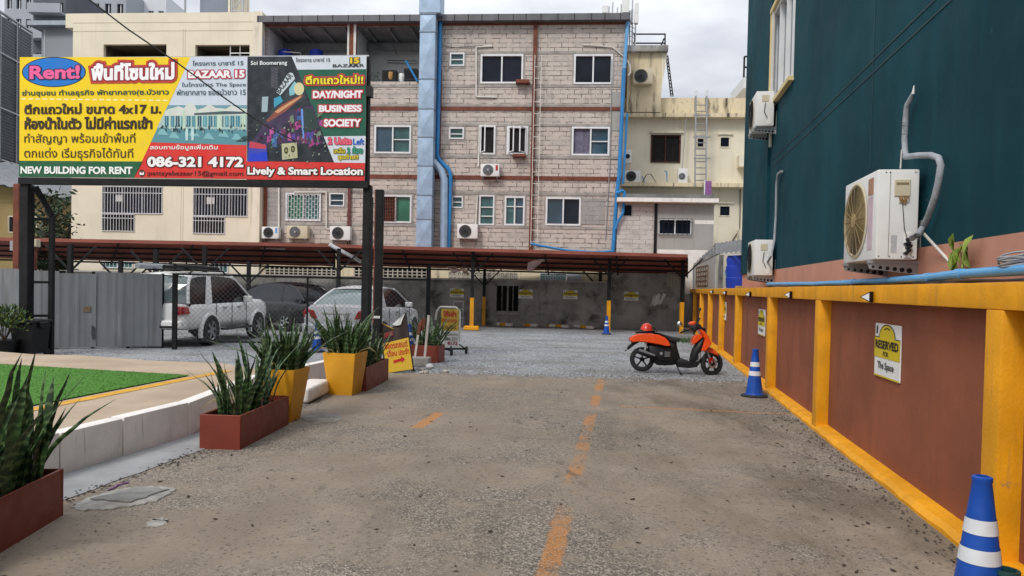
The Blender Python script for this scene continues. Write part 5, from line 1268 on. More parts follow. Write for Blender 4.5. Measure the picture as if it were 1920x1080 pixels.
m = MB(); m.quad((q[0], .28, q[1]), (q[2], .28, q[1]), (q[2], .28, q[3]), (q[0], .28, q[3])); m.build('opening_back', 'dark_void', bw, fix=False)
window(bw, *B.rect(1012, 512, 1062, 530, vy), .03, 'white_frame', 'glass_teal', 2, y=vy, proud=.01, grille=('bars', 'white_frame', .2)); q = B.rect(1063, 512, 1090, 530, vy); part_box(bw, 'shutter', 'tower_grey', q, vy + .03, vy + .06)
for i, ((a, b, c, d), lb, ln) in enumerate((((844, 541, 870, 558), 'RESERVED sign on the dark lot wall left of the louvred opening', 'The Space'), ((972, 543, 999, 560), 'RESERVED sign on the lot wall just right of the louvred opening', 'The Space'),
                                  ((1056, 544, 1083, 561), 'RESERVED sign on the lot wall with a torn white sticker below', 'The Space'), ((1170, 547, 1197, 564), 'RESERVED sign on the lot wall left of the torn white paper', 'The Space'))):
    off = -.02 if i < 3 else -.08
    q = B.rect(a, b, c, d, off); reserved_sign(B, *(q[0], q[2], q[1], q[3]), off, lb)
t_ = thing('notice_board', 'faded green and white notice on the wall behind the white cars', 'sign'); q = B.rect(532, 532, 559, 549, -.02); on(t_, B, q[0], -.02, q[1])
w_, h = q[2] - q[0], q[3] - q[1]
MB().box(0, w_, -.012, 0, 0, h).build('board', 'paper', t_); m = MB(); gn = (.03, .08, .05)
m.flat([(0, h * .38), (w_, h * .38), (w_, h * .74), (w_ * .8, h * .74)] + ell(w_ * .5, h * .74, w_ * .3, h * .22, 10, 0, math.pi) + [(0, h * .74)], -.014, (.30, .36, .33)); text(m, 'RESERVED', w_ * .06, h * .52, w_ * .94, h * .68, -.018, gn, .03); text(m, 'The Space', w_ * .16, h * .12, w_ * .8, h * .28, -.018, gn, .02)
m.build('lettering', 'print', t_, fix=False)
m = MB(); rr_ = random.Random(2)
for k in range(5):
    pts = [(1222 + 6 * k + rr_.uniform(-3, 3), 552 + rr_.uniform(-3, 5)), (1229 + 5 * k, 551 + rr_.uniform(-2, 6)), (1226 + 3.4 * k, 572 + rr_.uniform(-6, 6)), (1219 + 4 * k, 574 + rr_.uniform(-8, 4))]
    q = [B.at(*p, -.09) for p in pts]; m.add([(x, -.075 - .012 * (k % 3) - .02 * (i % 2), z) for i, (x, z) in enumerate(q)] + [(x, -.064, z) for x, z in q], [(0, 1, 2, 3), (4, 7, 6, 5), (0, 4, 5, 1), (1, 5, 6, 2), (2, 6, 7, 3), (3, 7, 4, 0)])
o = m.build('torn_paper', 'paper', fix=False); on(o, B); tag(o, 'torn white paper hanging on the dark lot wall by the right carport post', 'paper')
for i, (a, b, c, d) in enumerate(((918, 609, 960, 612), (962, 610, 1008, 613), (1020, 612, 1066, 615), (1068, 613, 1112, 617))):
    p, q = gnd(a, b), gnd(c, d); t_ = thing('wheel_stop', ['leftmost', 'second from left', 'third from left', 'rightmost'][i] + ' of the four yellow and white wheel stops along the lot wall', 'wheel stop', group='wheel stops along the lot wall')
    t_.location = p; d_ = q - p; t_.rotation_euler = (0, 0, math.atan2(d_.y, d_.x)); ln = d_.length
    for k in range(4): MB().box(ln * k / 4, ln * (k + 1) / 4 - .005, -.08, .08, 0, .12).build('bar_section', 'yellow_paint' if k % 2 == 0 else 'white_kerb', t_, bev=.02)
t_ = thing('wire_rack', 'thin white wire rack standing against the lot wall left of the yellow post', 'rack'); q = B.rect(850, 566, 868, 613, -.5); on(t_, B, 0, -.5, 0); m = MB()
for x in (q[0], q[2]): m.tube([(x, 0, 0), (x, 0, q[3])], .018, 5)
m.build('upright', 'white_frame', t_); m = MB()
for z in (.3, .65, 1.0, q[3]): m.tube([(q[0], 0, z), (q[2], 0, z)], .014, 5); m.tube([(q[0], .3, z), (q[2], .3, z)], .014, 5); m.tube([(q[0], 0, z), (q[0], .3, z)], .014, 5); m.tube([(q[2], 0, z), (q[2], .3, z)], .014, 5)
m.build('shelf', 'white_frame', t_)

# ================================================================== CARPORTS
def carport(name, label, FL, FR, BL, BR, npur):
    t_ = thing(name, label, 'carport'); m = MB(); nx = 24; rows = []
    for i in range(nx + 1):
        u_ = i / nx; a, b = FL.lerp(FR, u_), BL.lerp(BR, u_); w_ = .012 * math.sin(i * 2.1); rows.append([a.lerp(b, k / 6) + Vector((0, 0, w_ * (1 if k % 2 else -1) + .03)) for k in range(7)])
    m.grid(rows); m.grid([[p + Vector((0, 0, .02)) for p in r_] for r_ in rows]); m.build('roof_sheet', 'carport_red', t_, fix=False)
    m = MB()
    for k in range(npur): u_ = k / (npur - 1); m.bar(FL.lerp(BL, u_) - Vector((0, 0, .03)), FR.lerp(BR, u_) - Vector((0, 0, .03)), .06, .07)
    m.build('purlin', 'black_metal', t_); m = MB(); nr_ = max(3, int((FR - FL).length / 2.4))
    for k in range(nr_ + 1): u_ = k / nr_; m.bar(FL.lerp(FR, u_) - Vector((0, 0, .09)), BL.lerp(BR, u_) - Vector((0, 0, .09)), .05, .07)
    m.build('rafter', 'black_metal', t_); MB().bar(FL + Vector((0, -.04, .0)), FR + Vector((0, -.04, .0)), .03, .12).build('edge_trim', pm('edge_red' + name[:1], (.26, .075, .05), .6, .2, 1), t_)
    return t_
cl = carport('carport', 'long red brown carport roof on the left, over the white cars', at(-70, 447, 24.5), at(628, 460.5, 26.5), at(-70, 484, 30.5), at(628, 501, 30.3), 5)
cr_ = carport('carport', 'red brown carport roof on the right, over the RESERVED bays', at(622, 461, 26.3), at(1289, 480, 26.3), at(640, 499, 30.2), at(1289, 516, 30.0), 5)
def post(t_, px, foot, top, yel=None, th=.12):
    g = gnd(px, foot); tp = at(px, top, g.y); MB().bar((g.x, g.y, 0 if not yel else 1.2), (g.x, g.y, tp.z), th).build('post', 'black_metal', t_)
    if yel:
        o = MB().bar((g.x, g.y, 0), (g.x, g.y, 1.2), th + .02); o.build('post_foot', 'yellow_paint', t_)
        if yel > 1: MB().box(g.x - .28, g.x + .28, g.y - .2, g.y + .2, 0, .16).build('footing', 'yellow_paint', t_, bev=.03)
    m = MB()
    for s_ in (-1, 1): m.bar((g.x, g.y, tp.z - .8), (g.x + s_ * .75, g.y, tp.z - .05), .05)
    m.build('brace', 'black_metal', t_)
for px, ft, tp in ((131, 622, 458), (382, 622, 462), (633, 620, 466), (465, 612, 490), (225, 610, 488), (291, 628, 468)): post(cl, px, ft, tp)
for px, ft, tp, yl in ((884, 619, 472, 2), (906.5, 610, 500, 1), (1140, 623, 478, 1), (1123, 615, 505, 1), (1277, 626, 482, 1), (1245, 618, 512, 1), (808, 606, 500, 0)): post(cr_, px, ft, tp, yl)
line_thing('fluorescent_lamp', 'dusty tube lamp fixed under the left carport roof', 'lamp', Plane((0, 27, 0), 0), 0, ((478, 464), (535, 467)), .03, 'white_frame')
m = MB(); q = [at(617, 459, 26.0), at(640, 472, 26.2), at(660, 482, 26.5), at(676, 492, 27)]; m.tube(q, .05, 6); m.tube([p + Vector((.02, .05, .06)) for p in q], .03, 5)
tag(m.build('torn_trim', 'cloth_white'), 'torn pale edging strip hanging from the carport roof left of the billboard post', 'trim strip')
def rag(label, pts, y, mat):
    m = MB(); q = [at(a, b, y + .15 * (i % 2)) for i, (a, b) in enumerate(pts)]; n = len(q); m.add(q + [p + Vector((0, .02, 0)) for p in q], [tuple(range(n)), tuple(range(n, 2 * n))[::-1]] + [(i, (i + 1) % n, (i + 1) % n + n, i + n) for i in range(n)]); return tag(m.build('torn_sheet', mat, fix=False), label, 'torn sheet')
rag('torn pale roofing flap hanging under the carport left of the yellow post', ((836, 500), (852, 499), (861, 508), (864, 501), (876, 506), (880, 517), (870, 512), (866, 507), (850, 513)), 28, pm('flap_pink', (.55, .42, .36), .8, .2, 6))
rag('torn white and red sheet hanging below the right carport roof', ((990, 492), (1005, 486), (1035, 478), (1036, 486), (1015, 492), (1010, 498), (994, 510), (988, 505)), 27.5, pm('flap_white', (.5, .36, .33), .8, .4, 2))

# ================================================================== FAR LEFT
h = thing('yellow_house', 'low yellow house with a grey tin roof behind the left billboard post', 'house')
YH = Plane((at(60, 420, 36).x, 36, 0), R(-4)); on(h, YH)
a, b = YH.at(-60, 400)[0], YH.at(138, 400)[0]; zz0 = YH.at(0, 356)[1]; zz1 = YH.at(135, 378)[1]; hw = [YH.rect(15, 405, 70, 437)]
m = holed(MB(), a, b, 0, zz1 - .1, hw, 0, .15); m.build('wall', pm('house_yellow', (.40, .30, .13), .85, .08, 1, dirt=(.2, .15, .07)), h, fix=False); m = MB(); m.add([(a - .5, -.02, zz1 - .1), (b, -.02, zz1 - .1), (a - .5, -.02, zz0 + .7)], [(0, 1, 2)]); m.build('gable', bpy.data.materials['house_yellow'], h)
window(h, *hw[0], .06, 'cream_trim', 'dark_void', 2, proud=.02)
m = MB(); rows = []
for i in range(50): u_ = i / 49; k = .04 * math.sin(i * 1.57); rows.append([(a - .5 + (b + .6 - a) * u_, -.9, zz0 + .75 + (zz1 - zz0 - .7) * u_ + k), (a - .5 + (b + .6 - a) * u_, 3, zz0 + 1.9 + (zz1 - zz0 - .7) * u_ + k)])
m.grid(rows).build('roof', 'grey_sheet', h)
lv = thing('louvred_building', 'tall grey building clad in slanted louvres at the left edge', 'building')
a_, b_ = at(60, 57, 53), at(0, 22, 49); dv = (b_ - a_); dv.z = 0; dv.normalize(); zt_ = (a_.z + b_.z) / 2
lv.location = (a_.x, a_.y, 0); lv.rotation_euler = (0, 0, math.atan2(dv.y, dv.x)); 
# local x runs towards the viewer
MB().box(0, 26, -9, -.06, 0, zt_ - .3).build('wall', pm('louvre_back', (.07, .075, .085), .7, .1, .3), lv)
m = MB(); z = 2.0
while z < zt_: m.bar((0, -.03, z), (26, -.03, z), .012, .11, (0, .6, 1)); z += .21
m.build('louvre', 'louvre_grey', lv); m = MB()
for k in range(14): m.box(k * 2 - .04, k * 2 + .04, 0, .06, 0, zt_)
for z in (zt_ - .05, zt_ - 2.8, zt_ - 6.5, zt_ - 10): m.box(0, 26, .0, .07, z - .05, z + .05)
m.build('mullion', 'grey_metal', lv); MB().box(6, 26, .3, 2.2, 5.8, 7.0).build('canopy', 'dark_void', lv)
t_ = thing('grey_annex', 'plain grey rendered block squeezed between the louvres and the cream building', 'building'); G_ = Plane((at(100, 80, 46).x, 46, 0), R(-4)); on(t_, G_); q = G_.rect(78, 52, 140, 108); MB().box(q[0], q[2], 0, 6, 0, q[3]).build('wall', 'tower_grey', t_); MB().box(q[0] - .6, q[2], -.5, 6, q[3] + .002, q[3] + .28).build('roof_slab', pm('annex_slab', (.36, .40, .45), .6), t_); MB().box(G_.at(83, 80)[0], G_.at(84.5, 80)[0], -.03, -.002, 2, q[3] - .1).build('corner_strip', 'tower_white', t_)
def tower(label, px0, px1, pytop, Y, mat, floors, slope=0, wins_=3, balc=False):
    x0, x1 = at(px0, 50, Y).x, at(px1, 50, Y).x; zt = at((px0 + px1) / 2, pytop, Y).z; t_ = thing('apartment_tower', label, 'building', (x0, Y, 0)); w_ = x1 - x0
    hs = []; fh = 3.3
    for k in range(floors):
        for j in range(wins_):
            z = zt - 1.6 - fh * (k + 1) + .8; x = w_ * (j + .5) / wins_; 
            if z > 1: hs.append((x - w_ / wins_ * .26, z, x + w_ / wins_ * .26, z + 1.7))
    m = holed(MB(), 0, w_, 0, zt, hs, 0, .4); m.quad((0, 0, 0), (0, 12, 0), (0, 12, zt), (0, 0, zt)); m.quad((w_, 0, 0), (w_, 12, 0), (w_, 12, zt), (w_, 0, zt)); m.quad((0, 0, zt), (w_, 0, zt), (w_, 12, zt), (0, 12, zt)); m.build('wall', mat, t_, fix=False)
    for q in hs:
        f = MB(); f.box(q[0], q[2], .2, .3, q[1], q[1] + .1); f.box((q[0] + q[2]) / 2 - .05, (q[0] + q[2]) / 2 + .05, .2, .3, q[1] + .1, q[3]); f = f.build('window', 'white_frame', t_); MB().box(q[0], q[2], .32, .36, q[1], q[3]).build('pane', 'glass_dark', f)
    if balc:
        m = MB()
        for k in range(floors): z = zt - .6 - fh * (k + 1); m.box(0, w_, -1.2, -.002, z - .2, z); m.box(0, w_, -1.2, -1.12, z, z + 1)
        m.build('balcony', 'tower_grey', t_)
    return t_
tower('dark apartment tower with stacked balconies at the top left corner', 62, 123, -30, 95, 'tower_dark', 6, wins_=3, balc=True); tower('pale grey apartment tower behind the cream building at the top left', 146, 236, -25, 105, 'tower_grey', 7, wins_=4)
tower('white apartment tower with a plain corner, right of the grey tower', 236, 311, -10, 110, 'tower_white', 6, wins_=4); tower('grey apartment tower far behind the louvred building', 8, 62, -30, 120, 'tower_grey', 8, wins_=3)
# trees
def tree(label, base, hgt, rad, n, mat, seed, ls=.16, group=None, airy=False):
    rr = random.Random(seed); t_ = thing('tree', label, 'tree', base, group=group); m = MB(); tips = []
    m.tube([(0, 0, 0), (.05, .02, hgt * .4), (-.05, .05, hgt * .75), (0, 0, hgt * .95)], [rad * .07, rad * .055, rad * .035, .01], 8)
    for k in range(16):
        z = hgt * rr.uniform(.35, .9); a = rr.random() * 6.28; l_ = rad * rr.uniform(.5, 1) * (1.15 - .6 * abs(z / hgt - .55)); e_ = Vector((math.cos(a) * l_, math.sin(a) * l_, z + rr.uniform(-.05, .3) * l_)); m.tube([(0, 0, z * .92), (e_.x * .5, e_.y * .5, (z * .92 + e_.z) / 2 + .1), e_], [rad * .03, rad * .02, .008], 5); tips.append(e_)
    m.build('trunk', 'bark', t_); m = MB()
    for k in range(n):
        b_ = rr.choice(tips) * rr.uniform(.55, 1.05) if rr.random() < .8 else Vector((rr.gauss(0, rad * .3), rr.gauss(0, rad * .3), hgt * rr.uniform(.55, 1)))
        if b_.z < hgt * .3: b_.z = hgt * rr.uniform(.35, .8)
        c = b_ + Vector((rr.gauss(0, 1), rr.gauss(0, 1), rr.gauss(0, .8))) * rad * .16; s_ = ls * rr.uniform(.5, 1.3); d_ = Vector((rr.uniform(-1, 1), rr.uniform(-1, 1), rr.uniform(-.9, .5))).normalized(); e_ = d_.orthogonal().normalized(); e_ = (Matrix.Rotation(rr.random() * 6.28, 3, d_) @ e_) * s_ * .38
        m.add([c - d_ * s_, c + e_ + d_ * s_ * .1, c + d_ * s_, c - e_ + d_ * s_ * .1], [(0, 1, 2, 3)])
    m.build('crown', mat, t_, fix=False); return t_
q = at(104, 560, 33.5); tree('leafy green tree filling the gap between yellow house and cream building', (q.x, q.y, 0), 5.4, 1.1, 2200, 'foliage_dark', 4, .16, 'trees behind the lot'); q = at(40, 560, 44); tree('bushy tree rising behind the roof of the yellow house', (q.x, q.y, 0), 8.2, 2.6, 2600, 'foliage', 9, .22, 'trees behind the lot'); q = at(92, 560, 29); tree('thin dark tree with sparse branches right behind the billboard post', (q.x, q.y, 0), 5.2, 1.0, 600, 'foliage_dark', 14, .14, 'trees behind the lot')

# ================================================================== BILLBOARD
bl_, br_ = at(40, 400, 14.75), at(687, 400, 13.95)
BB = Plane(bl_, math.atan2(br_.y - bl_.y, br_.x - bl_.x))
bd = thing('billboard', 'large yellow and green Rent! billboard on black steel posts', 'billboard'); on(bd, BB)
z1_ = lambda X, Y: BB.at(X / 4, 80 + Y / 4)
z2_ = lambda X, Y: BB.at(440 + X / 4, 80 + Y / 4)
KL = -.0009
def poly_(m, zf, pts, lay, col): m.flat([zf(*p) for p in pts], KL * lay - .012, lin(col) if isinstance(col, str) else col)
def tx(m, zf, body, x0, y0, x1, y1, lay, col, off=.03, lines=(), slant=0.):
    a, b = zf(x0, (y0 + y1) / 2), zf(x1, (y0 + y1) / 2); t_, b_ = zf((x0 + x1) / 2, y0), zf((x0 + x1) / 2, y1)
    for i, (o_, c_) in enumerate(list(lines)): text(m, body, a[0], b_[1], b[0], t_[1], KL * (lay + i) - .012, lin(c_), o_, base=off, slant=slant)
    text(m, body, a[0], b_[1], b[0], t_[1], KL * (lay + len(lines)) - .012, lin(col), off, slant=slant)
# boards
cor = [z1_(152, 110), z1_(1858, 107), z1_(1848, 1022), z1_(146, 1006)]
def quadbox(name, mat, c4, y0, y1, parent):
    n = 4; return MB().add([(x, y0, z) for x, z in c4] + [(x, y1, z) for x, z in c4], [(0, 1, 2, 3), (7, 6, 5, 4)] + [(i, i + n, (i + 1) % n + n, (i + 1) % n) for i in range(n)]).build(name, mat, parent)
quadbox('left_panel', 'white_plastic', cor, -.008, .03, bd); quadbox('right_panel', 'white_plastic', [z2_(100, 107), z2_(990, 100), z2_(974, 1036), z2_(90, 1026)], -.008, .03, bd)
A = MB(); r9 = random.Random(21)
YE, GR, RD, PA = 'f2d00c', '0d5a38', 'd8302a', 'ccd6e4'
poly_(A, z1_, [(152, 110), (1432, 110), (1075, 892), (148, 888)], 1, YE); poly_(A, z1_, [(148, 886), (1078, 892), (1012, 1012), (146, 1006)], 1.5, GR)
poly_(A, z1_, [(1432, 110), (1858, 107), (1852, 768), (1132, 750)], 1, PA); poly_(A, z1_, [(1134, 748), (1852, 766), (1848, 1022), (1010, 1012)], 1.5, RD)
e_ = [z1_(408 + 240 * math.cos(a), 222 + 113 * math.sin(a)) for a in [i * math.pi / 24 for i in range(48)]]; A.flat(e_, KL * 2 - .012, lin('12203c'))
e_ = [z1_(408 + 232 * math.cos(a), 222 + 106 * math.sin(a)) for a in [i * math.pi / 24 for i in range(48)]]; A.flat(e_, KL * 3 - .012, lin('0f74cc'))
for k in range(21): x = 165 + k * 53; poly_(A, z1_, [(x, 418 + k * .6), (x + 34, 418 + k * .6), (x + 34, 427 + k * .6), (x, 427 + k * .6)], 2, 'f6eeb8')
# picture: a row of pale shop houses
poly_(A, z1_, [(1262, 470), (1855, 470), (1852, 770), (1136, 748)], 2, '6f9aa8'); poly_(A, z1_, [(1190, 640), (1853, 660), (1852, 770), (1136, 748)], 3, '58909c')
poly_(A, z1_, [(1246, 505), (1855, 505), (1853, 655), (1180, 640)], 4, 'a8c4c2')
prof = [(1236, 540), (1262, 500), (1300, 492), (1340, 478), (1385, 492), (1405, 462), (1440, 452), (1462, 468), (1480, 505), (1530, 492), (1575, 462), (1620, 490), (1700, 498), (1740, 470), (1790, 490), (1855, 500), (1855, 545), (1236, 550)]
poly_(A, z1_, prof, 5, 'd4d8d2')
for k in range(15): x = 1240 + k * 41; poly_(A, z1_, [(x, 552), (x + 28, 552), (x + 28, 632), (x, 632)], 6, ['1f6c82', '2a7f92', '184c62', '4f98a4'][k % 4]); poly_(A, z1_, [(x + 12, 556), (x + 15, 556), (x + 15, 630), (x + 12, 630)], 7, 'b8d2d0')
for x, w_ in ((1372, 20), (1470, 14), (1630, 40), (1815, 30), (1272, 12)): poly_(A, z1_, [(x, 505), (x + w_, 505), (x + w_, 650), (x, 648)], 7, 'c0d8c4')
poly_(A, z1_, [(1460, 530), (1690, 515), (1840, 520), (1840, 535), (1460, 545)], 8, '4a5b60')
for k in range(60):
    x, y = r9.uniform(1200, 1840), r9.uniform(622, 672); s_ = r9.uniform(4, 13); poly_(A, z1_, [(x, y - s_), (x + s_, y - s_), (x + s_, y + s_), (x, y + s_)], 8 + (k % 6) * .3, r9.choice(['223c44', '142a30', '35525a', '8fb0b0', '2c464e']))
for x, y in ((1185, 690), (1270, 715), (1420, 700), (1530, 722), (1640, 705), (1740, 728)): poly_(A, z1_, [(x, y), (x + 26, y - 45), (x + 50, y - 40), (x + 85, y + 8)], 9, '7fb4bc')
for x in (1405, 1448): poly_(A, z1_, [(x - 8, 640), (x + 8, 640), (x + 12, 690), (x + 8, 735), (x - 8, 735), (x - 12, 690)], 10, 'b8d8dc')
for k in range(8): x = 1775 + k * 9; poly_(A, z1_, [(x, 742), (x + 60, 700), (x + 60, 703), (x, 746)], 10, '1c2c30')
# night street picture
NV = '1a242e'
poly_(A, z2_, [(100, 107), (432, 105), (475, 205), (672, 705), (750, 902), (95, 892)], 1, NV)
poly_(A, z2_, [(430, 105), (990, 100), (988, 202), (473, 206)], 1.5, 'd2dae4'); poly_(A, z2_, [(473, 204), (988, 200), (984, 702), (671, 706)], 1.6, '0c5a46'); poly_(A, z2_, [(670, 704), (984, 700), (980, 906), (748, 901)], 1.7, 'd2dae4'); poly_(A, z2_, [(93, 889), (979, 903), (974, 1036), (90, 1026)], 1.8, RD)
poly_(A, z2_, [(272, 180), (328, 185), (328, 350), (275, 340)], 2, '3a3c48'); 
for k in range(14): poly_(A, z2_, [(278 + (k % 2) * 26, 190 + k * 11), (296 + (k % 2) * 26, 190 + k * 11), (296 + (k % 2) * 26, 195 + k * 11), (278 + (k % 2) * 26, 195 + k * 11)], 3, '5c5864')
poly_(A, z2_, [(208, 408), (255, 405), (248, 520), (204, 522)], 3, '9db4bc')
poly_(A, z2_, [(295, 485), (430, 330), (490, 268), (545, 420), (200, 610), (230, 560)], 2, '23343c')
poly_(A, z2_, [(314, 372), (398, 240), (415, 226), (438, 230), (455, 272), (345, 396)], 4, 'c4d0d6')
poly_(A, z2_, [(296, 420), (345, 400), (365, 440), (298, 490)], 3, '3d9ab8'); poly_(A, z2_, [(410, 350), (450, 290), (470, 310), (450, 390), (415, 400)], 3, '7fc0cc')
A.flat([z2_(485 + 38 * math.cos(a), 348 + 48 * math.sin(a)) for a in [i * math.pi / 12 for i in range(24)]], KL * 5 - .012, lin('d8d2a4'))
poly_(A, z2_, [(240, 585), (350, 470), (500, 390), (520, 400), (380, 520), (250, 600)], 4, '8a4a3c'); poly_(A, z2_, [(300, 520), (420, 445), (500, 400), (500, 412), (330, 530)], 5, 'd09a6c')
poly_(A, z2_, [(235, 590), (370, 520), (590, 470), (640, 640), (680, 760), (120, 760)], 3, '3a2c50')
for k in range(110):
    x, y = r9.uniform(190, 640), r9.uniform(500, 735)
    if y < 760 - (x - 120) * .5 - 60 and x < 400: continue
    s_ = r9.uniform(14, 44); c_ = r9.choice(['a83c88', 'b85c9c', '5a3c98', '3a5ca0', '70305c', '4888a0', '8c6c98', '2c2440', '241c34', '1a1624', '101418', '6c8468', '583048', '403058']); poly_(A, z2_, [(x, y), (x + s_ * r9.uniform(.4, 1), y - s_ * .4), (x + s_, y + s_ * r9.uniform(.6, 1.6)), (x, y + s_ * 1.4)], 4 + (k % 14) * .3, c_)
poly_(A, z2_, [(500, 500), (515, 500), (525, 720), (512, 720)], 9, '6a9ae0'); poly_(A, z2_, [(520, 495), (585, 500), (640, 640), (525, 680)], 8, '243c3a')
poly_(A, z2_, [(110, 745), (240, 765), (252, 890), (100, 892)], 8, '3a44b0'); poly_(A, z2_, [(118, 740), (238, 768), (240, 800), (112, 790)], 9, 'c03c50'); poly_(A, z2_, [(115, 830), (245, 820), (250, 890), (112, 892)], 9, '1c3cc8')
poly_(A, z2_, [(355, 760), (470, 750), (475, 865), (360, 880)], 9, 'b8b894')
for x, y in ((390, 810), (440, 800)): A.flat([z2_(x + 16 * math.cos(a), y + 26 * math.sin(a)) for a in [i * math.pi / 8 for i in range(16)]], KL * 10 - .012, lin('2a2a20')); A.flat([z2_(x + 8 * math.cos(a), y + 14 * math.sin(a)) for a in [i * math.pi / 8 for i in range(16)]], KL * 11 - .012, lin('8c8c50'))
for k in range(120):
    x, y = r9.uniform(110, 730), r9.uniform(560, 890); s_ = r9.uniform(3, 14)
    if x > 480 + (y - 205) * .38 or (x < 260 and y > 740): continue
    poly_(A, z2_, [(x, y), (x + s_, y - 2), (x + s_ * .8, y + s_), (x, y + s_)], 12 + (k % 9) * .3, r9.choice(['0e1214', '141c1c', '4c5c50', '8c947c', '5c7470', '20282c', '90a49c']))
A.build('artwork', 'print', bd, fix=False)
for body, zf, box, col, off, lines in (
    ('Rent!', z1_, (228, 172, 605, 275), 'f0609c', .035, ((.085, '2a1c44'),)), ('พื้นที่โซนใหม่', z1_, (690, 152, 1314, 284), 'f4f4f6', .05, ((.22, 'c03c2c'), (.12, '8c1c34'))),
    ('ย่านชุมชน ทำเลธุรกิจ พัทยากลาง(ซ.บัวขาว', z1_, (172, 350, 1270, 408), '1a4a34', .022, ()), ('ตึกแถวใหม่ ขนาด 4x17 ม.', z1_, (188, 455, 1215, 538), '33220c', .04, ()),
    ('ห้องน้ำในตัว ไม่มีค่าแรกเข้า', z1_, (190, 556, 1148, 652), '2c1c0c', .045, ()), ('ทำสัญญา พร้อมเข้าพื้นที่', z1_, (188, 678, 1020, 766), '3c2c10', .006, ()), ('ตกแต่ง เริ่มธุรกิจได้ทันที', z1_, (188, 788, 1003, 886), '3c2c10', .006, ()),
    ('NEW BUILDING FOR RENT', z1_, (160, 930, 998, 986), 'eef0ee', .04, ()), ('โครงการ บาซาร์ 15', z1_, (1448, 136, 1828, 174), '183c48', .012, ()), ('BAZAAR 15', z1_, (1415, 210, 1838, 268), 'f4f2f4', .05, ((.15, 'b02c44'),)),
    ('ในโครงการ The Space', z1_, (1368, 298, 1848, 340), '1c4454', .008, ()), ('พัทยากลาง ซอยบัวขาว 15', z1_, (1328, 350, 1846, 396), '1c4454', .008, ()), ('สอบถามข้อมูลเพิ่มเติม', z1_, (1130, 766, 1638, 812), 'f2eeee', .015, ()),
    ('086-321 4172', z1_, (1110, 855, 1830, 936), 'f4f2f2', .045, ((.11, '4c1418'),)), (':pattayabazaar15@gmail.com', z1_, (1105, 962, 1828, 1008), '3a0e10', .01, ()),
    ('Soi Boomerang', z2_, (125, 138, 397, 178), 'e4e8ea', .02, ()), ('โครงการ บาซาร์ 15', z2_, (462, 114, 718, 146), '24303c', .012, ()), ('BAZAAR', z2_, (738, 163, 975, 186), '20242c', .02, ()), ('15', z2_, (868, 114, 938, 160), 'e8c41c', .06, ((.13, '30301c'),)),
    ('ตึกแถวใหม่!!', z2_, (535, 245, 968, 314), 'f4dc28', .035, ((.20, 'c43c34'), (.09, '2c2010'))), ('DAY/NIGHT', z2_, (590, 362, 962, 418), 'f2f0f4', .05, ((.17, 'b83440'),)), ('BUSINESS', z2_, (635, 470, 955, 522), 'f2f0f4', .05, ((.17, 'b83440'),)), ('SOCIETY', z2_, (672, 575, 950, 632), 'f2f0f4', .05, ((.17, 'b83440'),)),
    ('2 Units', z2_, (702, 712, 880, 766), 'e85c78', .05, ((.10, 'a02838'),)), ('Left', z2_, (890, 720, 975, 768), '1c5cb8', .03, ()), ('เหลือ', z2_, (745, 790, 832, 832), 'd8c41c', .02, ((.08, '4c4410'),)), ('2 ห้อง', z2_, (845, 780, 965, 834), '2c9c7c', .03, ((.08, '145040'),)), ('สุดท้าย!!', z2_, (778, 838, 930, 886), 'e0cc1c', .03, ((.09, '4c4410'),)),
    ('Lively & Smart Location', z2_, (100, 934, 965, 1010), 'f6f4f2', .04, ((.12, '281414'),))):
    m = MB(); tx(m, zf, body, *box, 14 if zf is z2_ and body not in ('Soi Boomerang',) else 12, col, off, lines); m.build('lettering', 'print', bd, fix=False)
m = MB()
m.flat([z1_(1068 + 24 * math.cos(a), 980 + 26 * math.sin(a)) for a in [i * math.pi / 10 for i in range(20)]], -.0185, lin('2c1414')); poly_(m, z1_, [(1052, 968), (1084, 968), (1084, 993), (1052, 993)], 10, 'f0ecec'); poly_(m, z1_, [(1052, 968), (1084, 968), (1068, 982)], 12, '8c6464'); m.build('mail_icon', 'print', bd, fix=False)
m = MB()
for a, b, c in ((878, 186, 892), (892, 186, 878)): pass
poly_(m, z2_, [(862, 187), (885, 150), (890, 150), (868, 187)], 13, '20242c'); poly_(m, z2_, [(885, 187), (906, 155), (928, 187), (920, 187), (906, 165), (893, 187)], 13, '20242c')
text(m, 'BAZAAR', *z2_(340, 390), *z2_(342, 388), -.05, lin('20242c'), .03) if False else None
m.build('logo_roof', 'print', bd, fix=False)
m = MB()                                             # tilted BAZAAR sign in the night picture
P0, P1 = Vector(z2_(338, 386)), Vector(z2_(440, 250)); dx_ = (P1 - P0); ln_ = dx_.length; dx_.normalize(); ny_ = Vector((-dx_.y, dx_.x)); v_, f_ = glyphs('BAZAAR', .03); xs = [p[0] for p in v_]; zs = [p[1] for p in v_]; k_ = ln_ / (max(xs) - min(xs))
m.add([(P0.x + dx_.x * (p[0] - min(xs)) * k_ + ny_.x * p[1] * k_ * 1.2, -.0175, P0.y + dx_.y * (p[0] - min(xs)) * k_ + ny_.y * p[1] * k_ * 1.2) for p in v_], f_, lin('1c2830')); m.build('lettering', 'print', bd, fix=False)
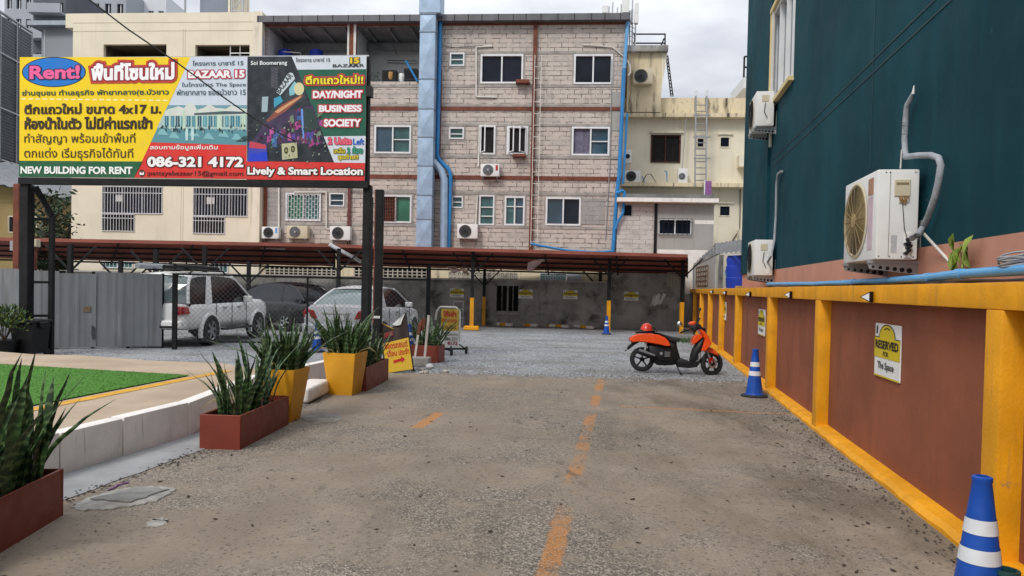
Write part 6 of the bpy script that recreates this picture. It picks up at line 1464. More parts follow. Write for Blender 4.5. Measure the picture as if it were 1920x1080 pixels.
# steel frame and posts
c0, c1, c2, c3 = z1_(146, 104), z2_(992, 96), z2_(978, 1046), z1_(140, 1016)
def bar2(p, q, y, w_, d_, name='frame', mat='black_metal'): return MB().bar((p[0], y, p[1]), (q[0], y, q[1]), d_, w_).build(name, mat, bd)
q0, q1 = BB.at(36, 339), BB.at(690, 346); bar2(q0, q1, .04, .13, .14, 'bottom_beam'); bar2(BB.at(36, 109), BB.at(690, 104), .07, .05, .05, 'top_beam', 'grey_metal'); bar2(BB.at(688, 104), BB.at(686, 345), .07, .05, .10, 'side_beam')
def upright(px, foot, top, y, w_, name='post', mat='black_metal'):
    x = BB.at(px, 480)[0]; z = BB.at(px, top)[1]; return MB().box(x - w_ / 2, x + w_ / 2, y - w_ / 2, y + w_ / 2, 0, z).build(name, mat, bd, bev=.006)
upright(41.5, 655, 345, .12, .19); upright(684, 660, 346, .12, .15)
xl2 = BB.at(97, 500, .4)[0]; o = MB(); p = BB.at(66, 350, .12); m = MB(); m.box(xl2 - .045, xl2 + .045, .36, .44, 0, BB.at(97, 405, .4)[1]); m.bar((p[0], .12, p[1]), (xl2, .4, BB.at(97, 405, .4)[1]), .09); m.build('back_stay', 'black_metal', bd)
xm0 = BB.at(41.5, 480)[0]
m = MB()
for py in (411, 529, 592, 638): z = BB.at(70, py, .25)[1]; m.bar((xm0, .12, z), (xl2, .4, z), .06, .05)
m.build('rung', 'black_metal', bd)
xr2 = BB.at(694, 500, .6)[0]; p = BB.at(687, 350, .12); m = MB(); m.box(xr2 - .035, xr2 + .035, .56, .64, 0, BB.at(694, 370, .6)[1]); m.bar((p[0], .12, p[1]), (xr2, .6, BB.at(694, 395, .6)[1]), .07)
for py in (360, 418, 500): z = BB.at(690, py, .4)[1]; m.bar((BB.at(684, 480)[0], .12, z), (xr2, .6, z), .05)
m.build('back_stay', 'black_metal', bd)
p = BB.at(689, 172); MB().box(p[0] - .02, p[0] + .09, -.05, .1, p[1] - .1, p[1] + .1).build('clamp', 'black_plastic', bd)
g = gnd(19, 655); 
rp = thing('rusty_pole', 'rusty brown pole standing just left behind the left billboard post', 'pole'); q = at(33, 480, 16.6); rp.location = (q.x, q.y, 0); MB().box(-.07, .07, -.07, .07, 0, at(33, 345, 16.6).z).build('shaft', 'rust_steel', rp, bev=.01); MB().box(-.16, .16, -.03, .08, at(33, 470, 16.6).z, at(33, 452, 16.6).z).build('bracket', 'grey_metal', rp)
rp = thing('meter_box', 'old beige meter box on a short rusty pole behind the billboard post', 'meter box'); q = at(62, 480, 16.8); rp.location = (q.x, q.y, 0); MB().box(-.06, .06, -.06, .06, 0, at(62, 462, 16.8).z).build('pole', 'rust_steel', rp); MB().box(-.14, .14, -.1, .06, at(62, 463, 16.8).z, at(62, 449, 16.8).z).build('box', 'cream_plastic', rp, bev=.01)
# the near pole with a rusty edge
g = at(706, 690, 13.3); pl_ = thing('steel_pole', 'black square steel pole with a rusty edge and a white label behind the A-frame sign', 'pole'); pl_.location = (g.x, g.y, 0); zt_ = at(706, 356, 13.3).z
MB().box(-.075, .075, -.075, .075, 0, zt_).build('shaft', 'black_metal', pl_, bev=.006); MB().box(-.0765, -.055, -.078, -.075, .9, zt_ - .02).build('rust_streak', 'rust_steel', pl_); z = at(706, 595, 13.2).z; MB().box(-.06, .06, -.079, -.0755, z - .02, z + .025).build('label', 'paper', pl_)
# overhead cable
m = MB(); q = [at(150, -14, 9.0), at(240, 55, 9.2), at(330, 116, 9.4), at(420, 183, 9.6), at(470, 218, 10.2), at(505, 240, 12), at(560, 268, 14.6)]
tag(m.tube(q, [.010] * 7, 6).build('overhead_cable', 'cable_black'), 'black overhead cable slanting down across the billboard', 'cable')

# ================================================================== FENCES
fa, fb = gnd(-40, 656), gnd(303, 653); d_ = fb - fa; FN = Plane(fa, math.atan2(d_.y, d_.x)); fl_ = d_.length
fc = thing('tin_fence', 'grey corrugated metal sheet fence behind the billboard posts', 'fence'); on(fc, FN)
zt_ = FN.at(200, 510)[1]; x = 0; k = 0; r5 = random.Random(6)
while x < fl_ - .05:
    w_ = min(.76, fl_ - x); rows = []; n_ = 22; h_ = zt_ + r5.uniform(-.05, .04); y_ = .02 * (k % 2); b_ = r5.uniform(0, .06)
    for i in range(n_ + 1):
        u_ = x + w_ * i / n_; yy = y_ - .006 * (1 if (i % 11) in (0, 1) else 0) - .0015 * math.sin(i * 1.3); rows.append([(u_, yy, b_), (u_, yy + .002, h_ * .5), (u_, yy, h_)])
    MB().grid(rows).build('sheet', 'grey_sheet', fc, fix=False); x += .74; k += 1
m = MB()
for z in (.25, 1.0, zt_ - .15): m.box(0, fl_, .05, .09, z - .03, z + .03)
for i in range(6): xx = fl_ * i / 5; m.box(xx - .03, xx + .03, .09, .15, 0, zt_)
m.build('rail', 'black_metal', fc)
xq = FN.at(159, 580)[0]; MB().prism([(xq, FN.at(150, 575)[1]), (xq + .12, FN.at(150, 573)[1]), (xq + .1, FN.at(150, 585)[1]), (xq - .04, FN.at(150, 584)[1])], -.018, -.014).build('rust_patch', pm('brown_smear', (.17, .12, .07), .8, .4, 10), fc)
xa_ = FN.at(174, 630)[0]; MB().prism([(xa_ - .02, .55), (xa_ + .04, .5), (xa_ + .05, .25), (xa_, .2), (xa_ - .03, .35)], -.018, -.014).build('dark_stain', pm('dark_smear', (.05, .05, .055), .8, .3, 10), fc)
ca, cb_ = gnd(330, 655), at(806, 640, 17.0); cb_.z = 0; d_ = cb_ - ca; CF = Plane(ca, math.atan2(d_.y, d_.x)); cl_ = d_.length
ch = thing('chain_link_fence', 'black posted chain link fence in front of the white cars', 'fence'); on(ch, CF)
zt_ = CF.at(560, 519)[1]; zb_ = .2
m = MB(); sp = .115; k = -int((zt_ - zb_) / sp) - 1
while k * sp < cl_:
    for s_ in (1, -1):
        x0 = k * sp if s_ > 0 else k * sp + (zt_ - zb_); a = (x0, zb_); b = (x0 + s_ * (zt_ - zb_), zt_)
        def clip(p, q):
            if p[0] > q[0]: p, q = q, p
            if q[0] <= 0 or p[0] >= cl_: return None
            f_ = lambda x: p[1] + (q[1] - p[1]) * (x - p[0]) / (q[0] - p[0]); l_, r_ = max(0, p[0]), min(cl_, q[0]); return (l_, f_(l_)), (r_, f_(r_))
        c_ = clip(a, b)
        if c_ and c_[1][0] - c_[0][0] > .02: m.tube([(c_[0][0], .004 * s_, c_[0][1]), (c_[1][0], .004 * s_, c_[1][1])], .0027, 4, False)
    k += 1
m.build('wire_mesh', 'wire_mesh', ch, fix=False)
m = MB(); m.box(0, cl_, -.02, .02, zt_ - .02, zt_ + .02); m.box(0, cl_, -.02, .02, zb_ - .02, zb_ + .02); m.build('rail', 'black_metal', ch)
for px, w_ in ((330, .10), (577, .035), (803, .10)): x = CF.at(px, 580)[0]; MB().box(x - w_ / 2, x + w_ / 2, -.05 - w_ / 2, -.022, 0, zt_ + .02 + (.3 if px == 803 else 0)).build('post', 'black_metal', ch)
# bin and shrub
g = gnd(72, 664); bn = thing('wheelie_bin', 'black plastic bin standing between the legs of the left billboard post', 'bin', g + Vector((0, -.25, 0)), R(-8)); hb = .74
m = MB(); m.add([(-.23, -.2, .05), (.23, -.2, .05), (.23, .2, .05), (-.23, .2, .05), (-.26, -.25, hb - .06), (.26, -.25, hb - .06), (.26, .25, hb - .06), (-.26, .25, hb - .06)], [(0, 3, 2, 1), (4, 5, 6, 7), (0, 1, 5, 4), (1, 2, 6, 5), (2, 3, 7, 6), (3, 0, 4, 7)]); m.build('bin_body', 'black_plastic', bn, bev=.03, seg=2, smooth=40)
MB().box(-.28, .28, -.28, .28, hb - .06, hb).build('lid', 'black_rubber', bn, bev=.02, seg=2); MB().box(.28, .34, -.1, .1, hb - .16, hb - .04).build('handle', 'black_plastic', bn, bev=.01); m = MB()
for s_ in (-1, 1): m.lathe([(.07, -.03), (.07, .03)], 14, (s_ * .20, .2, .07), 'x')
m.build('wheel', 'black_rubber', bn)
q = gnd(8, 668); sb = thing('shrub', 'bushy green shrub with yellowish tips in a dark pot at the left edge', 'shrub', q); MB().lathe([(.2, 0), (.28, .3), (.3, .34), (.26, .34)], 18).build('pot', 'black_plastic', sb, smooth=40); m = MB(); m2 = MB(); r5 = random.Random(12)
for k in range(900):
    a, b = r5.random() * 6.28, math.acos(r5.uniform(-.5, 1)); rr = .52 * r5.random() ** .45; c = Vector((rr * math.cos(a) * math.sin(b), rr * math.sin(a) * math.sin(b), .68 + rr * .78 * math.cos(b))); s_ = r5.uniform(.03, .06); d_ = (c - Vector((0, 0, .45))).normalized() + Vector((r5.uniform(-.6, .6), r5.uniform(-.6, .6), r5.uniform(-.3, .4))); d_.normalize(); e_ = (Matrix.Rotation(r5.random() * 6.28, 3, d_) @ d_.orthogonal().normalized()) * s_ * .4
    (m2 if k % 7 == 0 else m).add([c - d_ * s_, c + e_, c + d_ * s_, c - e_], [(0, 1, 2, 3)])
m.build('foliage', 'foliage', sb, fix=False); m2.build('young_leaves', 'foliage_yellow', sb, fix=False); m = MB()
for k in range(7): a = k; m.tube([(0, 0, .3), (.15 * math.cos(a), .15 * math.sin(a), .6), (.3 * math.cos(a), .3 * math.sin(a), .9)], .012, 5)
m.build('stem', 'bark', sb)

# ================================================================== CARS
def wheel(parent, x, y, r_, w_, sx, rim='alloy', n_sp=6):
    wz = r_; m = MB(); m.lathe([(r_ * .62, -w_ / 2), (r_ * .93, -w_ / 2), (r_, -w_ * .3), (r_, w_ * .3), (r_ * .93, w_ / 2), (r_ * .62, w_ / 2)], 32, (x, y, wz), 'x', False); t_ = m.build('wheel', 'black_rubber', parent, smooth=40)
    m = MB(); xo = x + sx * w_ * .42; m.lathe([(r_ * .66, xo - x - .0 * sx), (r_ * .60, xo - x - sx * .02)], 32, (x, y, wz), 'x', False); m.lathe([(.001, xo - x + .004 * sx), (r_ * .14, xo - x)], 16, (x, y, wz), 'x')
    for k in range(n_sp):
        a = 2 * math.pi * k / n_sp + .2; c_, s_ = math.cos(a), math.sin(a); p0 = Vector((xo, y + r_ * .08 * c_, wz + r_ * .08 * s_)); p1 = Vector((xo - sx * .01, y + r_ * .63 * c_, wz + r_ * .63 * s_)); m.bar(p0, p1, r_ * .15, .02, (1, 0, 0))
    m.build('rim', rim, t_); MB().lathe([(r_ * .63, xo - x - sx * .05), (.01, xo - x - sx * .051)], 24, (x, y, wz), 'x', False).build('brake_disc', 'black_plastic', t_); return t_
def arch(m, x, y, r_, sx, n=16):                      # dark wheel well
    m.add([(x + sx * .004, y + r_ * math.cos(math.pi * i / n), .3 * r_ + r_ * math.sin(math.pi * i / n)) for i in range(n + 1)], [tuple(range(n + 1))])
def lip(m, x, y, z0, r_, sx, wd=.05):
    m.tube([(x, y + r_ * math.cos(a), z0 + r_ * math.sin(a)) for a in [math.pi * (i / 18 * 1.16 - .08) for i in range(19)]], wd, 6)
def shell(secs, shape):                               # secs: (y, halfwidth, zbot, ztop); shape: list of (kx, kz) half outline from bottom to top
    rows = []
    for y, hw, zb, zt in secs:
        h = [(kx * hw, zb + kz * (zt - zb)) for kx, kz in shape]; rows.append([(x, y, z) for x, z in h] + [(-x, y, z) for x, z in h[::-1]])
    m = MB().grid(rows, closed=True); 
    for r_ in (rows[0], rows[-1]): m.add(r_, [tuple(range(len(r_)))])
    return m
def cabin(parent, prof, i0, i1, low_hw, top_hw, pillars, body, glass, rear_glass=None):
    """glass house over a side profile [(y, z) from tail to bonnet]; i0..i1 is the painted roof"""
    zl, zt = min(prof[0][1], prof[-1][1]), max(z for _, z in prof); hw = lambda z: low_hw + (top_hw - low_hw) * max(0, z - zl) / (zt - zl)
    fine = []
    for i in range(len(prof) - 1):                     # smooth the profile
        p0, p1, p2, p3 = prof[max(i - 1, 0)], prof[i], prof[i + 1], prof[min(i + 2, len(prof) - 1)]
        for k in range(4):
            u = k / 4; fine.append(tuple(.5 * (2 * p1[j] + (p2[j] - p0[j]) * u + (2 * p0[j] - 5 * p1[j] + 4 * p2[j] - p3[j]) * u * u + (3 * p1[j] - p0[j] - 3 * p2[j] + p3[j]) * u ** 3) for j in (0, 1)))
    fine.append(prof[-1]); a, b = i0 * 4, i1 * 4; zf = lambda y: float(np.interp(y, [q[0] for q in fine], [q[1] for q in fine]))
    for s in (-1, 1): MB().add([(s * hw(z), y, z) for y, z in fine] + [(s * low_hw, prof[-1][0], zl - .06), (s * low_hw, prof[0][0], zl - .06)], [tuple(range(len(fine) + 2))]).build('side_window', glass, parent)
    def skin(seg, crown, lift=0.): return MB().grid([[(x * (hw(z) - .002), y, z + lift + crown * (1 - abs(x) ** 2.5)) for x in (-1, -.85, -.5, 0, .5, .85, 1)] for y, z in seg])
    skin(fine[:a + 1], .03).build('rear_window', rear_glass or glass, parent, smooth=60); skin(fine[b:], .03).build('windscreen', glass, parent, smooth=60)
    m = skin(fine[a:b + 1], .045, .012)
    for s in (-1, 1): m.grid([[(s * (hw(z) + .004), y, z + .012), (s * (hw(z) + .012), y, z - .05)] for y, z in fine[a:b + 1]])
    m.build('roof', body, parent, smooth=50); m = MB()
    for s in (-1, 1):
        for y0, y1, w_, w2 in pillars:
            z1 = zf(y1) - .01; n_ = .010; rows = []
            for k in range(7): u = k / 6; z = zl - .04 + (z1 - zl + .04) * u; y = y0 + (y1 - y0) * u; w = (w_ + (w2 - w_) * u) / 2; rows.append([(s * (hw(z) + n_), y - w, z), (s * (hw(z) + n_), y + w, z)])
            m.grid(rows)
        for seg in (fine[:a + 2], fine[b - 1:]): m.tube([(s * (hw(z) - .015), y, z) for y, z in seg], .038, 6)
    m.build('pillar', body, parent, smooth=50)
SH = [(0, 0), (.80, 0), (.93, .08), (.99, .28), (1.0, .52), (.985, .74), (.95, .92), (.86, 1.0), (.45, 1.03), (0, 1.035)]
# --- SUV
g = gnd(283, 652); hd = R(-4.5)
sv = thing('suv', 'white sport utility car with a dark roof load behind the chain link fence', 'car', (g.x, g.y, 0), hd)
shell([(0.02, .80, .52, .98), (.05, .88, .46, 1.04), (.25, .915, .42, 1.08), (1.6, .92, .40, 1.09), (3.2, .92, .40, 1.10), (3.5, .915, .40, 1.12), (4.3, .895, .42, 1.10), (4.6, .82, .46, 1.04), (4.72, .66, .52, .90)], SH).build('body', 'car_white', sv, smooth=50)
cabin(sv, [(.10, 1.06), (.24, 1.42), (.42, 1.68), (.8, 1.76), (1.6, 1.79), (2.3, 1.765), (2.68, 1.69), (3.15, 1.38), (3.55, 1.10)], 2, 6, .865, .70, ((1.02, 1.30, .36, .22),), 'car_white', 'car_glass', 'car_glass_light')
m = MB(); 
for s in (-1, 1):
    for y in (1.05, 3.78): arch(m, s * .925, y, .42, s)
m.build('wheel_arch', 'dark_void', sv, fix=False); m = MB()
for s in (-1, 1):
    for y in (1.05, 3.78): lip(m, s * .90, y, .33, .45, s, .055)
m.build('arch_flare', 'car_white', sv, smooth=60)
for s in (-1, 1):
    for y in (1.05, 3.78): wheel(sv, s * .85, y, .385, .25, s)
m = MB()
for s in (-1, 1): m.box(s * .98 - .1, s * .98 + .1, 1.55, 3.3, .36, .41)
m.build('side_step', 'black_plastic', sv, bev=.01); m = MB()
for s in (-1, 1):
    for y in (1.78, 2.62): m.box(s * .93 - .012, s * .93 + .012, y - .09, y + .09, .92, .955)
m.build('door_handle', 'grey_metal', sv, bev=.006); m = MB()
for s in (-1, 1):
    for y in (1.35, 2.20, 3.05): m.box(s * .918 - .006, s * .918 + .006, y - .008, y + .008, .46, 1.06)
m.build('door_gap', 'black_plastic', sv)
for s in (-1, 1):
    o = MB().puff([(-.02, .86), (.30, .90), (.26, 1.06), (.06, 1.08), (-.04, 1.0)], .06, .02); o.xf(Matrix.Translation((s * .83, -.01, -.04)) @ Matrix.Rotation(R(90 - 25 * s * -1), 4, 'Z') if False else Matrix.Translation((s * .78, .02, -.08)) @ Matrix(((s, 0, 0, -.16 * s), (0, 1, 0, .0), (0, 0, 1, 0), (0, 0, 0, 1)))); o.build('tail_light', 'tail_red', sv, smooth=50)
MB().box(-.85, .85, -.06, .1, .46, .66).build('rear_bumper', 'car_white', sv, bev=.05, seg=3, smooth=50); MB().box(-.28, .28, -.01, .03, .74, .88).build('number_plate', 'white_plastic', sv); MB().box(-.6, .6, -.075, -.055, .48, .53).build('bumper_step', 'black_plastic', sv)
o = MB().cbox((.98, 3.0, 1.14), (.22, .12, .17)); o.cbox((-.98, 3.0, 1.14), (.22, .12, .17)); o.build('mirror', 'car_white', sv, bev=.03, seg=2)
m = MB()
for s in (-1, 1): m.tube([(s * .6, .6, 1.78), (s * .6, .75, 1.87), (s * .6, 2.3, 1.87), (s * .6, 2.45, 1.78)], .025, 6)
for y in (.9, 2.1): m.box(-.65, .65, y - .03, y + .03, 1.86, 1.89)
m.build('roof_rack', 'black_metal', sv)
ld = thing('roof_load', 'dark rolled awning strapped on the roof rack of the white sport utility car', 'roof load', (g.x, g.y, 0), hd); rows = []
ld.scale = (1.0,) * 3; m = MB(); m.tube([(-.55, .3, 1.94), (-.53, 1.2, 1.95), (-.5, 2.6, 1.94)], .07, 10); m.build('roll', 'grey_foam', ld, smooth=60); m = MB(); m.tube([(.1, .35, 1.93), (.15, 1.3, 1.94), (.2, 2.4, 1.93)], .055, 10); m.tube([(.35, .4, 1.94), (.35, 1.4, 1.95), (.4, 2.4, 1.93)], .065, 10); m.build('bundle', 'black_plastic', ld, smooth=60)
# white car beyond, only its bonnet side shows
# --- silver saloon
g = gnd(628, 652); ca_ = thing('saloon_car', 'white silver saloon car seen from behind through the chain link fence', 'car', (g.x, g.y, 0), R(-9)); ca_.scale = (1.06,) * 3; SC = 'car_silver'; mm(SC, (.56, .57, .58), .25, .04, 2, metal=.15, spec=.6)
shell([(0.02, .74, .40, .84), (.06, .82, .32, .95), (.3, .865, .26, 1.0), (.9, .88, .24, .99), (2.9, .88, .24, .95), (3.3, .88, .24, .93), (4.0, .85, .28, .84), (4.35, .74, .32, .72), (4.45, .6, .4, .62)], SH).build('body', SC, ca_, smooth=50)
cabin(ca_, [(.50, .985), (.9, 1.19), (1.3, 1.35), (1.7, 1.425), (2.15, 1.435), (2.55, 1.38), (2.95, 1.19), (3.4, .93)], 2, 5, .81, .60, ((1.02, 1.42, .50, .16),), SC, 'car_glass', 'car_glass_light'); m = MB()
for s in (-1, 1):
    for y in (.95, 3.55): arch(m, s * .885, y, .36, s)
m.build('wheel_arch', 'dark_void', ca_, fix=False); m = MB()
for s in (-1, 1):
    for y in (.95, 3.55): lip(m, s * .865, y, .28, .375, s, .03)
m.build('arch_flare', SC, ca_, smooth=60)
for s in (-1, 1):
    for y in (.95, 3.55): wheel(ca_, s * .80, y, .31, .2, s)
for s in (-1, 1):
    m = MB(); q = [(.46, .68), (.84, .70), (.85, .84), (.78, .92), (.56, .88)]; m.add([(s * x, -.01 + (.07 if x > .7 else 0) - .0, z) for x, z in q] + [(s * x, .16, z) for x, z in q], [tuple(range(5))] + [(i, (i + 1) % 5, (i + 1) % 5 + 5, i + 5) for i in range(5)]); m.build('tail_light', 'tail_red', ca_, bev=.012)
MB().box(-.82, .82, -.07, .12, .30, .56).build('rear_bumper', SC, ca_, bev=.05, seg=3, smooth=50); MB().box(-.22, .22, -.012, .03, .66, .77).build('number_plate', 'white_plastic', ca_); MB().box(-.36, .36, -.015, .02, .80, .83).build('boot_trim', 'chrome', ca_); MB().lathe([(.05, -.02), (.04, -.02)], 16, (0, .02, .89), 'y', False).build('badge', 'chrome', ca_); MB().box(-.8, .8, -.05, .1, .22, .30).build('bumper_underside', 'black_plastic', ca_)
m = MB(); m.cbox((.95, 2.75, 1.0), (.2, .1, .13)); m.cbox((-.95, 2.75, 1.0), (.2, .1, .13)); m.build('mirror', SC, ca_, bev=.03, seg=2); m = MB()
for s in (-1, 1):
    for y in (1.95, 2.85): m.box(s * .88 - .01, s * .88 + .012, y - .09, y + .06, .80, .83)
m.build('door_handle', 'chrome', ca_); m = MB()
for s in (-1, 1):
    for y in (1.35, 2.15, 3.05): m.box(s * .878 - .006, s * .878 + .006, y - .006, y + .006, .34, .93)
m.build('door_gap', 'black_plastic', ca_)
# --- black car parked beyond, facing the viewer's left
g = gnd(574, 622); bk = thing('black_car', 'black car parked in deep shade under the carport beyond the silver saloon', 'car', (g.x + .6, g.y + .2, 0), R(62))
shell([(0.02, .74, .40, .9), (.1, .84, .32, 1.0), (.9, .9, .28, 1.02), (3.2, .9, .28, 1.0), (4.2, .85, .3, .92), (4.5, .66, .36, .72)], SH).build('body', 'car_black', bk, smooth=50)
cabin(bk, [(.2, 1.02), (.5, 1.3), (.9, 1.5), (1.5, 1.58), (2.1, 1.56), (2.6, 1.46), (3.0, 1.25), (3.45, 1.0)], 2, 5, .83, .64, ((1.2, 1.3, .12, .1),), 'car_black', 'car_glass')
for s in (-1, 1):
    for y in (.95, 3.6): wheel(bk, s * .82, y, .33, .2, s)
m = MB()
for s in (-1, 1): m.cbox((s * .66, 4.36, .74), (.26, .12, .13))
m.build('headlight', 'chrome', bk, bev=.02)

# ================================================================== PLANTERS AND SNAKE PLANTS
t = NT('snake_leaf'); x, y, z = t.sep(t.obj); nn = t.noise(t.obj, 9, 4); wv = t.math('SINE', t.math('ADD', t.math('MULTIPLY', z, 95), t.math('MULTIPLY', nn, 16)))
c = t.mix(t.ramp(wv, -.2, .8), (.012, .034, .010), (.085, .135, .050)); c = t.mix(t.ramp(t.noise(t.obj, 3.5, 3), .4, .7, 0, .6), c, (.035, .085, .018)); M['snake_leaf'] = t.out(c, .42, spec=.45)
mm('dry_leaf', (.38, .30, .12), .7, .3, 8)
def snake(label, base, lx_, ly_, z0, n, hmin, hmax, seed, lean=.35, dry=3, rz=0., splay=1., wk=1.):
    r = random.Random(seed); m, md = MB(), MB()
    for k in range(n):
        bx, by = r.uniform(-lx_, lx_), r.uniform(-ly_, ly_); h = r.uniform(hmin, hmax) * (.55 + .45 * r.random()); a = math.atan2(by / max(ly_, .01) + r.gauss(0, .5), bx / max(lx_, .01) + r.gauss(0, .5)); ln = lean * r.uniform(.1, 1.25) * splay * (2.3 if r.random() < .1 else 1); w0 = r.uniform(.013, .025) * wk
        dirv = Vector((math.cos(a), math.sin(a), 0)); tw = r.uniform(-.9, .9); fa_ = r.random() * 3.14; side = Vector((math.cos(fa_), math.sin(fa_), 0)); rows = []; curl = r.uniform(-.3, 1.0)
        for i in range(9):
            u = i / 8; p = Vector((bx, by, z0)) + dirv * (h * ln * (u * .5 + u * u * .7 * (1 + curl * .5))) + Vector((0, 0, h * (u - .16 * ln * u * u))) + Vector((r.gauss(0, .004), r.gauss(0, .004), 0)); w_ = w0 * (.62 + .65 * math.sin(min(1, u * 1.25) * math.pi * .55)) * (1 - max(0, u - .55) / .45) ** .75 + .0012
            s = Matrix.Rotation(tw * u, 3, 'Z') @ side; nrm = s.cross(Vector((0, 0, 1))); fold = w_ * .38; rows.append([p - s * w_ + nrm * fold, p - s * w_ * .5 + nrm * fold * .25, p, p + s * w_ * .5 + nrm * fold * .25, p + s * w_ + nrm * fold])
        m.grid(rows)
    for k in range(dry):
        a = r.random() * 6.28; bx, by = r.uniform(-lx_, lx_), r.uniform(-ly_, ly_); d = Vector((math.cos(a), math.sin(a), 0)); md.tube([(bx, by, z0), Vector((bx, by, z0 + .12)) + d * .08, Vector((bx, by, z0 + .16)) + d * .22, Vector((bx, by, z0 + .08)) + d * .32], [.01, .008, .006, .002], 5)
    t_ = thing('snake_plant', label, 'plant', base, rz, 'snake plants in the planters'); m.build('leaf_clump', 'snake_leaf', t_, smooth=60, fix=False)
    if dry: md.build('dead_leaf', 'dry_leaf', t_)
    return t_
def trough(label, pf_, pb, pl_, h, mat='red_pot'):
    """long planter: pf_ near right foot, pb far right foot, width to the left"""
    d = pb - pf_; ln = d.length; rz = math.atan2(d.y, d.x) - math.pi / 2; t_ = thing('planter', label, 'planter', pf_, rz, 'red trough planters'); w_ = pl_; k = .022
    m = MB(); m.box(-w_, 0, 0, k, .0, h); m.box(-w_, 0, ln - k, ln, 0, h); m.box(-w_, -w_ + k, k, ln - k, 0, h); m.box(-k, 0, k, ln - k, 0, h); m.build('trough', mat, t_, bev=.004)
    MB().box(-w_ + k, -k, k, ln - k, .02, h - .07).build('soil', 'soil', t_); return t_, ln, rz
def place(t_, x, y): return t_.matrix_world @ Vector((x, y, 0))
RZ = []
pf1, pb1 = at(-70, 1080, 3.6), gnd(119, 966); d1 = (gnd(119, 966) - gnd(0, 1038)).normalized(); pb1 = gnd(119, 967); pf1 = pb1 - d1 * 1.37
t1, ln1, rz1 = trough('long red trough planter nearest the viewer, cut off by the left edge', pf1, pb1, .40, .325); bpy.context.view_layer.update()
c_ = place(t1, -.2, ln1 * .56); snake('tall banded snake plant clump filling the nearest red trough at the left edge', c_, .16, .56, .25, 125, .58, 1.0, 3, .28, 0, rz1, wk=1.35)
pf2, pb2 = gnd(450, 845), gnd(541, 797); t2, ln2, rz2 = trough('red trough planter standing on the gutter beside the nearer yellow pot', pf2, pb2, .40, .335); bpy.context.view_layer.update(); c_ = place(t2, -.2, ln2 * .5)
snake('loose snake plant with leaves leaning left in the second red trough', c_, .13, .44, .25, 60, .45, .95, 8, .36, 5, rz2, wk=1.2); 
pf3, pb3 = gnd(686, 735), gnd(728, 713); t3, ln3, rz3 = trough('short red trough planter right of the farther yellow pot', pf3, pb3, .42, .37); bpy.context.view_layer.update(); c_ = place(t3, -.21, ln3 * .5); snake('dark snake plant clump in the red trough below the black pole', c_, .15, .5, .28, 110, .4, .74, 15, .34, 3, rz3)
p4a, p4b = gnd(822, 681), gnd(824, 672); w4 = (gnd(822, 681) - gnd(768, 684)).length; p4b = p4a + Vector((.17, .98, 0)) * .5; t4, ln4, rz4 = trough('farthest red planter behind the concrete block with two stakes', p4a, p4b, .62, .36); bpy.context.view_layer.update(); c_ = place(t4, -.31, ln4 * .5); snake('farthest snake plant, in the red planter between the stakes and the wheeled sign', c_, .24, .18, .28, 60, .5, .9, 22, .5, 2, rz4)
def pot(label, g, wt, wb_, h, rz):
    t_ = thing('flower_pot', label, 'flower pot', g, rz, 'yellow square pots'); m = MB(); a, b, k = wb_ / 2, wt / 2, .022
    o_ = [[(-q, -q, z), (q, -q, z), (q, q, z), (-q, q, z)] for q, z in ((a, 0), (b, h), (b - k, h), (b - k - .01, h - .1))]; m.grid(o_, closed=True); m.add(o_[0], [(0, 3, 2, 1)]); m.build('pot_body', 'yellow_pot', t_, bev=.008, seg=2, smooth=40)
    MB().box(-b + .03, b - .03, -b + .03, b - .03, h - .12, h - .06).build('soil', 'soil', t_); return t_
g = gnd(548, 795) + Vector((-.16, .2, 0)); pot('square yellow pot behind the second red trough, by the loose white block', g, .44, .28, .62, R(-8)); snake('dense snake plant in the nearer yellow pot', (g.x, g.y, .1), .17, .17, .44, 105, .42, .84, 31, .42, 4)
g = gnd(641, 742) + Vector((-.0, .19, 0)); pot('square yellow pot in front of the short red trough under the billboard post', g, .50, .36, .62, R(-10)); snake('tall dense snake plant in the farther yellow pot', (g.x, g.y, .1), .20, .20, .44, 150, .42, .90, 44, .36, 4)

# ================================================================== SIGNS AND BITS AT THE DRIVE'S LEFT SIDE
# A-frame sign leaning on the pole
g0_, g1_ = gnd(733, 701), gnd(769, 692); SG = Plane(gnd(750, 699), R(8)); ws_ = (g1_ - g0_).length
hs_ = at(735, 588, g1_.y + .1).z; sg = thing('sandwich_board', 'yellow and dark Thai A-frame sign with a red arrow leaning against the black pole', 'sign'); sg.location = SG.world(0, 0, 0); sg.rotation_euler = (R(-9), R(-9), SG.yaw); wv = .50; h = at(745, 588, SG.o.y).z * 1.0
m = MB()
for s in (-1, 1): m.bar((s * wv / 2, 0, 0), (s * wv / 2, 0, h), .03)
m.bar((-wv / 2, 0, .04), (wv / 2, 0, .04), .03); m.bar((-wv / 2, 0, h * .58), (wv / 2, 0, h * .58), .03); m.build('frame', 'black_metal', sg)
m = MB(); rows = []
for i in range(13):
    x = -wv / 2 + wv * i / 12; zt = h * (.985 - .20 * math.sin(math.pi * (i / 12) ** .75)); rows.append([(x, -.02, .02), (x, -.02 - .006 * math.sin(i), h * .6), (x, -.02 - .01 * math.sin(i * .8), zt - .05), (x, -.02 - .012 * math.sin(i * .8), zt)])
m.grid(rows); m.build('banner', pm('banner_dark', (.035, .022, .018), .6, .2, 6), sg, fix=False)
m = MB(); y = -.032; rd = lin('b8241c'); 
m.flat([(-wv * .48, .03), (wv * .48, .03), (wv * .48, h * .57), (-wv * .48, h * .53)], y, lin('d8b030')); m.flat([(-wv * .42, h * .62), (-.02, h * .64), (-.02, h * .72), (-wv * .42, h * .70)], y, lin('7c2420'))
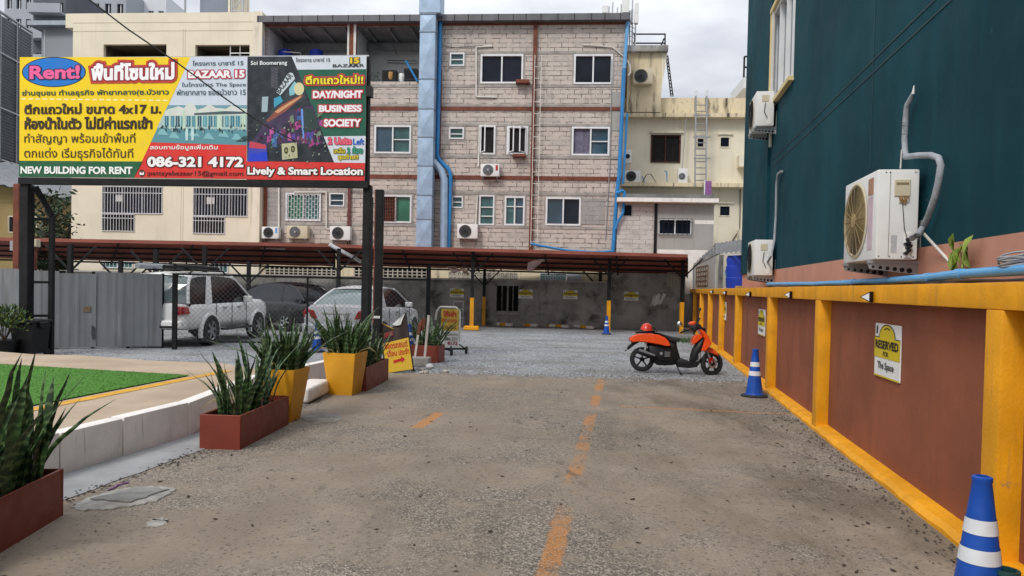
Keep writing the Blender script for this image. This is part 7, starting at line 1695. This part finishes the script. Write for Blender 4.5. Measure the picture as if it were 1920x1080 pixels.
m.flat([(-wv * .18, h * .17), (wv * .12, h * .19), (wv * .12, h * .155), (wv * .26, h * .215), (wv * .12, h * .275), (wv * .12, h * .24), (-wv * .18, h * .22)], y - .003, rd)
for k in range(9): x = -wv * .46 + k * wv * .05; m.flat([(x, h * (.90 - .016 * k)), (x + wv * .05, h * (.885 - .016 * k)), (x + wv * .05, h * (.868 - .016 * k)), (x, h * (.884 - .016 * k))], y, lin('c89c34'))
m.build('artwork', 'print', sg, fix=False); m = MB(); text(m, 'จอดรถยนต์', -wv * .42, h * .42, wv * .42, h * .53, y - .003, rd, .03); text(m, 'เดือน ประจำ', -wv * .36, h * .29, wv * .44, h * .40, y - .003, rd, .03); m.build('lettering', 'print', sg, fix=False)
m = MB(); m.add([(-.02, -.03, h * .83), (.06, -.06, h * .795), (.13, -.06, h * .80), (wv * .47, -.03, h * .985), (wv * .3, -.05, h * .93)], [(0, 1, 2, 3, 4)]); m.build('curled_corner', 'paper', sg, fix=False)
# concrete foot with two stakes
g = gnd(787, 685); cf = thing('staked_block', 'rough concrete foot with two rusty white stakes beside the A-frame sign', 'post base', g, R(-6)); MB().box(-.21, .21, -.14, .14, 0, .17).build('footing', 'concrete_band', cf, bev=.03, seg=2)
m = MB(); m.bar((-.10, 0, .16), (-.05, .02, .62), .04); m.bar((.10, 0, .16), (.16, .03, 1.02), .045); m.build('white_stake', pm('stake_white', (.55, .50, .44), .8, .2, 6, dirt=(.2, .07, .03), dirt_amt=.9), cf); m = MB(); m.bar((-.05, .02, .62), (.0, .04, .88), .06); m.bar((.02, .04, .70), (.06, .02, .95), .08, .02); m.build('rusty_stub', 'rust_steel', cf)
m = MB(); r5 = random.Random(4)
for k in range(14):
    p = gnd(795 + r5.uniform(-26, 45), 690 + r5.uniform(-4, 12)); s_ = r5.uniform(.03, .09); m.cbox((p.x, p.y, s_ * .3), (s_ * 1.6, s_, s_ * .7), Matrix.Rotation(r5.random() * 3, 3, 'Z') @ Matrix.Rotation(r5.uniform(-.4, .4), 3, 'X'))
o = m.build('rubble', 'concrete_band', bev=.01); o['kind'] = 'stuff'; o['label'] = 'broken concrete rubble round the staked block'
p = gnd(806, 690); tag(MB().lathe([(.001, .09), (.05, .075), (.085, .03), (.07, 0)], 9, (p.x, p.y, 0)).build('plastic_bag', 'cloth_white'), 'crumpled white plastic bag lying by the staked concrete block', 'litter')
# wheeled sign trolley
g = gnd(842, 665); wt = thing('wheeled_sign', 'small yellow and white Thai sign on a white tube trolley with black wheels', 'sign', g, R(-6)); hz = at(835, 576, g.y).z
m = MB(); m.tube([(-.36, .1, hz * .72), (-.34, .1, hz - .12), (-.26, .1, hz), (.12, .1, hz), (.22, .1, hz - .1), (.22, .1, .3)], .025, 8); m.tube([(-.27, .05, hz * .62), (-.33, .0, hz * .35)], .025, 8); m.build('tube_frame', 'white_pipe', wt, smooth=60)
MB().box(-.22, .20, .06, .085, hz * .50, hz * .96).build('upper_board', pm('sign_yellow', (.55, .36, .05), .6, .2, 5, dirt=(.2, .1, .03), dirt_amt=.4), wt); MB().box(-.18, .22, .05, .075, hz * .18, hz * .50).build('lower_board', 'paper', wt)
m = MB(); yv = .045
text(m, 'ให้เช่า', -.17, hz * .80, .14, hz * .93, yv, lin('b02c18'), .04); text(m, 'ที่จอดรถ', -.19, hz * .68, .16, hz * .78, yv, lin('b85018'), .03); text(m, 'รายเดือน', -.18, hz * .54, .14, hz * .64, yv, lin('54401c'), .01); text(m, 'ติดต่อสอบถาม', -.15, hz * .40, .19, hz * .47, yv - .01, lin('282828'), .01); text(m, '086-321', -.14, hz * .30, .18, hz * .37, yv - .01, lin('302c2c'), .01); text(m, '4172', -.06, hz * .20, .19, hz * .28, yv - .01, lin('902828'), .03); m.build('lettering', 'print', wt, fix=False)
m = MB(); m.bar((-.25, -.05, .14), (.34, .3, .12), .04); m.bar((.02, .12, .14), (.04, .1, .4), .03); m.bar((.34, .3, .12), (.12, .12, .3), .025); m.bar((-.3, .3, .14), (.1, -.2, .11), .03); m.build('axle', 'black_metal', wt)
for x, y in ((-.27, .32), (.36, .3), (.1, -.22), (-.3, -.05)): MB().lathe([(.045, -.022), (.085, -.022), (.095, 0), (.085, .022), (.045, .022)], 18, (x, y, .095), 'x').build('wheel', 'black_rubber', wt, smooth=40)
m = MB(); r5 = random.Random(17)                      # grass by the wall
p0 = gnd(1283, 640)
for k in range(500):
    x, y = p0.x + r5.gauss(-.1, .35), p0.y + r5.gauss(0, .5); h_ = r5.uniform(.04, .16); a = r5.random() * 6.28; d_ = Vector((math.cos(a), math.sin(a), 0)); p = Vector((x, y, 0)); q = p + d_ * h_ * .5 + Vector((0, 0, h_)); s_ = d_.cross(Vector((0, 0, 1))) * .012; m.add([p - s_, p + s_, q], [(0, 1, 2)])
o = m.build('weeds', 'foliage', fix=False); o['kind'] = 'stuff'; o['label'] = 'green weeds growing at the foot of the yellow framed wall'

# ================================================================== SCOOTER
g = gnd(1203, 699); g2 = gnd(1336, 703); d_ = g2 - g; kS = d_.length / 1.38; 
sc_ = thing('scooter', 'orange and black motor scooter parked on its side stand near the yellow wall', 'scooter', g, math.atan2(d_.y, d_.x)); sc_.scale = (kS,) * 3; sc_.rotation_euler = (R(-4), 0, math.atan2(d_.y, d_.x))
U = lambda u, v: ((u - 270) / 500, (728 - v) / 500)
O = lambda l: [U(*p) for p in l]
def body(name, pts, hw, mat, inset=.02, y=0., sm=50): return MB().puff(O(pts), hw, inset).xf(Matrix.Translation((0, y, 0))).build(name, mat, sc_, smooth=sm)
body('rear_fairing', [(140, 412), (148, 388), (168, 366), (215, 346), (330, 336), (420, 345), (480, 368), (520, 405), (541, 452), (500, 462), (430, 448), (330, 432), (220, 424), (165, 432)], .175, 'orange_paint', .018)
body('seat', [(372, 338), (380, 322), (440, 330), (520, 352), (560, 362), (634, 372), (636, 404), (560, 424), (520, 408), (480, 372), (420, 346)], .14, 'seat_black', .03)
body('tail_tray', [(196, 326), (210, 312), (300, 312), (385, 320), (385, 336), (300, 336), (215, 340)], .12, 'black_plastic', .02)
body('rear_mudguard', [(98, 522), (130, 470), (172, 430), (240, 415), (238, 430), (190, 458), (140, 500)], .07, 'black_plastic', .01)
body('under_seat_body', [(540, 455), (522, 410), (600, 395), (606, 450), (622, 510), (642, 572), (604, 606), (500, 600), (440, 560), (380, 500), (330, 450), (300, 425), (420, 446), (500, 462)], .10, 'black_plastic', .025)
body('engine_cover', [(320, 455), (400, 450), (480, 470), (600, 590), (590, 640), (500, 650), (420, 648), (370, 610), (340, 560)], .105, 'black_plastic', .03)
body('floorboard', [(596, 590), (640, 568), (740, 598), (800, 592), (838, 560), (834, 610), (800, 655), (720, 668), (620, 662), (592, 620)], .14, 'black_plastic', .02)
body('leg_shield', [(738, 592), (744, 540), (762, 480), (800, 415), (852, 362), (866, 378), (852, 436), (838, 520), (834, 585), (800, 622), (748, 612)], .15, 'black_plastic', .03)
body('leg_shield_trim', [(800, 520), (832, 500), (838, 560), (815, 600), (770, 608), (800, 580)], .158, 'grey_metal', .02)
body('front_shield', [(806, 288), (830, 284), (858, 296), (902, 350), (936, 420), (908, 458), (872, 500), (830, 492), (852, 432), (862, 374), (838, 330)], .19, 'orange_paint', .018)
body('inner_cowl', [(748, 402), (768, 350), (800, 336), (838, 334), (852, 360), (800, 412), (758, 440)], .14, 'orange_paint', .015)
body('front_mudguard', [(862, 500), (905, 450), (960, 470), (1000, 508), (1012, 546), (1000, 544), (955, 518), (905, 512)], .06, 'orange_paint', .015)
body('fork_cover', [(880, 500), (915, 490), (945, 560), (958, 612), (940, 618), (915, 570)], .055, 'black_plastic', .012)
body('headlight_cowl', [(718, 228), (735, 210), (775, 205), (790, 222), (776, 245), (740, 250)], .10, 'orange_paint', .025)
body('handlebar_cover', [(735, 245), (790, 222), (830, 236), (850, 262), (882, 270), (886, 318), (850, 296), (800, 290), (772, 340), (752, 300)], .09, 'black_plastic', .025)
a0, a1 = U(850, 262), U(884, 320)
def wheel_s(u, v, r_, steer=0.):
    x, z = U(u, v); Mx = Matrix.Translation((x, 0, z)) @ Matrix.Rotation(steer, 4, 'Z'); m = MB(); w_ = .085; m.lathe([(r_ * .70, -w_ * .4), (r_ * .88, -w_ * .5), (r_ * .97, -w_ * .3), (r_, 0), (r_ * .97, w_ * .3), (r_ * .88, w_ * .5), (r_ * .70, w_ * .4)], 36, (0, 0, 0), 'y', False).xf(Mx); o = m.build('wheel', 'black_rubber', sc_, smooth=50)
    m = MB(); m.lathe([(r_ * .71, -.03), (r_ * .62, -.025), (r_ * .62, .025), (r_ * .71, .03)], 36, (0, 0, 0), 'y', False)
    for k in range(5): a = 2 * math.pi * k / 5 + .3; m.bar((r_ * .1 * math.cos(a), 0, r_ * .1 * math.sin(a)), (r_ * .66 * math.cos(a), 0, r_ * .66 * math.sin(a)), .03, .032, (0, 1, 0))
    m.lathe([(.045, -.05), (.045, .05)], 16, (0, 0, 0), 'y'); m.xf(Mx).build('rim', 'black_metal', o); return o
wheel_s(272, 594, .243); wf = wheel_s(950, 616, .246, R(22)); x, z = U(948, 614); m = MB(); m.lathe([(.10, -.03), (.10, -.036), (.04, -.036), (.04, -.03)], 24, (0, 0, 0), 'y').xf(Matrix.Translation((x, 0, z)) @ Matrix.Rotation(R(22), 4, 'Z')); m.build('brake_disc', 'alloy', wf); m = MB(); m.cbox((-.05, -.05, .06), (.07, .05, .10)).xf(Matrix.Translation((x, 0, z)) @ Matrix.Rotation(R(22), 4, 'Z')); m.build('brake_caliper', 'tail_red', wf)
def tb(name, pts, r_, mat, n=8): return MB().tube([(*U(u, v)[:1], y, U(u, v)[1]) for u, v, y in pts], r_, n).build(name, mat, sc_, smooth=60)
tb('fork', [(868, 430, -.05), (915, 540, -.07), (948, 612, -.07)], .02, 'grey_metal'); tb('fork', [(868, 430, .05), (915, 540, .07), (948, 612, .07)], .02, 'grey_metal')
tb('handlebar', [(690, 300, -.30), (720, 285, -.16), (780, 262, 0), (822, 225, .18), (858, 180, .34)], .014, 'chrome'); tb('grip', [(612, 326, -.40), (650, 308, -.36), (694, 296, -.29)], .021, 'black_rubber'); tb('grip', [(805, 232, .14), (835, 200, .26), (862, 172, .38)], .021, 'black_rubber'); tb('brake_lever', [(700, 282, -.26), (650, 285, -.33), (624, 300, -.38)], .008, 'chrome')
tb('mirror_stalk', [(690, 262, -.20), (650, 262, -.26), (614, 244, -.28)], .007, 'black_metal'); x, z = U(614, 240); MB().lathe([(.001, -.012), (.042, -.008), (.052, 0), (.03, .03), (.001, .038)], 20, (0, 0, 0), 'y').xf(Matrix.Translation((x, -.28, z)) @ Matrix.Rotation(R(-8), 4, 'Y')).build('mirror', 'chrome', sc_, smooth=50)
tb('mirror_stalk', [(812, 232, .18), (835, 150, .2), (848, 92, .2)], .008, 'black_metal'); MB().cbox((U(849, 82)[0], .2, U(849, 82)[1]), (.03, .10, .06)).build('mirror', 'black_plastic', sc_, bev=.012, seg=2); tb('antenna_wire', [(740, 205, .05), (752, 150, .06), (768, 100, .06)], .006, 'black_metal')
tb('exhaust', [(520, 600, -.10), (440, 590, -.12), (400, 566, -.13), (388, 560, -.14)], .022, 'black_metal'); tb('silencer', [(395, 575, -.15), (380, 565, -.15), (300, 538, -.155), (226, 512, -.155), (220, 508, -.155)], [.03, .052, .058, .056, .04], 'black_metal', 14); o = tb('heat_shield', [(385, 552, -.20), (310, 526, -.208), (232, 502, -.206)], [.02, .026, .024], 'alloy')
m = MB(); x, z = U(470, 545); m.cbox((x, -.02, z), (.20, .2, .13)); m.cbox((x - .12, 0, z - .03), (.22, .16, .11)); m.lathe([(.07, -.13), (.075, -.1), (.075, .1)], 18, (x + .03, 0, z + .01), 'y'); m.cbox((x + .12, -.02, z + .0), (.10, .14, .10)); m.build('engine', 'black_metal', sc_, bev=.012, seg=2)
m = MB(); x, z = U(480, 540); 
for k in range(5): m.cbox((x + .06, -.125, z + .05 - k * .022), (.11, .02, .008))
m.cbox((x - .06, -.125, z + .02), (.05, .02, .05)); m.build('engine_fins', 'grey_metal', sc_); tb('shock_absorber', [(285, 560, -.10), (300, 470, -.10), (305, 430, -.09)], .022, 'grey_metal'); tb('side_stand', [(600, 640, -.10), (615, 680, -.17), (634, 724, -.22)], .011, 'black_metal'); tb('stand_foot', [(625, 722, -.22), (650, 726, -.22)], .012, 'black_metal')
MB().cbox((U(158, 392)[0] - .015, 0, U(158, 392)[1]), (.03, .16, .05)).build('tail_light', 'tail_red', sc_, bev=.01); MB().cbox((U(112, 500)[0] - .01, 0, U(112, 500)[1] + .03), (.01, .16, .10), Matrix.Rotation(R(-35), 3, 'Y')).build('number_plate', 'paper', sc_); MB().cbox((U(895, 352)[0], -.1, U(890, 352)[1]), (.05, .06, .04)).build('indicator', 'tan_board', sc_, bev=.01)
MB().cbox((U(868, 282)[0], 0, U(868, 282)[1]), (.07, .13, .06), Matrix.Rotation(R(30), 3, 'Y')).build('headlight', 'car_glass_light', sc_, bev=.02, seg=2)
# helmet on the tail
hl = thing('helmet', 'red open face helmet with black brim lying on the scooter tail', 'helmet', sc_.location, sc_.rotation_euler.z); hl.scale = sc_.scale; hl.rotation_euler = sc_.rotation_euler; x, z = U(312, 312); r_ = .125
MB().lathe([(r_ * math.cos(a), r_ * 1.25 * math.sin(a)) for a in [math.pi / 2 * i / 8 for i in range(9)]], 24, (x, 0, z)).build('shell', 'helmet_red', hl, smooth=60); MB().puff([(x - .20, z - .01), (x - .12, z + .025), (x + .02, z + .02), (x + .14, z + .01), (x + .16, z - .02), (x - .1, z - .03)], .10, .02).build('brim', 'black_plastic', hl, smooth=50); MB().tube([(x + .10, -.06, z + .07), (x + .16, -.06, z + .05), (x + .20, -.05, z - .02)], .008, 6).build('strap', 'black_plastic', hl)
